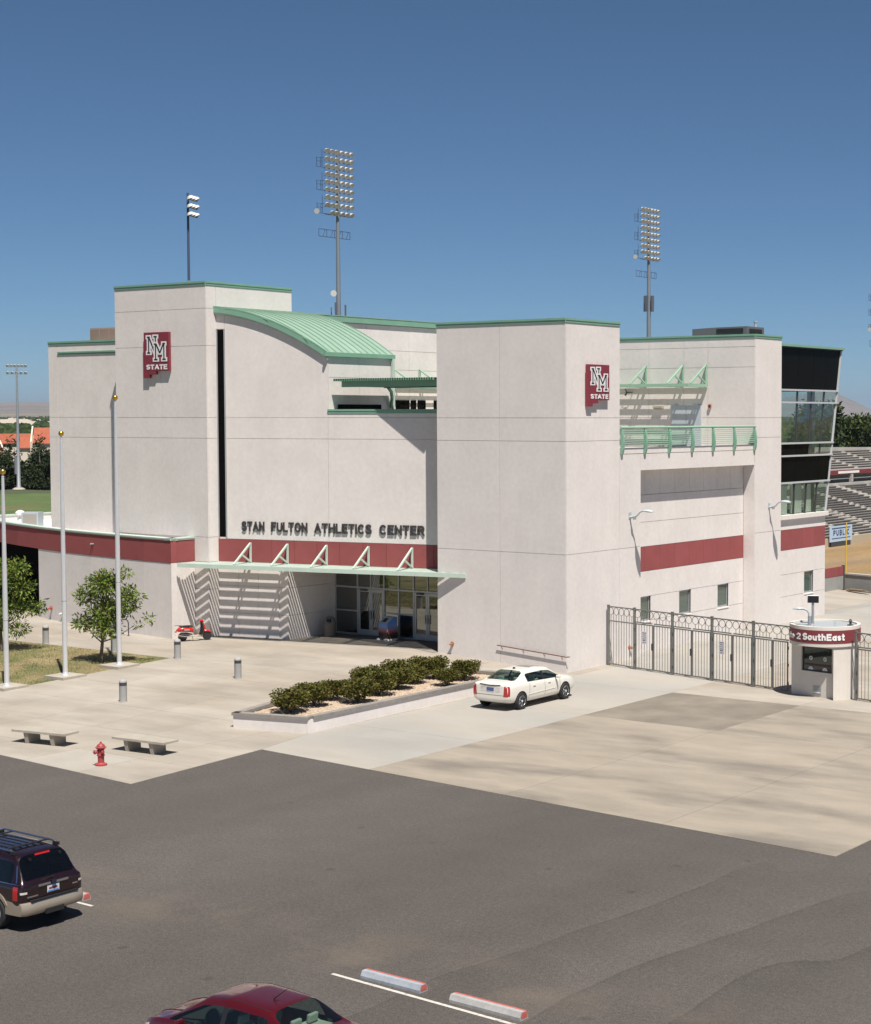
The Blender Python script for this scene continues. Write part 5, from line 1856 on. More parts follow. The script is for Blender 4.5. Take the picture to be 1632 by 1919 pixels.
for i in range(22):
    row(-.82 * i, .205 * i + .35, .82, .205, i)
XT, ZT = -18.1, 4.5
MB().box((XT - .3, Y0_, ZT - 2), (XT, Y1_, ZT + .95)).build('concourse_wall', STC, st)
MB().box((XT - 4.2, Y0_, ZT - 1), (XT - 4.0, Y1_, ZT + 2.2)).build('concourse_back_wall', STC, st)
MB().box((XT - 4, Y0_, ZT - 1), (XT - .3, Y1_, ZT)).build('concourse_floor', STC, st)
yy = Y0_
while yy < Y1_:
    MB().box((XT - .8, yy, ZT), (XT - .4, yy + .5, ZT + 2.05)).build('concourse_post', STC, st)
    yy += 9.0
MB().box((XT - 1.0, Y0_, ZT + 2.05), (XT - .5, Y1_, ZT + 2.62)).build('maroon_fascia', mat('fascia_maroon', (.17, .03, .035), .6), st)
for y_ in (-22, -6, 10):
    MB().box((XT - .5, y_, ZT + 2.18), (XT - .46, y_ + 6.5, ZT + 2.5)).build('fascia_sign', WHITE, st)
MB().tube((XT - .15, Y0_, ZT + 1.5), (XT - .15, Y1_, ZT + 1.5), .05, n=6).build('concourse_rail', GREYMET, st)
for i in range(8):
    row(XT - .9 - .95 * i, ZT + 2.5 + .27 * i, .95, .27, i)
mb = MB()
mb.extrude([(XT - 8.7, Y0_, ZT), (XT - 8.7, Y1_, ZT), (XT - 8.7, Y1_, ZT + 5.0), (XT - 8.7, Y0_, ZT + 6.6)], (-.3, 0, 0))
mb.build('back_wall', STC, st)
# aisle steps cutting through the benches
for y_ in (-35, -13.5, 8, 29.5):
    a = MB()
    for i in range(22):
        a.box((-.82 * i - .84, y_, .205 * (i + 1) + .35), (-.82 * i - .01, y_ + 1.5, .205 * (i + 1) + .48))
    a.build('aisle_steps', mat('pale_step', (.47, .44, .40), .9), st)
MB().box((-.2, Y0_, -.1), (.1, Y1_, .95)).build('front_wall', mat('tan_wall', (.42, .35, .25), .9), st)

t = thing('banner', 'pale blue banner with dark lettering hung before the stadium benches', 'banner', (-41.7, 109.5, -2.55), R(90))
BAN = mat('pale_blue_banner', (.42, .55, .70), .7)
MB().box((0, -.05, 0), (5.6, 0, 1.75)).build('sheet', BAN, t)
BT = mat('banner_ink', (.05, .08, .16), .7)
def pb(o, u, w):
    o.location = (.85 + u, -.05, .68)
write('PUBLIC', 4.0, .62, .03, BT, t, pb, gapf=.35, wt=.18)
MB().box((.5, -.06, 1.42), (5.1, -.051, 1.55)).build('text_line', BT, t)
MB().box((.5, -.06, .32), (5.1, -.051, .42)).build('text_line', BT, t)
MB().box((.4, -.02, -.6), (5.2, .02, -.02)).build('frame', DKMET, t)

GP = mat('yellow_paint', (.62, .42, .05), .5)
t = thing('goal_post', 'thin yellow upright post at the edge of the brown field', 'post', (-22.7, 74.6, -3.1))
MB().tube((0, 0, 0), (0, 0, 5.2), .055, .05, n=10).build('upright', GP, t)
MB().lathe([(.25, 0), (.25, .1), (.13, .15)], 10).build('base', GP, t)

# low walls at the back of the yard
GW = mat('grey_block_wall', (.30, .30, .285), .9, var=.06, scale=2)
t = thing('yard_fence', 'grey panel fence with maroon top behind the building end', 'fence', (-5.3, 36.0, 0))
for i in range(4):
    MB().box((-.05, -1.0 + i * .82, .25), (.05, -1.0 + i * .82 + .80, 1.15)).build('panel', GW, t)
    MB().box((-.06, -1.0 + i * .82, 1.155), (.06, -1.0 + i * .82 + .80, 1.75)).build('maroon_panel', MAROON, t)
MB().box((-.09, 2.28, .2), (.09, 2.4, 1.8)).build('post', DKMET, t)
t = thing('yard_wall', 'low grey wall at the back of the yard, in front of the field', 'wall', (-5.2, 38.4, 0))
mb = MB()
mb.extrude([(0, 0, .2), (22, -5.0, .2), (22, -5.0, 1.2), (0, 0, 1.2)], (.07, .3, 0))
mb.build('wall_body', GW, t)
mb = MB()
mb.extrude([(-.02, -.04, 1.203), (22, -5.04, 1.203), (22.1, -4.66, 1.203), (.1, .34, 1.203)], (0, 0, .09))
mb.build('wall_cap', STC, t)
t = thing('timber_stack', 'small stack of boards lying against the low grey wall', 'boards', (-3.7, 37.0, .316), R(-14))
for i, (y_, z_, l_) in enumerate(((0, 0, 1.7), (.16, .0, 1.8), (.05, .07, 1.3), (-.1, .07, 1.0))):
    MB().box((-l_ / 2, y_ - .07, z_), (l_ / 2, y_ + .07, z_ + .06)).build('board', mat('weathered_board', (.22, .16, .10), .9, rnd=.2), t)

# ------------------------------------------------------------------ floodlight masts
MASTG = mat('galvanised_mast', (.20, .235, .27), .55, metal=.2, var=.06, scale=.3)
LHB = mat('lamp_housing', (.55, .54, .51), .5)
LHD = mat('lamp_mouth', (.16, .15, .14), .35)
FRB = mat('blue_grey_frame', (.05, .075, .13), .6)
lm = MB()
lm.lathe([(.07, -.34), (.17, -.29), (.24, -.10), (.35, .06), (.36, .12)], 12, axis='x')
lamp_body = lm.mesh('lamp', LHB, smooth=True)
lm = MB()
lm.lathe([(.335, .08), (.30, .04), (.0, -.04)], 12, axis='x')
lamp_mouth = lm.mesh('reflector', LHD, smooth=True)
def mast(label, x, y, ztop, r0, rowgap, sp, tilt, zb=0.0):
    t = thing('floodlight_mast', label, 'floodlight mast', (x, y, zb), group='stadium floodlight masts')
    h = ztop - zb
    MB().lathe([(r0 * 1.35, 0), (r0, h * .62), (r0 * .72, h * .86), (r0 * .45, h)], 14).build('pole', MASTG, t, smooth=True)
    for r in range(9):
        z = h - .2 - r * rowgap
        arm = MB()
        arm.box((-.06, -2.7 * sp, z - .28), (.06, 2.7 * sp, z - .20))
        ao = arm.build('crossarm', FRB, t)
        for i in range(6):
            if r == 8 and i == 0:
                continue
            yy = (i - 2.5) * sp * (1.02 if i != 2 and i != 3 else 1.1)
            a, b2 = put('lamp', lamp_body, ao, (.35, yy, z)), None
            dirx = -.25 if i < 3 else .15
            a.rotation_euler = (0, R(38), dirx + tilt)
            b2 = put('reflector', lamp_mouth, ao, (.35, yy, z))
            b2.rotation_euler = a.rotation_euler
    for k_ in range(3):
        zt = h - rowgap * (k_ * 3 + 1)
        cg = MB()
        for yy in (-3.7 * sp, -2.9 * sp, 2.6 * sp):
            cg.bar((-.5, yy, zt - rowgap * 1.3), (-.5, yy, zt), .05, .05)
        cg.bar((-.5, -3.7 * sp, zt - rowgap * .2), (-.5, -2.2 * sp, zt), .05, .05)
        cg.bar((-.5, -3.7 * sp, zt - rowgap * 1.3), (-.5, 2.7 * sp, zt - rowgap * 1.3), .06, .06)
        cg.bar((-.5, -3.7 * sp, zt - rowgap * .55), (-.5, -2.4 * sp, zt - rowgap * .55), .05, .05)
        cg.bar((-.5, -2.6 * sp, zt - rowgap * 1.3), (-.5, -2.6 * sp, zt + rowgap), .05, .05)
        cg.build('service_cage', FRB, t)
    zc = h - rowgap * 10.4
    pf = MB()
    for zz in (zc - .95, zc):
        pf.bar((-.3, -3.6 * sp, zz), (-.3, 2.9 * sp, zz), .07, .07)
    for i in range(9):
        yy = (-3.6 + i * .8125) * sp
        pf.bar((-.3, yy, zc - .95), (-.3, yy + (.5 * sp if i % 2 else 0), zc), .05, .05)
    pf.build('platform_rail', FRB, t)
    sp_ = put('lamp', lamp_body, t, (0, -4.3 * sp, h - rowgap * 8.2))
    sp_.rotation_euler = (0, R(10), R(-60))
    return t
m1 = mast('tallest floodlight mast behind the curved green roof, with a white horn speaker', -114.3, 109.8, 46.3, .30, 1.0, .92, R(-12))
ANT = mat('antenna_dark', (.10, .12, .15), .6)
for a, z in ((-1.2, 25.2), (.4, 24.9), (2.2, 25.0), (-2.4, 24.6)):
    mb = MB()
    mb.box((-.08, -.14, -1.2), (.08, .14, 1.2))
    o = mb.build('antenna_panel', ANT, m1)
    o.location = (math.cos(a) * .95, math.sin(a) * .95, z)
    o.rotation_euler = (0, 0, a)
o = MB().lathe([(.08, 0), (.2, .3), (.42, .6)], 14, axis='x').build('horn_speaker', WHITE, m1, smooth=True)
o.location, o.rotation_euler = (.5, -1.2, 27.6), (0, R(8), R(-65))
m2 = mast('floodlight mast over the terrace wall with dark antenna boxes halfway up', -112.2, 183.25, 45.9, .34, 1.0, .96, R(-12))
for a in (0, 1.57, 3.14, 4.71, .8):
    mb = MB()
    mb.box((-.1, -.3, -1.3), (.1, .3, 1.3))
    o = mb.build('antenna_panel', ANT, m2)
    o.location = (math.cos(a) * .75, math.sin(a) * .75, 30.2)
    o.rotation_euler = (0, 0, a)
m3 = mast('distant floodlight mast cut off at the edge of the sky', -84.2, 213.9, 33.2, .3, .85, .95, R(-12))

t = thing('lamp_mast', 'slim dark lamp mast rising behind the tallest tower, three lamp rows', 'floodlight mast', (-55.06, 29.09, 0))
MB().lathe([(.17, 0), (.12, 14), (.10, 21.5)], 10).build('pole_base', GREYMET, t, smooth=True)
MB().lathe([(.10, 21.5), (.085, 28.0), (.0, 28.05)], 10).build('pole_top', FRB, t, smooth=True)
for r in range(3):
    z = 27.65 - r * .60
    MB().path([(.05, 0, z), (.22, -.08, z), (.35, -.15, z - .05)], .03, n=6).build('lamp_arm', FRB, t)
    for k_ in range(3):
        hd = MB()
        hd.lathe([(.05, -.2), (.2, -.15), (.30, 0)], 10, axis='z')
        o = hd.build('lamp_shade', LHB, t, smooth=True)
        o.location = (.42 + k_ * .12, -.12 + k_ * .16, z - .06 - k_ * .05)
        o.rotation_euler = (R(180 + 24), 0, R(-20))
        o2 = MB().lathe([(.28, 0), (.22, .03), (.0, .2)], 10).build('reflector', LHD, t, smooth=True)
        o2.location, o2.rotation_euler = o.location, o.rotation_euler

t = thing('lamp_mast', 'tall slim field light with two lamp bars beyond the far lawn', 'floodlight mast', (-182, 110.45, 0))
MB().lathe([(.42, 0), (.38, .5), (.30, .6), (.2, 10), (.13, 19.2)], 12).build('pole', GREYMET, t, smooth=True)
MB().lathe([(1.0, 0), (.9, .15), (.6, .3)], 12).build('base', PLAINCONC, t)
for z, n_ in ((19.0, 6), (17.9, 5)):
    MB().bar((-1.05, -.85, z), (1.05, .85, z), .1, .12).build('crossarm', GREYMET, t)
    for i in range(n_):
        f = -1 + 2 * i / (n_ - 1)
        o = MB().lathe([(.05, -.25), (.18, -.12), (.25, .1)], 8, axis='x').build('lamp', mat('bright_lamp_casing', (.75, .78, .78), .35), t, smooth=True)
        o.location = (1.05 * f, .85 * f, z + .2)
        o.rotation_euler = (0, R(30), R(-50))
MB().box((-.62, -.25, 2.4), (-.26, .25, 5.0)).build('control_box', GREYMET, t)

# ------------------------------------------------------------------ far lawn, trees, houses, hills
mb = MB()
mb.add([(-220, -40, -.05), (-60, -40, -.05), (-60, 40, -.05), (-150, 112, -.05), (-170, 104, -.05), (-175, 60, -.05)], [(0, 1, 2, 3, 4, 5)])
struct(mb.build('far_lawn', mat('green_turf', (.075, .115, .03), .9, var=.25, scale=.09, fine=.15, fscale=1.2, var2=((.13, .125, .045), .06, .58, .68))))

def far_tree(name, label, cat, group, x, y, h, w, kind, seed, n, conif, z0=-.05):
    rr = random.Random(seed)
    t = thing(name, label, cat, (x, y, z0), rr.uniform(0, 6), group)
    MB().path([(0, 0, 0), (.05, 0, h * .4), (0, .05, h * .85)], [h * .022 + .08, h * .016 + .04, .03], n=6).build('trunk', BARK, t)
    bl = []
    if conif:
        k_ = 9
        for i in range(k_):
            f = .12 + .82 * i / (k_ - 1)
            rad = w * (1.02 - f) * .5 + .25
            for j in range(4 if f < .7 else 2):
                a = rr.uniform(0, 6.28)
                bl.append((math.cos(a) * rad * .65, math.sin(a) * rad * .65, h * f, rad * .62, rad * .62, h * .085))
    else:
        for i in range(16):
            a, f = rr.uniform(0, 6.28), rr.uniform(.35, .88)
            rad = w * .5 * math.sqrt(max(.15, 1 - ((f - .55) / .42) ** 2))
            q = rr.uniform(.2, .75)
            bl.append((math.cos(a) * rad * q, math.sin(a) * rad * q, h * f, w * .2, w * .2, h * .12))
    put('crown', leaf_mesh('crown', rr, bl, n, h * .07, kind, asp=.5 if not conif else .35, shell=.3, mix=(.45, .25, .25, .05)), t)
PINES = [(-192.5, 108.2, 7.6, 5.5), (-188.6, 113.8, 8.4, 5.2), (-186.2, 110.6, 7.2, 5.0), (-184.2, 116.4, 8.8, 5.2), (-182.2, 114.6, 7.4, 4.8), (-180.6, 117.6, 8.9, 5.4), (-178.4, 115.2, 8.2, 5.2), (-177.0, 119.2, 10.6, 5.6), (-174.6, 118.6, 11.2, 5.8), (-172.2, 121.0, 10.8, 5.8), (-188.2, 108.6, 6.6, 4.6), (-169.5, 123.5, 10.5, 6.0)]
def across(p):
    v = Vector((p[0], p[1], 0)) - Vector((cam.location.x, cam.location.y, 0))
    return v.dot(Vector((math.cos(YAW), math.sin(YAW), 0))) / v.dot(Vector((-math.sin(YAW), math.cos(YAW), 0)))
PO = ['outermost', 'second', 'third', 'fourth', 'fifth', 'sixth', 'seventh', 'eighth', 'ninth', 'tenth', 'eleventh', 'twelfth']
for i, (x, y, h, w) in enumerate(sorted(PINES, key=lambda p: -across(p))):
    far_tree('pine_tree', 'dark pine below the red-roofed houses, %s counting from the building edge' % ('first' if i == 0 else PO[i]), 'tree', 'dark pines beyond the far lawn', x, y, h * (1.12 if i < 3 else .98), w + 1.8, 'pine', 100 + i, 5200, True)
RT = [(-104.5, 236, 13.6, 7.5, 'pine', 1), (-110.0, 247, 15.0, 8, 'broad', 0), (-101.5, 242, 12.2, 8, 'broad', 0), (-97.0, 240, 14.0, 9.0, 'pine', 1), (-94.0, 243, 15.5, 9.0, 'pine', 1), (-116, 252, 14.5, 9, 'broad', 0), (-122, 258, 15.0, 9, 'pine', 1), (-107, 254, 12.5, 9, 'broad', 0), (-99, 255, 12.0, 8, 'broad', 0)]
RTL = ['pointed dark conifer just past the slanted glass corner, above the stand', 'broad green tree filling the gap behind the stand', 'rounded olive-green tree low behind the stand', 'dark conifer rising above the stand at the edge of the picture', 'tallest dark conifer at the edge of the picture above the stand',
       'green tree seen through the glass corner', 'conifer seen through the glass corner', 'low green tree deep behind the stand', 'pale green tree deep behind the stand']
for i, (x, y, h, w, k_, c_) in enumerate(RT):
    far_tree('conifer_tree' if c_ else 'broadleaf_tree', RTL[i], 'tree', 'trees behind the stadium stand', x, y, h, w, k_, 200 + i, 2300, bool(c_))

def house(label, x, y, rz, parts):
    t = thing('red_roofed_house', label, 'house', (x, y, 0), rz, 'red-roofed houses beyond the pines')
    HW = mat('cream_house_wall', (.62, .55, .45), .9, var=.03)
    HR = mat('red_tile_roof', (.31, .085, .042), .8, var=.15, scale=1.5)
    for (x0, x1, y0, y1, ze, zr) in parts:
        mb = MB()
        mb.box((x0, y0, 0), (x1, y1, ze))
        mb.build('wall', HW, t)
        xm = (x0 + x1) / 2
        for sgn in (-1, 1):
            xe = x0 - .4 if sgn < 0 else x1 + .4
            mb = MB()
            mb.extrude([(xe, y0 + .35, ze - .2), (xm, y0 + .35, zr), (xm, y1 - .35, zr), (xe, y1 - .35, ze - .2)], (0, 0, .18))
            mb.build('roof', HR, t)
        for yy in (y0, y1):
            mb = MB()
            mb.extrude([(x0 - .2, yy - .16, 0), (x1 + .2, yy - .16, 0), (x1 + .2, yy - .16, ze + .35), (xm, yy - .16, zr + .55), (x0 - .2, yy - .16, ze + .35)], (0, .32, 0))
            mb.build('gable_parapet', HW, t)
        for i in range(3):
            mb = MB()
            wx = x0 + (x1 - x0) * (i + .7) / 3.4
            mb.box((wx - .5, y0 - .2, ze * .45), (wx + .5, y0 - .17, ze * .45 + 1.4))
            mb.build('window', GLB, t)
house('cream house with low red roof beside the slim field light', -313, 208, R(-25), [(-9, 9, -5, 6, 5.0, 7.0)])
house('cream house with stepped red gables behind the pines, at the building edge', -288, 203, R(-42), [(-6, 6, -6, 8, 5.2, 8.6), (-2, 5.5, -9, -5.8, 4.2, 6.4)])
house('low red roof showing at the picture edge above the pines', -262, 162, R(-30), [(-7, 7, -4, 4, 4.0, 5.9)])

# far woods: uncountable
rr = random.Random(9)
mb = MB()
def clump(x, y, z, r, h):
    n = 7
    o = len(mb.v)
    for k_, (f, q) in enumerate(((0, .8), (.35, 1.0), (.7, .75), (.95, .3))):
        for i in range(n):
            a = 6.283 * i / n + k_ * .4
            rr_ = r * q * rr.uniform(.75, 1.2)
            mb.v.append((x + math.cos(a) * rr_, y + math.sin(a) * rr_, z + h * f * rr.uniform(.9, 1.1)))
    for k_ in range(3):
        for i in range(n):
            mb.f.append((o + k_ * n + i, o + k_ * n + (i + 1) % n, o + (k_ + 1) * n + (i + 1) % n, o + (k_ + 1) * n + i))
            mb.m.append(rr.choice((0, 0, 1, 2)))
    mb.f.append(tuple(o + 3 * n + i for i in range(n)))
    mb.m.append(1)
FW = Vector((-math.sin(YAW), math.cos(YAW), 0))
RW = Vector((math.cos(YAW), math.sin(YAW), 0))
CP = Vector(cam.location)
for i in range(2600):
    D = 420 * (8.0 ** rr.random())
    lat = rr.uniform(-.40, -.28) if rr.random() < .6 else rr.uniform(.06, .19)
    p = CP + FW * D + RW * (lat * D)
    clump(p.x, p.y, -.3, rr.uniform(2.5, 6.5) * (1 + D / 2500), rr.uniform(3.5, 7.5) * (1 + D / 4000))
wd = mb.build('far_woods', [LF['broad'][0], LF['broad'][2], LF['pine'][1]])
struct(tag(wd, 'distant belt of green trees across the valley', 'woods'), 'stuff')
# scattered valley houses: small pale boxes with roofs, each its own thing
for i in range(26):
    D = rr.uniform(900, 3000)
    lat = rr.uniform(-.36, -.325)
    p = CP + FW * D + RW * (lat * D)
    t = thing('valley_house', 'tiny pale house scattered across the distant valley', 'house', (p.x, p.y, 0), rr.uniform(0, 3), 'tiny distant valley houses')
    w_, d_, h_ = rr.uniform(8, 22), rr.uniform(7, 12), rr.uniform(4, 8)
    MB().box((-w_ / 2, -d_ / 2, 0), (w_ / 2, d_ / 2, h_)).build('wall', WHITE if i % 3 else mat('cream_house_wall', (1, 1, 1)), t)
    m2_ = MB()
    m2_.extrude([(-w_ / 2 - .5, -d_ / 2 - .5, h_), (-w_ / 2 - .5, d_ / 2 + .5, h_), (-w_ / 2 - .5, 0, h_ + 2.2)], (w_ + 1, 0, 0))
    m2_.build('roof', mat('pale_roof', (.38, .33, .28), .9), t)

HILL = mat('dry_hill', (.165, .140, .130), .95, var=.25, scale=.002, fine=.2, fscale=.02, var2=((.17, .15, .11), .0035, .45, .6))
def hill(name, lat0, lat1, D0, D1, hf, nu=90, nv=14):
    mb = MB()
    for j in range(nv):
        for i in range(nu):
            lat = lat0 + (lat1 - lat0) * i / (nu - 1)
            D = D0 + (D1 - D0) * j / (nv - 1)
            p = CP + FW * D + RW * (lat * D)
            mb.v.append((p.x, p.y, hf(lat, j / (nv - 1))))
    for j in range(nv - 1):
        for i in range(nu - 1):
            mb.f.append((j * nu + i, j * nu + i + 1, (j + 1) * nu + i + 1, (j + 1) * nu + i))
            mb.m.append(0)
    return struct(mb.build(name, HILL, smooth=True))
rr = random.Random(21)
NZ = [(rr.uniform(20, 260), rr.uniform(0, 6), rr.uniform(.3, 1)) for _ in range(14)]
def fb(l):
    return sum(a * math.sin(l * f + p) / (f / 30) ** .5 for f, p, a in NZ) / 8
hill('hills', -.46, -.20, 3400, 9500, lambda l, t: -1 + 88 * t ** 1.25 * (1 + .10 * fb(l) * t + .05 * math.sin(l * 70)) + (1.5 * fb(l * 3 + t * 9) if t > .05 else 0))
def mtn(l, t):
    # long shoulder falling away to one side
    peak = 196 - max(0, (l - .125)) * 5600 - max(0, .125 - l) * 2000
    peak = max(peak, 8) + 5 * fb(l * 2)
    return -1 + max(0, peak) * math.sin(min(1, t * 1.15) * math.pi / 2) ** 1.6
hill('mountain', .06, .20, 8200, 12500, mtn)

# air over the valley
mb = MB()
mb.box((-27000, -9500, -6), (27000, 27000, 320))
hz = mb.build('haze', None)
hz.data.materials.clear()
HZ = bpy.data.materials.new('haze_air')
HZ.use_nodes = True
nt = HZ.node_tree
nt.nodes.clear()
ho = nt.nodes.new('ShaderNodeOutputMaterial')
hv = nt.nodes.new('ShaderNodeVolumePrincipled')
hv.inputs['Color'].default_value = (.62, .75, .95, 1)
hv.inputs['Density'].default_value = 0.000045
hv.inputs['Anisotropy'].default_value = 0.2
nt.links.new(hv.outputs[0], ho.inputs['Volume'])
hz.data.materials.append(HZ)
struct(tag(hz, 'thin pale haze over the distant valley', 'haze'), 'stuff')

# ------------------------------------------------------------------ vehicles
TYRE = mat('tyre_rubber', (.018, .018, .019), .85)
RIM = mat('alloy_rim', (.72, .73, .74), .3, metal=.3)
CHROME = mat('chrome', (.75, .76, .78), .12, metal=1.0)
TRIM = mat('black_trim', (.015, .015, .016), .45)
TAIL = mat('tail_light_red', (.35, .012, .012), .15, coat=.8)
TAILC = mat('tail_light_clear', (.55, .52, .50), .15, coat=.8)
CARG = glass('car_glass', (.74, .86, .80), .68, .03, dark=(.01, .012, .012))
CARGD = glass('privacy_glass', (.12, .12, .13), .55, .02, dark=(.004, .004, .005))
SEATL = mat('pale_upholstery', (.48, .52, .46), .8)
SEATG = mat('grey_upholstery', (.22, .21, .19), .8)
CABIN = mat('cabin_dark', (.035, .034, .033), .9)
def paint(name, col, metal=0.0, rough=.35):
    return mat(name, col, rough, metal=metal, coat=1.0, spec=.5)

def car_body(name, stations, segs, side_glass, wind, rear, wheels, wr, pm, root, gm, rear_gm=None, crease_belt=.5):
    """Loft a closed car shell through stations, subdivide, cut wheel arches, split into body and panes.
    station: (x, z0, W, zb, Wg, Wr, zr) - underside, half width, belt height, glass base and roof half widths, top height."""
    bm = bmesh.new()
    rings = []
    for (x, z0, W_, zb, Wg, Wr, zr) in stations:
        half = [(0, z0), (.78 * W_, z0), (.96 * W_, z0 + .07), (W_, z0 + (zb - z0) * .45), (.985 * W_, zb - .09), (Wg, zb), (Wg + (Wr - Wg) * .80, zb + (zr - .045 - zb) * .80), (Wr, zr - .045), (.72 * Wr, zr - .005), (0, zr)]
        ring = [bm.verts.new((x, y, z)) for y, z in half]
        ring += [bm.verts.new((x, -y, z)) for y, z in reversed(half[1:-1])]
        rings.append(ring)
    n = len(rings[0])
    ml = {}
    for i in range(len(rings) - 1):
        for j in range(n):
            f = bm.faces.new((rings[i][j], rings[i][(j + 1) % n], rings[i + 1][(j + 1) % n], rings[i + 1][j]))
            k = j if j < 9 else 17 - j
            mi = 0
            if i in side_glass and k == 5:
                mi = 1 + side_glass.index(i)
            elif i in segs and k == 5:
                mi = 19
            elif i == wind and k in (7, 8):
                mi = 20
            elif i == rear and k in (7, 8):
                mi = 21
            f.material_index = mi
    bm.faces.new(rings[0])
    bm.faces.new(list(reversed(rings[-1])))
    bmesh.ops.recalc_face_normals(bm, faces=bm.faces)
    cr = bm.edges.layers.float.new('crease_edge')
    for e in bm.edges:
        mats_ = {f.material_index for f in e.link_faces}
        if len(mats_) > 1:
            e[cr] = .93
    for i in range(len(rings) - 1):
        for a, b2 in ((5, 5), (13, 13)):
            e = bm.edges.get((rings[i][a], rings[i + 1][b2]))
            if e:
                e[cr] = max(e[cr], crease_belt)
    for y_, za, zb_ in ():
        pass
    for r in (rings[0], rings[-1]):
        for j in range(n):
            e = bm.edges.get((r[j], r[(j + 1) % n]))
            if e:
                e[cr] = .45
    me = bpy.data.meshes.new(name)
    for _ in range(23):
        me.materials.append(pm)
    bm.to_mesh(me)
    bm.free()
    ob = bpy.data.objects.new(name, me)
    COL.objects.link(ob)
    ss = ob.modifiers.new('s', 'SUBSURF')
    ss.levels = 2
    ss.render_levels = 2
    tmp = []
    for (wx, wy) in wheels:
        c = MB()
        c.lathe([(wr + .055, -.16), (wr + .055, .5)], 28, (wx, 0, wr), axis='y', mi=0)
        if wy < 0:
            c.v = [(v[0], -v[1], v[2]) for v in c.v]
        c.v = [(v[0], v[1] + wy - (.13 if wy > 0 else -.13), v[2]) for v in c.v]
        cm = c.mesh('cut', TRIM)
        co = bpy.data.objects.new('cut', cm)
        COL.objects.link(co)
        bo = ob.modifiers.new('b', 'BOOLEAN')
        bo.operation = 'DIFFERENCE'
        bo.object = co
        bo.solver = 'EXACT'
        tmp.append(co)
    for k in range(22, len(me.materials)):
        me.materials[k] = TRIM
    dg = bpy.context.evaluated_depsgraph_get()
    dg.update()
    ev = bpy.data.meshes.new_from_object(ob.evaluated_get(dg))
    for c in tmp:
        bpy.data.objects.remove(c)
    bpy.data.objects.remove(ob)
    # split by material
    groups = {}
    for p in ev.polygons:
        mname = ev.materials[p.material_index].name if p.material_index < len(ev.materials) and ev.materials[p.material_index] else ''
        mi = p.material_index
        key = 'body' if mi == 0 else ('pillar', 1 if p.center.y > 0 else -1) if mi == 19 else ('arch' if mname == 'black_trim' else mi)
        if isinstance(key, int) and key < 20:
            key = (key, 1 if p.center.y > 0 else -1)
        groups.setdefault(key, []).append(p)
    bvh = BVHTree.FromPolygons([v.co.copy() for v in ev.vertices], [tuple(p.vertices) for p in ev.polygons])
    made = {}
    for key, ps in groups.items():
        idx = {}
        vs, fs = [], []
        for p in ps:
            f = []
            for vi in p.vertices:
                if vi not in idx:
                    idx[vi] = len(vs)
                    vs.append(ev.vertices[vi].co.copy())
                f.append(idx[vi])
            fs.append(f)
        nm = 'body' if key == 'body' else 'pillar' if isinstance(key, tuple) and key[0] == 'pillar' else 'wheel_arch' if key == 'arch' else 'windscreen' if key == 20 else 'rear_window' if key == 21 else 'side_window'
        m2 = bpy.data.meshes.new(nm)
        m2.from_pydata(vs, [], fs)
        m2.materials.append(pm if key == 'body' else TRIM if key == 'arch' or (isinstance(key, tuple) and key[0] == 'pillar') else (rear_gm or gm) if (key == 21) else gm)
        m2.polygons.foreach_set('use_smooth', [True] * len(m2.polygons))
        m2.set_sharp_from_angle(angle=R(35))
        made[key] = put(nm, m2, root)
    return bvh, made

def ribbon(bvh, pts, w, m, name, par, off=.004, side=1, axis='y', th=0):
    """Thin strip laid on the body. pts: (x, z) for the sides, (y, z) for the ends, (x, y) for the top."""
    out = []
    for p in pts:
        if axis == 'y':
            o, d = Vector((p[0], 3.0 * side, p[1])), Vector((0, -side, 0))
        elif axis == 'x':
            o, d = Vector((4.0 * side, p[0], p[1])), Vector((-side, 0, 0))
        else:
            o, d = Vector((p[0], p[1], 4)), Vector((0, 0, -1))
        h = bvh.ray_cast(o, d)
        if h[0] is None:
            return None
        nrm = h[1] if h[1].dot(d) < 0 else -h[1]
        out.append((h[0], nrm))
    mb = MB()
    vs, fs = [], []
    k = len(out)
    for i, (p, nr) in enumerate(out):
        t_ = (out[min(i + 1, k - 1)][0] - out[max(i - 1, 0)][0]).normalized()
        s = t_.cross(nr).normalized() * (w / 2)
        q = p + nr * off
        vs += [q - s, q + s, p + s - nr * .01, p - s - nr * .01]
    for i in range(k - 1):
        a, b2 = i * 4, i * 4 + 4
        fs += [(a, a + 1, b2 + 1, b2), (a + 1, a + 2, b2 + 2, b2 + 1), (a + 3, a, b2, b2 + 3)]
    fs += [(0, 1, 2, 3), ((k - 1) * 4, (k - 1) * 4 + 1, (k - 1) * 4 + 2, (k - 1) * 4 + 3)]
    mb.add(vs, fs)
    return mb.build(name, m, par)
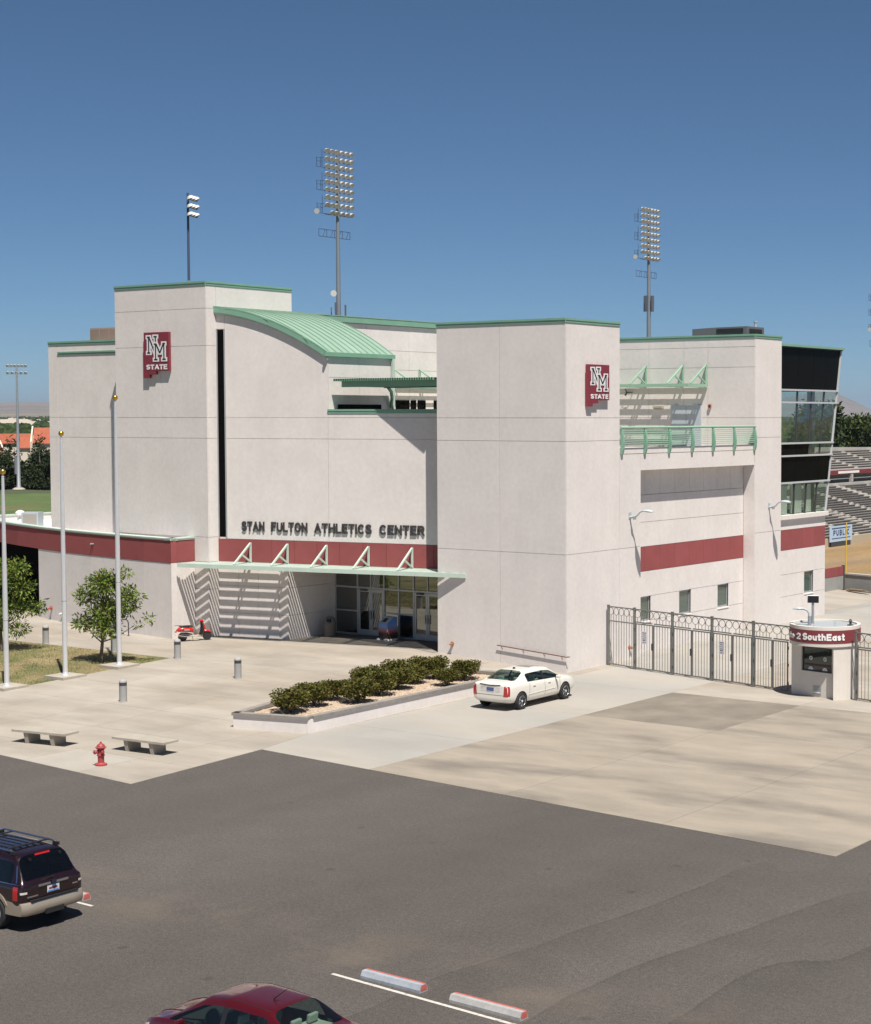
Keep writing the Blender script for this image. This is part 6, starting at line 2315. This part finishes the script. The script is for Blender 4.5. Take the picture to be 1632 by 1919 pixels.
def patch(bvh, quad, m, name, par, off=.006, axis='x', side=-1, n=5):
    """Curved panel laid on the body inside a quad of (u, v) points."""
    vs, fs = [], []
    q = [Vector((a, b2, 0)) for a, b2 in quad]
    for j in range(n + 1):
        for i in range(n + 1):
            u, v = i / n, j / n
            p = (q[0] * (1 - u) + q[1] * u) * (1 - v) + (q[3] * (1 - u) + q[2] * u) * v
            if axis == 'x':
                o, d = Vector((4.0 * side, p.x, p.y)), Vector((-side, 0, 0))
            elif axis == 'y':
                o, d = Vector((p.x, 3.0 * side, p.y)), Vector((0, -side, 0))
            else:
                o, d = Vector((p.x, p.y, 4)), Vector((0, 0, -1))
            h = bvh.ray_cast(o, d)
            if h[0] is None:
                return None
            nr = h[1] if h[1].dot(d) < 0 else -h[1]
            vs.append(h[0] + nr * off)
    base = len(vs)
    for j in range(n):
        for i in range(n):
            a = j * (n + 1) + i
            fs.append((a, a + 1, a + n + 2, a + n + 1))
    return MB().add(vs, fs).build(name, m, par, smooth=True)
def wheel(root, x, y, r, w, m=RIM, spokes=7):
    s = 1 if y > 0 else -1
    e = bpy.data.objects.new('wheel', MB().lathe([(r * .62, -w / 2), (r * .93, -w / 2), (r, -w / 2 + .03), (r, w / 2 - .03), (r * .93, w / 2), (r * .62, w / 2), (r * .62, -w / 2 + .001)], 28, axis='y').mesh('wheel', TYRE, smooth=True))
    COL.objects.link(e)
    e.parent = root
    e.location = (x, y, r)
    mb = MB()
    mb.lathe([(r * .63, w / 2 - .005), (r * .60, w / 2 + .004), (r * .56, w / 2 - .015), (r * .54, -w / 4)], 28, axis='y')
    if s < 0:
        mb.v = [(v[0], -v[1], v[2]) for v in mb.v]
    mb.build('rim', m, e, smooth=True)
    for i in range(spokes):
        a = 2 * math.pi * i / spokes
        mb = MB()
        c, sn = math.cos(a), math.sin(a)
        mb.obox((c * r * .32, s * (w / 2 - .018), sn * r * .32), (c * r * .27, 0, sn * r * .27), (-sn * r * .065, 0, c * r * .065), (0, .018, 0))
        mb.build('spoke', m, e)
    mb = MB()
    mb.lathe([(r * .13, w / 2 - .03), (r * .13, w / 2 + .004), (r * .05, w / 2 + .012)], 12, axis='y')
    if s < 0:
        mb.v = [(v[0], -v[1], v[2]) for v in mb.v]
    mb.build('hub_cap', m, e)
    mb = MB()
    mb.lathe([(.02, -w * .25), (r * .53, -w * .25)], 16, axis='y')
    if s < 0:
        mb.v = [(v[0], -v[1], v[2]) for v in mb.v]
    mb.build('brake_disc', DKMET, e)
    return e
def mirror(root, x, y, z, m, s):
    mb = MB()
    mb.obox((x, y + s * .11, z + .05), (.05, 0, 0), (0, .09, 0), (0, 0, .062))
    o = mb.build('mirror', m, root)
    bv = o.modifiers.new('b', 'BEVEL')
    bv.width, bv.segments = .03, 2
    MB().bar((x + .02, y - s * .04, z), (x + .01, y + s * .05, z + .03), .05, .03).build('mirror_stalk', TRIM, o)
def seats(root, rows, m, headz, w=.5):
    for x, ys in rows:
        for y in ys:
            mb = MB()
            mb.obox((x, y, .42), (.24, 0, 0), (0, w / 2, 0), (0, 0, .08))
            mb.obox((x - .26, y, .70), (.07, 0, .02), (0, w / 2 * .95, 0), (-.07, 0, .27))
            s = mb.build('seat', m, root)
            hb = MB()
            hb.obox((x - .36, y, headz), (.045, 0, 0), (0, .12, 0), (-.01, 0, .085))
            h = hb.build('headrest', m, s)
            bv = h.modifiers.new('b', 'BEVEL')
            bv.width, bv.segments = .03, 2

def a_pillars(root, st, i, m, r=.03):
    """Painted tubes along the windscreen edges."""
    (xa, _, _, _, _, wa, za), (xb, _, _, _, _, wb, zb_) = st[i], st[i + 1]
    for s in (-1, 1):
        MB().path([(xa - .08, s * wa * .97, za - .045), (xa * .6 + xb * .4, s * (wa * .58 + wb * .42), za * .62 + zb_ * .38 - .04), (xb - .05, s * wb * .98, zb_ - .05)], [r, r, r], n=8).build('windscreen_pillar', m, root, smooth=True)
# --- white sedan: nose towards the gate
pw = paint('pearl_white_paint', (.70, .67, .60), .0, .3)
t = thing('white_sedan', 'clean white four-door sedan parked beside the planter, tail towards the lot', 'car', (3.0, -7.05, G(3, -7)), R(90.5), scale=1.02)
ST = [(-2.42, .42, .76, .90, .72, .66, .98), (-2.38, .34, .855, .97, .79, .73, 1.055), (-2.15, .26, .885, .995, .81, .74, 1.085), (-1.72, .22, .895, 1.0, .82, .70, 1.095),
      (-.98, .20, .895, .985, .83, .58, 1.425), (-.86, .20, .895, .98, .83, .60, 1.44), (.02, .20, .895, .955, .83, .61, 1.46), (.12, .20, .895, .95, .83, .61, 1.458), (.62, .20, .89, .935, .82, .575, 1.40),
      (1.28, .20, .885, .92, .81, .70, .985), (1.75, .22, .875, .875, .79, .68, .935), (2.15, .25, .82, .80, .72, .60, .85), (2.36, .34, .68, .68, .58, .48, .72), (2.42, .42, .52, .60, .46, .40, .64)]
ST = [((x if x > -1.46 else -1.46 + (x + 1.46) * .84), *r_[:5], r_[5] - (.035 if r_[5] > 1.3 else 0)) for x, *r_ in ST]
bvh, made = car_body('sedan', ST, [6], [4, 5, 7, 8], 8, 3, [(-1.46, .80), (-1.46, -.80), (1.44, .80), (1.44, -.80)], .325, pw, t, CARG)
for x in (-1.46, 1.44):
    for y in (.80, -.80):
        wheel(t, x, y, .325, .22)
MB().box((-1.6, -.70, .24), (1.2, .70, .30)).build('floor_pan', CABIN, t)
MB().box((-1.62, -.66, .88), (-1.02, .66, .93)).build('parcel_shelf', SEATL, t)
MB().box((.75, -.68, .78), (1.2, .68, .90)).build('dashboard', CABIN, t)
seats(t, ((.25, (-.36, .36)), (-.72, (-.36, .36))), SEATL, 1.05)
MB().box((-1.35, -.05, .94), (-1.33, .25, 1.08)).build('window_card', mat('green_card', (.25, .55, .42), .6), t)
mirror(t, .80, .88, .93, pw, 1)
mirror(t, .80, -.88, .93, pw, -1)
for s in (-1, 1):
    patch(bvh, [(s * .815, .56), (s * .62, .56), (s * .66, .955), (s * .775, .965)], TAIL, 'tail_light', t, axis='x', side=-1)
    patch(bvh, [(-2.245, .58), (-2.16, .58), (-2.14, .95), (-2.22, .95)], TAIL, 'tail_light', t, axis='y', side=s)
    for x0 in (-.92, .07, 1.08):
        ribbon(bvh, [(x0 + (.0 if x0 > -.5 else -.10 * (1 - i / 6) ** 2), .28 + .11 * i) for i in range(7)], .012, TRIM, 'door_seam', t, side=s)
    ribbon(bvh, [(-1.0 + i * .3, .52 + i * .006) for i in range(7)], .022, pw, 'side_moulding', t, off=.012, side=s)
    for x0 in (-.72, .28):
        ribbon(bvh, [(x0 + i * .055, .82) for i in range(4)], .03, pw, 'door_handle', t, off=.03, side=s)
    patch(bvh, [(s * .45, .50), (s * .62, .52), (s * .62, .74), (s * .45, .70)], TAILC, 'headlight', t, axis='x', side=1)
pl_ = patch(bvh, [(-.46, .72), (.46, .72), (.44, .90), (-.44, .90)], CHROME, 'plate_recess', t, off=.004, axis='x', side=-1)
patch(bvh, [(-.16, .74), (.16, .74), (.16, .88), (-.16, .88)], mat('plate_blue', (.07, .10, .26), .5), 'licence_plate', t, off=.016, axis='x', side=-1)
ribbon(bvh, [(-.48 + i * .12, .985 - .03 * (1 - abs(i - 4) / 4)) for i in range(9)], .03, TRIM, 'boot_trim', t, off=.012, axis='x', side=-1)
ribbon(bvh, [(-.80 + i * .2, .60) for i in range(9)], .012, TRIM, 'bumper_seam', t, axis='x', side=-1)
patch(bvh, [(-.25, -.32), (.55, -.32), (.55, .32), (-.25, .32)], mat('sunroof_glass', (.03, .03, .032), .08, coat=1), 'sunroof', t, off=.004, axis='z')
MB().lathe([(.06, 0), (.05, .03), (.01, .06)], 8, (-.75, 0, 1.41)).build('antenna', TRIM, t)

# --- red sedan at the bottom edge
pr = paint('candy_red_paint', (.085, .003, .005), .25, .28)
t = thing('red_sedan', 'dark red sedan with pale seats cut off by the bottom edge', 'car', (22.05, -40.62, 0), R(180), scale=.955)
ST = [(-2.22, .44, .60, .82, .58, .52, .90), (-2.18, .36, .76, .95, .70, .64, 1.02), (-1.95, .24, .84, 1.0, .76, .68, 1.08), (-1.62, .20, .855, 1.0, .78, .66, 1.10),
      (-.98, .19, .855, .98, .79, .55, 1.435), (-.84, .19, .855, .975, .79, .56, 1.455), (.02, .19, .855, .95, .79, .575, 1.485), (.11, .19, .855, .945, .79, .575, 1.482), (.62, .19, .85, .93, .785, .545, 1.41),
      (1.40, .19, .845, .915, .77, .66, .97), (1.78, .21, .83, .86, .74, .62, .915), (2.08, .25, .77, .77, .66, .54, .81), (2.24, .34, .62, .66, .53, .44, .69), (2.29, .42, .50, .58, .44, .36, .61)]
bvh, made = car_body('red_sedan', ST, [6], [4, 5, 7, 8], 8, 3, [(-1.33, .76), (-1.33, -.76), (1.30, .76), (1.30, -.76)], .31, pr, t, CARG)
for x in (-1.33, 1.30):
    for y in (.76, -.76):
        wheel(t, x, y, .31, .2)
MB().box((-1.5, -.66, .22), (1.2, .66, .28)).build('floor_pan', CABIN, t)
MB().box((-1.58, -.64, .90), (-1.02, .64, .95)).build('parcel_shelf', SEATL, t)
MB().box((.85, -.64, .78), (1.3, .64, .90)).build('dashboard', CABIN, t)
seats(t, ((.28, (-.35, .35)),), SEATL, 1.08)
seats(t, ((-.66, (-.42, .0, .42)),), SEATL, 1.06, .42)
MB().lathe([(.17, -.015), (.19, 0), (.17, .015), (.155, 0), (.17, -.015)], 18, (.72, .36, .92), axis='x').build('steering_wheel', TRIM, t)
mirror(t, .92, .84, .93, pr, 1)
mirror(t, .92, -.84, .93, pr, -1)
for s in (-1, 1):
    patch(bvh, [(s * .80, .62), (s * .55, .62), (s * .60, .92), (s * .80, .94)], TAIL, 'tail_light', t, axis='x', side=-1)
    patch(bvh, [(1.88, .56), (2.12, .54), (2.12, .68), (1.92, .74)], TAILC, 'headlight', t, axis='y', side=s)
    patch(bvh, [(1.90, .50), (2.10, .48), (2.10, .535), (1.90, .555)], mat('amber_lens', (.5, .14, .02), .2), 'indicator', t, axis='y', side=s)
    for x0 in (-.90, .06, 1.12):
        ribbon(bvh, [(x0, .26 + .11 * i) for i in range(7)], .012, TRIM, 'door_seam', t, side=s)
    for x0 in (-.72, .25):
        ribbon(bvh, [(x0 + i * .055, .80) for i in range(4)], .03, pr, 'door_handle', t, off=.03, side=s)
    ribbon(bvh, [(-.92 + i * .2, s * .50) for i in range(8)], .018, TRIM, 'roof_seam', t, axis='z', off=.003)
ribbon(bvh, [(1.30, -.6 + i * .15) for i in range(9)], .05, TRIM, 'wiper_cowl', t, axis='z', off=.006)
for s in (-1, 1):
    ribbon(bvh, [(1.38 + i * .14, s * (.42 - i * .02)) for i in range(6)], .02, pr, 'bonnet_crease', t, axis='z', off=.012)
MB().path([(-.72, .12, 1.44), (-.60, .12, 1.47), (-.95, .14, 1.72)], [.02, .012, .004], n=6).build('antenna', TRIM, t)
MB().box((-1.45, -.22, .952), (-1.25, .0, .962)).build('shelf_slot', TRIM, t)

# --- dark SUV with tan lower trim
ps = paint('dark_maroon_paint', (.011, .0025, .0035), .0, .25)
TAN = mat('tan_metallic_trim', (.42, .36, .28), .35, metal=.5, coat=.5)
t = thing('dark_suv', 'dark maroon SUV with tan bumper and roof rack at the picture edge', 'car', (9.88, -36.98, 0), R(180), scale=.955)
ST = [(-2.34, .52, .74, 1.02, .72, .66, 1.06), (-2.31, .44, .86, 1.07, .82, .74, 1.12), (-2.24, .38, .90, 1.09, .84, .74, 1.17), (-1.93, .36, .905, 1.09, .85, .66, 1.70), (-1.80, .35, .905, 1.09, .85, .665, 1.745),
      (-1.15, .34, .905, 1.085, .85, .67, 1.765), (-1.05, .34, .905, 1.085, .85, .67, 1.766), (-.12, .34, .905, 1.08, .85, .675, 1.77), (-.02, .34, .905, 1.08, .85, .675, 1.77), (.55, .34, .90, 1.07, .845, .65, 1.72),
      (1.20, .34, .90, 1.06, .83, .74, 1.10), (1.75, .36, .88, 1.02, .80, .70, 1.06), (2.2, .40, .82, .94, .74, .62, .98), (2.36, .48, .70, .82, .62, .50, .86)]
bvh, made = car_body('suv', ST, [5, 7], [3, 4, 6, 8, 9], 9, 2, [(-1.40, .80), (-1.40, -.80), (1.46, .80), (1.46, -.80)], .375, ps, t, CARGD, CARGD)
for x in (-1.40, 1.46):
    for y in (.80, -.80):
        wheel(t, x, y, .375, .25, spokes=5)
MB().box((-1.7, -.70, .40), (1.2, .70, .46)).build('floor_pan', CABIN, t)
seats(t, ((.25, (-.38, .38)), (-.75, (-.38, .38))), SEATG, 1.25)
for s in (-1, 1):
    patch(bvh, [(s * .885, .76), (s * .70, .76), (s * .72, 1.10), (s * .88, 1.12)], TAIL, 'tail_light', t, axis='x', side=-1)
    patch(bvh, [(s * .86, .90), (s * .72, .90), (s * .72, .95), (s * .86, .95)], TAILC, 'reverse_light', t, off=.012, axis='x', side=-1)
    patch(bvh, [(-2.22, .76), (-2.06, .74), (-2.04, 1.06), (-2.20, 1.06)], TAIL, 'tail_light', t, axis='y', side=s)
    for x0 in (-1.10, -.05, 1.05):
        ribbon(bvh, [(x0, .42 + .11 * i) for i in range(7)], .012, TRIM, 'door_seam', t, side=s)
    ribbon(bvh, [(-2.2 + i * .3, 1.105) for i in range(12)], .012, CHROME, 'belt_moulding', t, off=.008, side=s)
    MB().path([(-1.75, s * .60, 1.74), (-1.6, s * .60, 1.79), (.2, s * .60, 1.815), (.4, s * .60, 1.76)], .021, n=8).build('roof_rail', CHROME if True else TRIM, t)
    for x0 in (-1.72, .33):
        MB().box((x0 - .09, s * .60 - .03, 1.70), (x0 + .09, s * .60 + .03, 1.775)).build('rail_foot', TRIM, t)
    arch = [(math.cos(R(a)) * .47 - 1.40, math.sin(R(a)) * .47 + .375) for a in range(-2, 183, 14)]
    ribbon(bvh, arch, .085, TAN, 'arch_trim', t, off=.018, side=s)
    arch = [(math.cos(R(a)) * .47 + 1.46, math.sin(R(a)) * .47 + .375) for a in range(-2, 183, 14)]
    ribbon(bvh, arch, .085, TAN, 'arch_trim', t, off=.018, side=s)
    patch(bvh, [(-.9, .40), (.95, .40), (.95, .54), (-.9, .54)], TAN, 'rocker_trim', t, off=.012, axis='y', side=s)
for x0 in (-1.45, -.1):
    MB().box((x0 - .03, -.60, 1.785), (x0 + .03, .60, 1.81)).build('rack_bar', TRIM, t)
for k_ in range(5):
    ribbon(bvh, [(-1.55 + i * .22, -.36 + k_ * .18) for i in range(9)], .025, TRIM, 'roof_rib', t, axis='z', off=.012)
bmp = MB()
sec = [(-2.40, .40), (-2.44, .46), (-2.45, .60), (-2.40, .70), (-2.20, .71), (-2.20, .40)]
prof = [(-.90, .42), (-.87, .12), (-.78, .03), (-.5, 0), (.5, 0), (.78, .03), (.87, .12), (.90, .42)]
vs, fs = [], []
for y, dx in prof:
    for x, z in sec:
        vs.append((x + dx, y, z))
for i in range(len(prof) - 1):
    for j in range(6):
        fs.append((i * 6 + j, i * 6 + (j + 1) % 6, (i + 1) * 6 + (j + 1) % 6, (i + 1) * 6 + j))
fs += [tuple(range(6)), tuple(range(42, 48))]
bmp.add(vs, fs)
bo = bmp.build('bumper', TAN, t, smooth=True)
MB().box((-2.43, -.66, .708), (-2.22, .66, .735)).build('bumper_step', TRIM, bo)
MB().box((-2.46, -.22, .36), (-2.2, .28, .48)).build('tow_hitch', BLACK, bo)
ribbon(bvh, [(-.42 + i * .12, 1.035) for i in range(8)], .055, CHROME, 'tailgate_bar', t, off=.03, axis='x', side=-1)
MB().lathe([(.06, -.015), (.06, .0)], 18, (0, 0, 0), axis='x').build('badge', mat('badge_navy', (.015, .02, .05), .3), t).location = (-2.39, 0, 1.045)
patch(bvh, [(-.17, .82), (.17, .82), (.17, .985), (-.17, .985)], mat('plate_white', (.55, .57, .62), .5), 'licence_plate', t, off=.014, axis='x', side=-1)
patch(bvh, [(-.15, .825), (.15, .825), (.15, .86), (-.15, .86)], mat('plate_sky', (.10, .22, .50), .5), 'plate_stripe', t, off=.018, axis='x', side=-1)
patch(bvh, [(-.12, .885), (.12, .885), (.12, .93), (-.12, .93)], mat('plate_ink', (.20, .06, .05), .5), 'plate_characters', t, off=.018, axis='x', side=-1)
for y0, y1, z in ((.42, .72, .80), (-.70, -.55, .86)):
    patch(bvh, [(y0, z), (y1, z), (y1, z + .035), (y0, z + .035)], CHROME, 'name_badge', t, off=.008, axis='x', side=-1)
ribbon(bvh, [(-.22 + i * .06, 1.665 - .01) for i in range(8)], .045, TAIL, 'brake_lamp', t, off=.012, axis='x', side=-1)
MB().bar((-2.31, -.05, 1.16), (-2.28, .30, 1.12), .02, .02).build('wiper', TRIM, t)
for s in (-1, 1):
    mirror(t, .85, s * .9, 1.08, ps, s)
    MB().box((-2.11, s * .42 - .015, 1.58), (-2.03, s * .42 + .015, 1.63)).build('glass_hinge', TRIM, t)
# rear pillars in black trim
for s in (-1, 1):
    ribbon(bvh, [(-2.10, 1.14), (-2.06, 1.25), (-2.02, 1.36), (-1.98, 1.5)], .03, CHROME, 'pillar_trim', t, off=.004, side=s)

# --- red scooter
RED = paint('scooter_red_paint', (.48, .012, .012), 0, .25)
t = thing('red_scooter', 'shiny red motor scooter parked against the slat-shadowed wall', 'scooter', (-19.75, -3.35, G(-20, -3.4)), R(62), scale=.98)
def scw(x, r=.225):
    o = MB().lathe([(r * .6, -.045), (r * .92, -.045), (r, -.02), (r, .02), (r * .92, .045), (r * .6, .045), (r * .6, -.044)], 22, (0, 0, 0), axis='y').build('wheel', TYRE, t, smooth=True)
    o.location = (x, 0, r)
    MB().lathe([(.02, -.03), (r * .61, -.03), (r * .61, .03), (.02, .03)], 20, axis='y').build('rim', RIM, o, smooth=True)
scw(.62)
scw(-.60)
def loft(secs, nm, m, par, nseg=12):
    """secs: (x, zc, half width, half height)."""
    vs, fs = [], []
    for x, zc, hw, hh in secs:
        for i in range(nseg):
            a = 2 * math.pi * i / nseg
            vs.append((x, math.cos(a) * hw, zc + math.sin(a) * hh))
    for k in range(len(secs) - 1):
        for i in range(nseg):
            fs.append((k * nseg + i, k * nseg + (i + 1) % nseg, (k + 1) * nseg + (i + 1) % nseg, (k + 1) * nseg + i))
    fs += [tuple(range(nseg)), tuple(range((len(secs) - 1) * nseg, len(secs) * nseg))]
    return MB().add(vs, fs).build(nm, m, par, smooth=True)
loft([(-.92, .56, .04, .03), (-.82, .58, .12, .10), (-.60, .60, .16, .13), (-.35, .58, .165, .13), (-.14, .54, .14, .13), (-.08, .50, .10, .10)], 'rear_body', RED, t)
loft([(-.78, .73, .05, .02), (-.68, .755, .11, .035), (-.4, .75, .13, .045), (-.18, .74, .12, .05), (-.1, .72, .06, .03)], 'seat', BLACK, t)
loft([(-.30, .27, .10, .05), (-.10, .26, .17, .03), (.10, .26, .18, .03), (.28, .27, .15, .03)], 'footboard', mat('cream_board', (.40, .33, .22), .7), t)
loft([(-.70, .36, .07, .09), (-.4, .34, .09, .10), (-.12, .30, .07, .06)], 'engine', DKMET, t)
mb = MB()
mb.path([(.26, 0, .27), (.34, 0, .42), (.385, 0, .60), (.37, 0, .78), (.32, 0, .93)], [.07, .09, .10, .08, .05], n=10)
mb.v = [(v[0], v[1] * 1.9, v[2]) for v in mb.v]
mb.build('leg_shield', TRIM, t, smooth=True)
mb = MB()
mb.path([(.34, 0, .34), (.43, 0, .52), (.45, 0, .70), (.40, 0, .90)], [.05, .085, .08, .045], n=10)
mb.v = [(v[0], v[1] * 1.7, v[2]) for v in mb.v]
mb.build('front_cowl', RED, t, smooth=True)
loft([(.40, .42, .06, .05), (.5, .47, .085, .07), (.64, .47, .09, .06), (.78, .42, .08, .05), (.86, .34, .04, .03)], 'front_fender', RED, t)
loft([(.24, .97, .05, .04), (.32, .985, .09, .065), (.42, .97, .07, .06), (.46, .965, .04, .04)], 'headset', RED, t)
MB().lathe([(.05, 0), (.055, .03), (.0, .035)], 12, (.44, 0, .965), axis='x').build('headlamp', TAILC, t)
MB().path([(.27, -.30, .985), (.30, -.12, .98), (.30, .12, .98), (.27, .30, .985)], .018, n=6).build('handlebar', CHROME, t)
for s in (-1, 1):
    MB().tube((.27, s * .22, .985), (.26, s * .34, .985), .024, n=8).build('grip', BLACK, t)
    MB().path([(.29, s * .2, .99), (.26, s * .28, 1.12)], .007, n=5).build('mirror_stem', CHROME, t)
    MB().lathe([(.05, -.006), (.055, 0), (.05, .006)], 10, (.25, s * .29, 1.15), axis='x').build('mirror', CHROME, t)
MB().path([(-.25, -.14, .27), (-.5, -.16, .27), (-.85, -.17, .34)], [.03, .05, .055], n=8).build('muffler', CHROME, t, smooth=True)
MB().path([(-.62, -.09, .79), (-.85, -.07, .80), (-1.0, 0, .80), (-.85, .07, .80), (-.62, .09, .79)], .014, n=6).build('rear_rack', CHROME, t)
MB().box((-.98, -.05, .46), (-.90, .05, .52)).build('tail_light', TAIL, t)
MB().obox((-.96, 0, .36), (.004, 0, .01), (0, .07, 0), (-.03, 0, .06)).build('number_plate', WHITE, t)
MB().path([(-.15, -.1, .24), (-.12, -.2, .02)], .014, n=6).build('side_stand', DKMET, t)
MB().tube((.50, 0, .62), (.62, 0, .225), .03, n=8).build('fork', DKMET, t)
MB().obox((-.42, -.155, .58), (.13, 0, .0), (0, .008, 0), (0, 0, .035)).build('chrome_flash', CHROME, t)
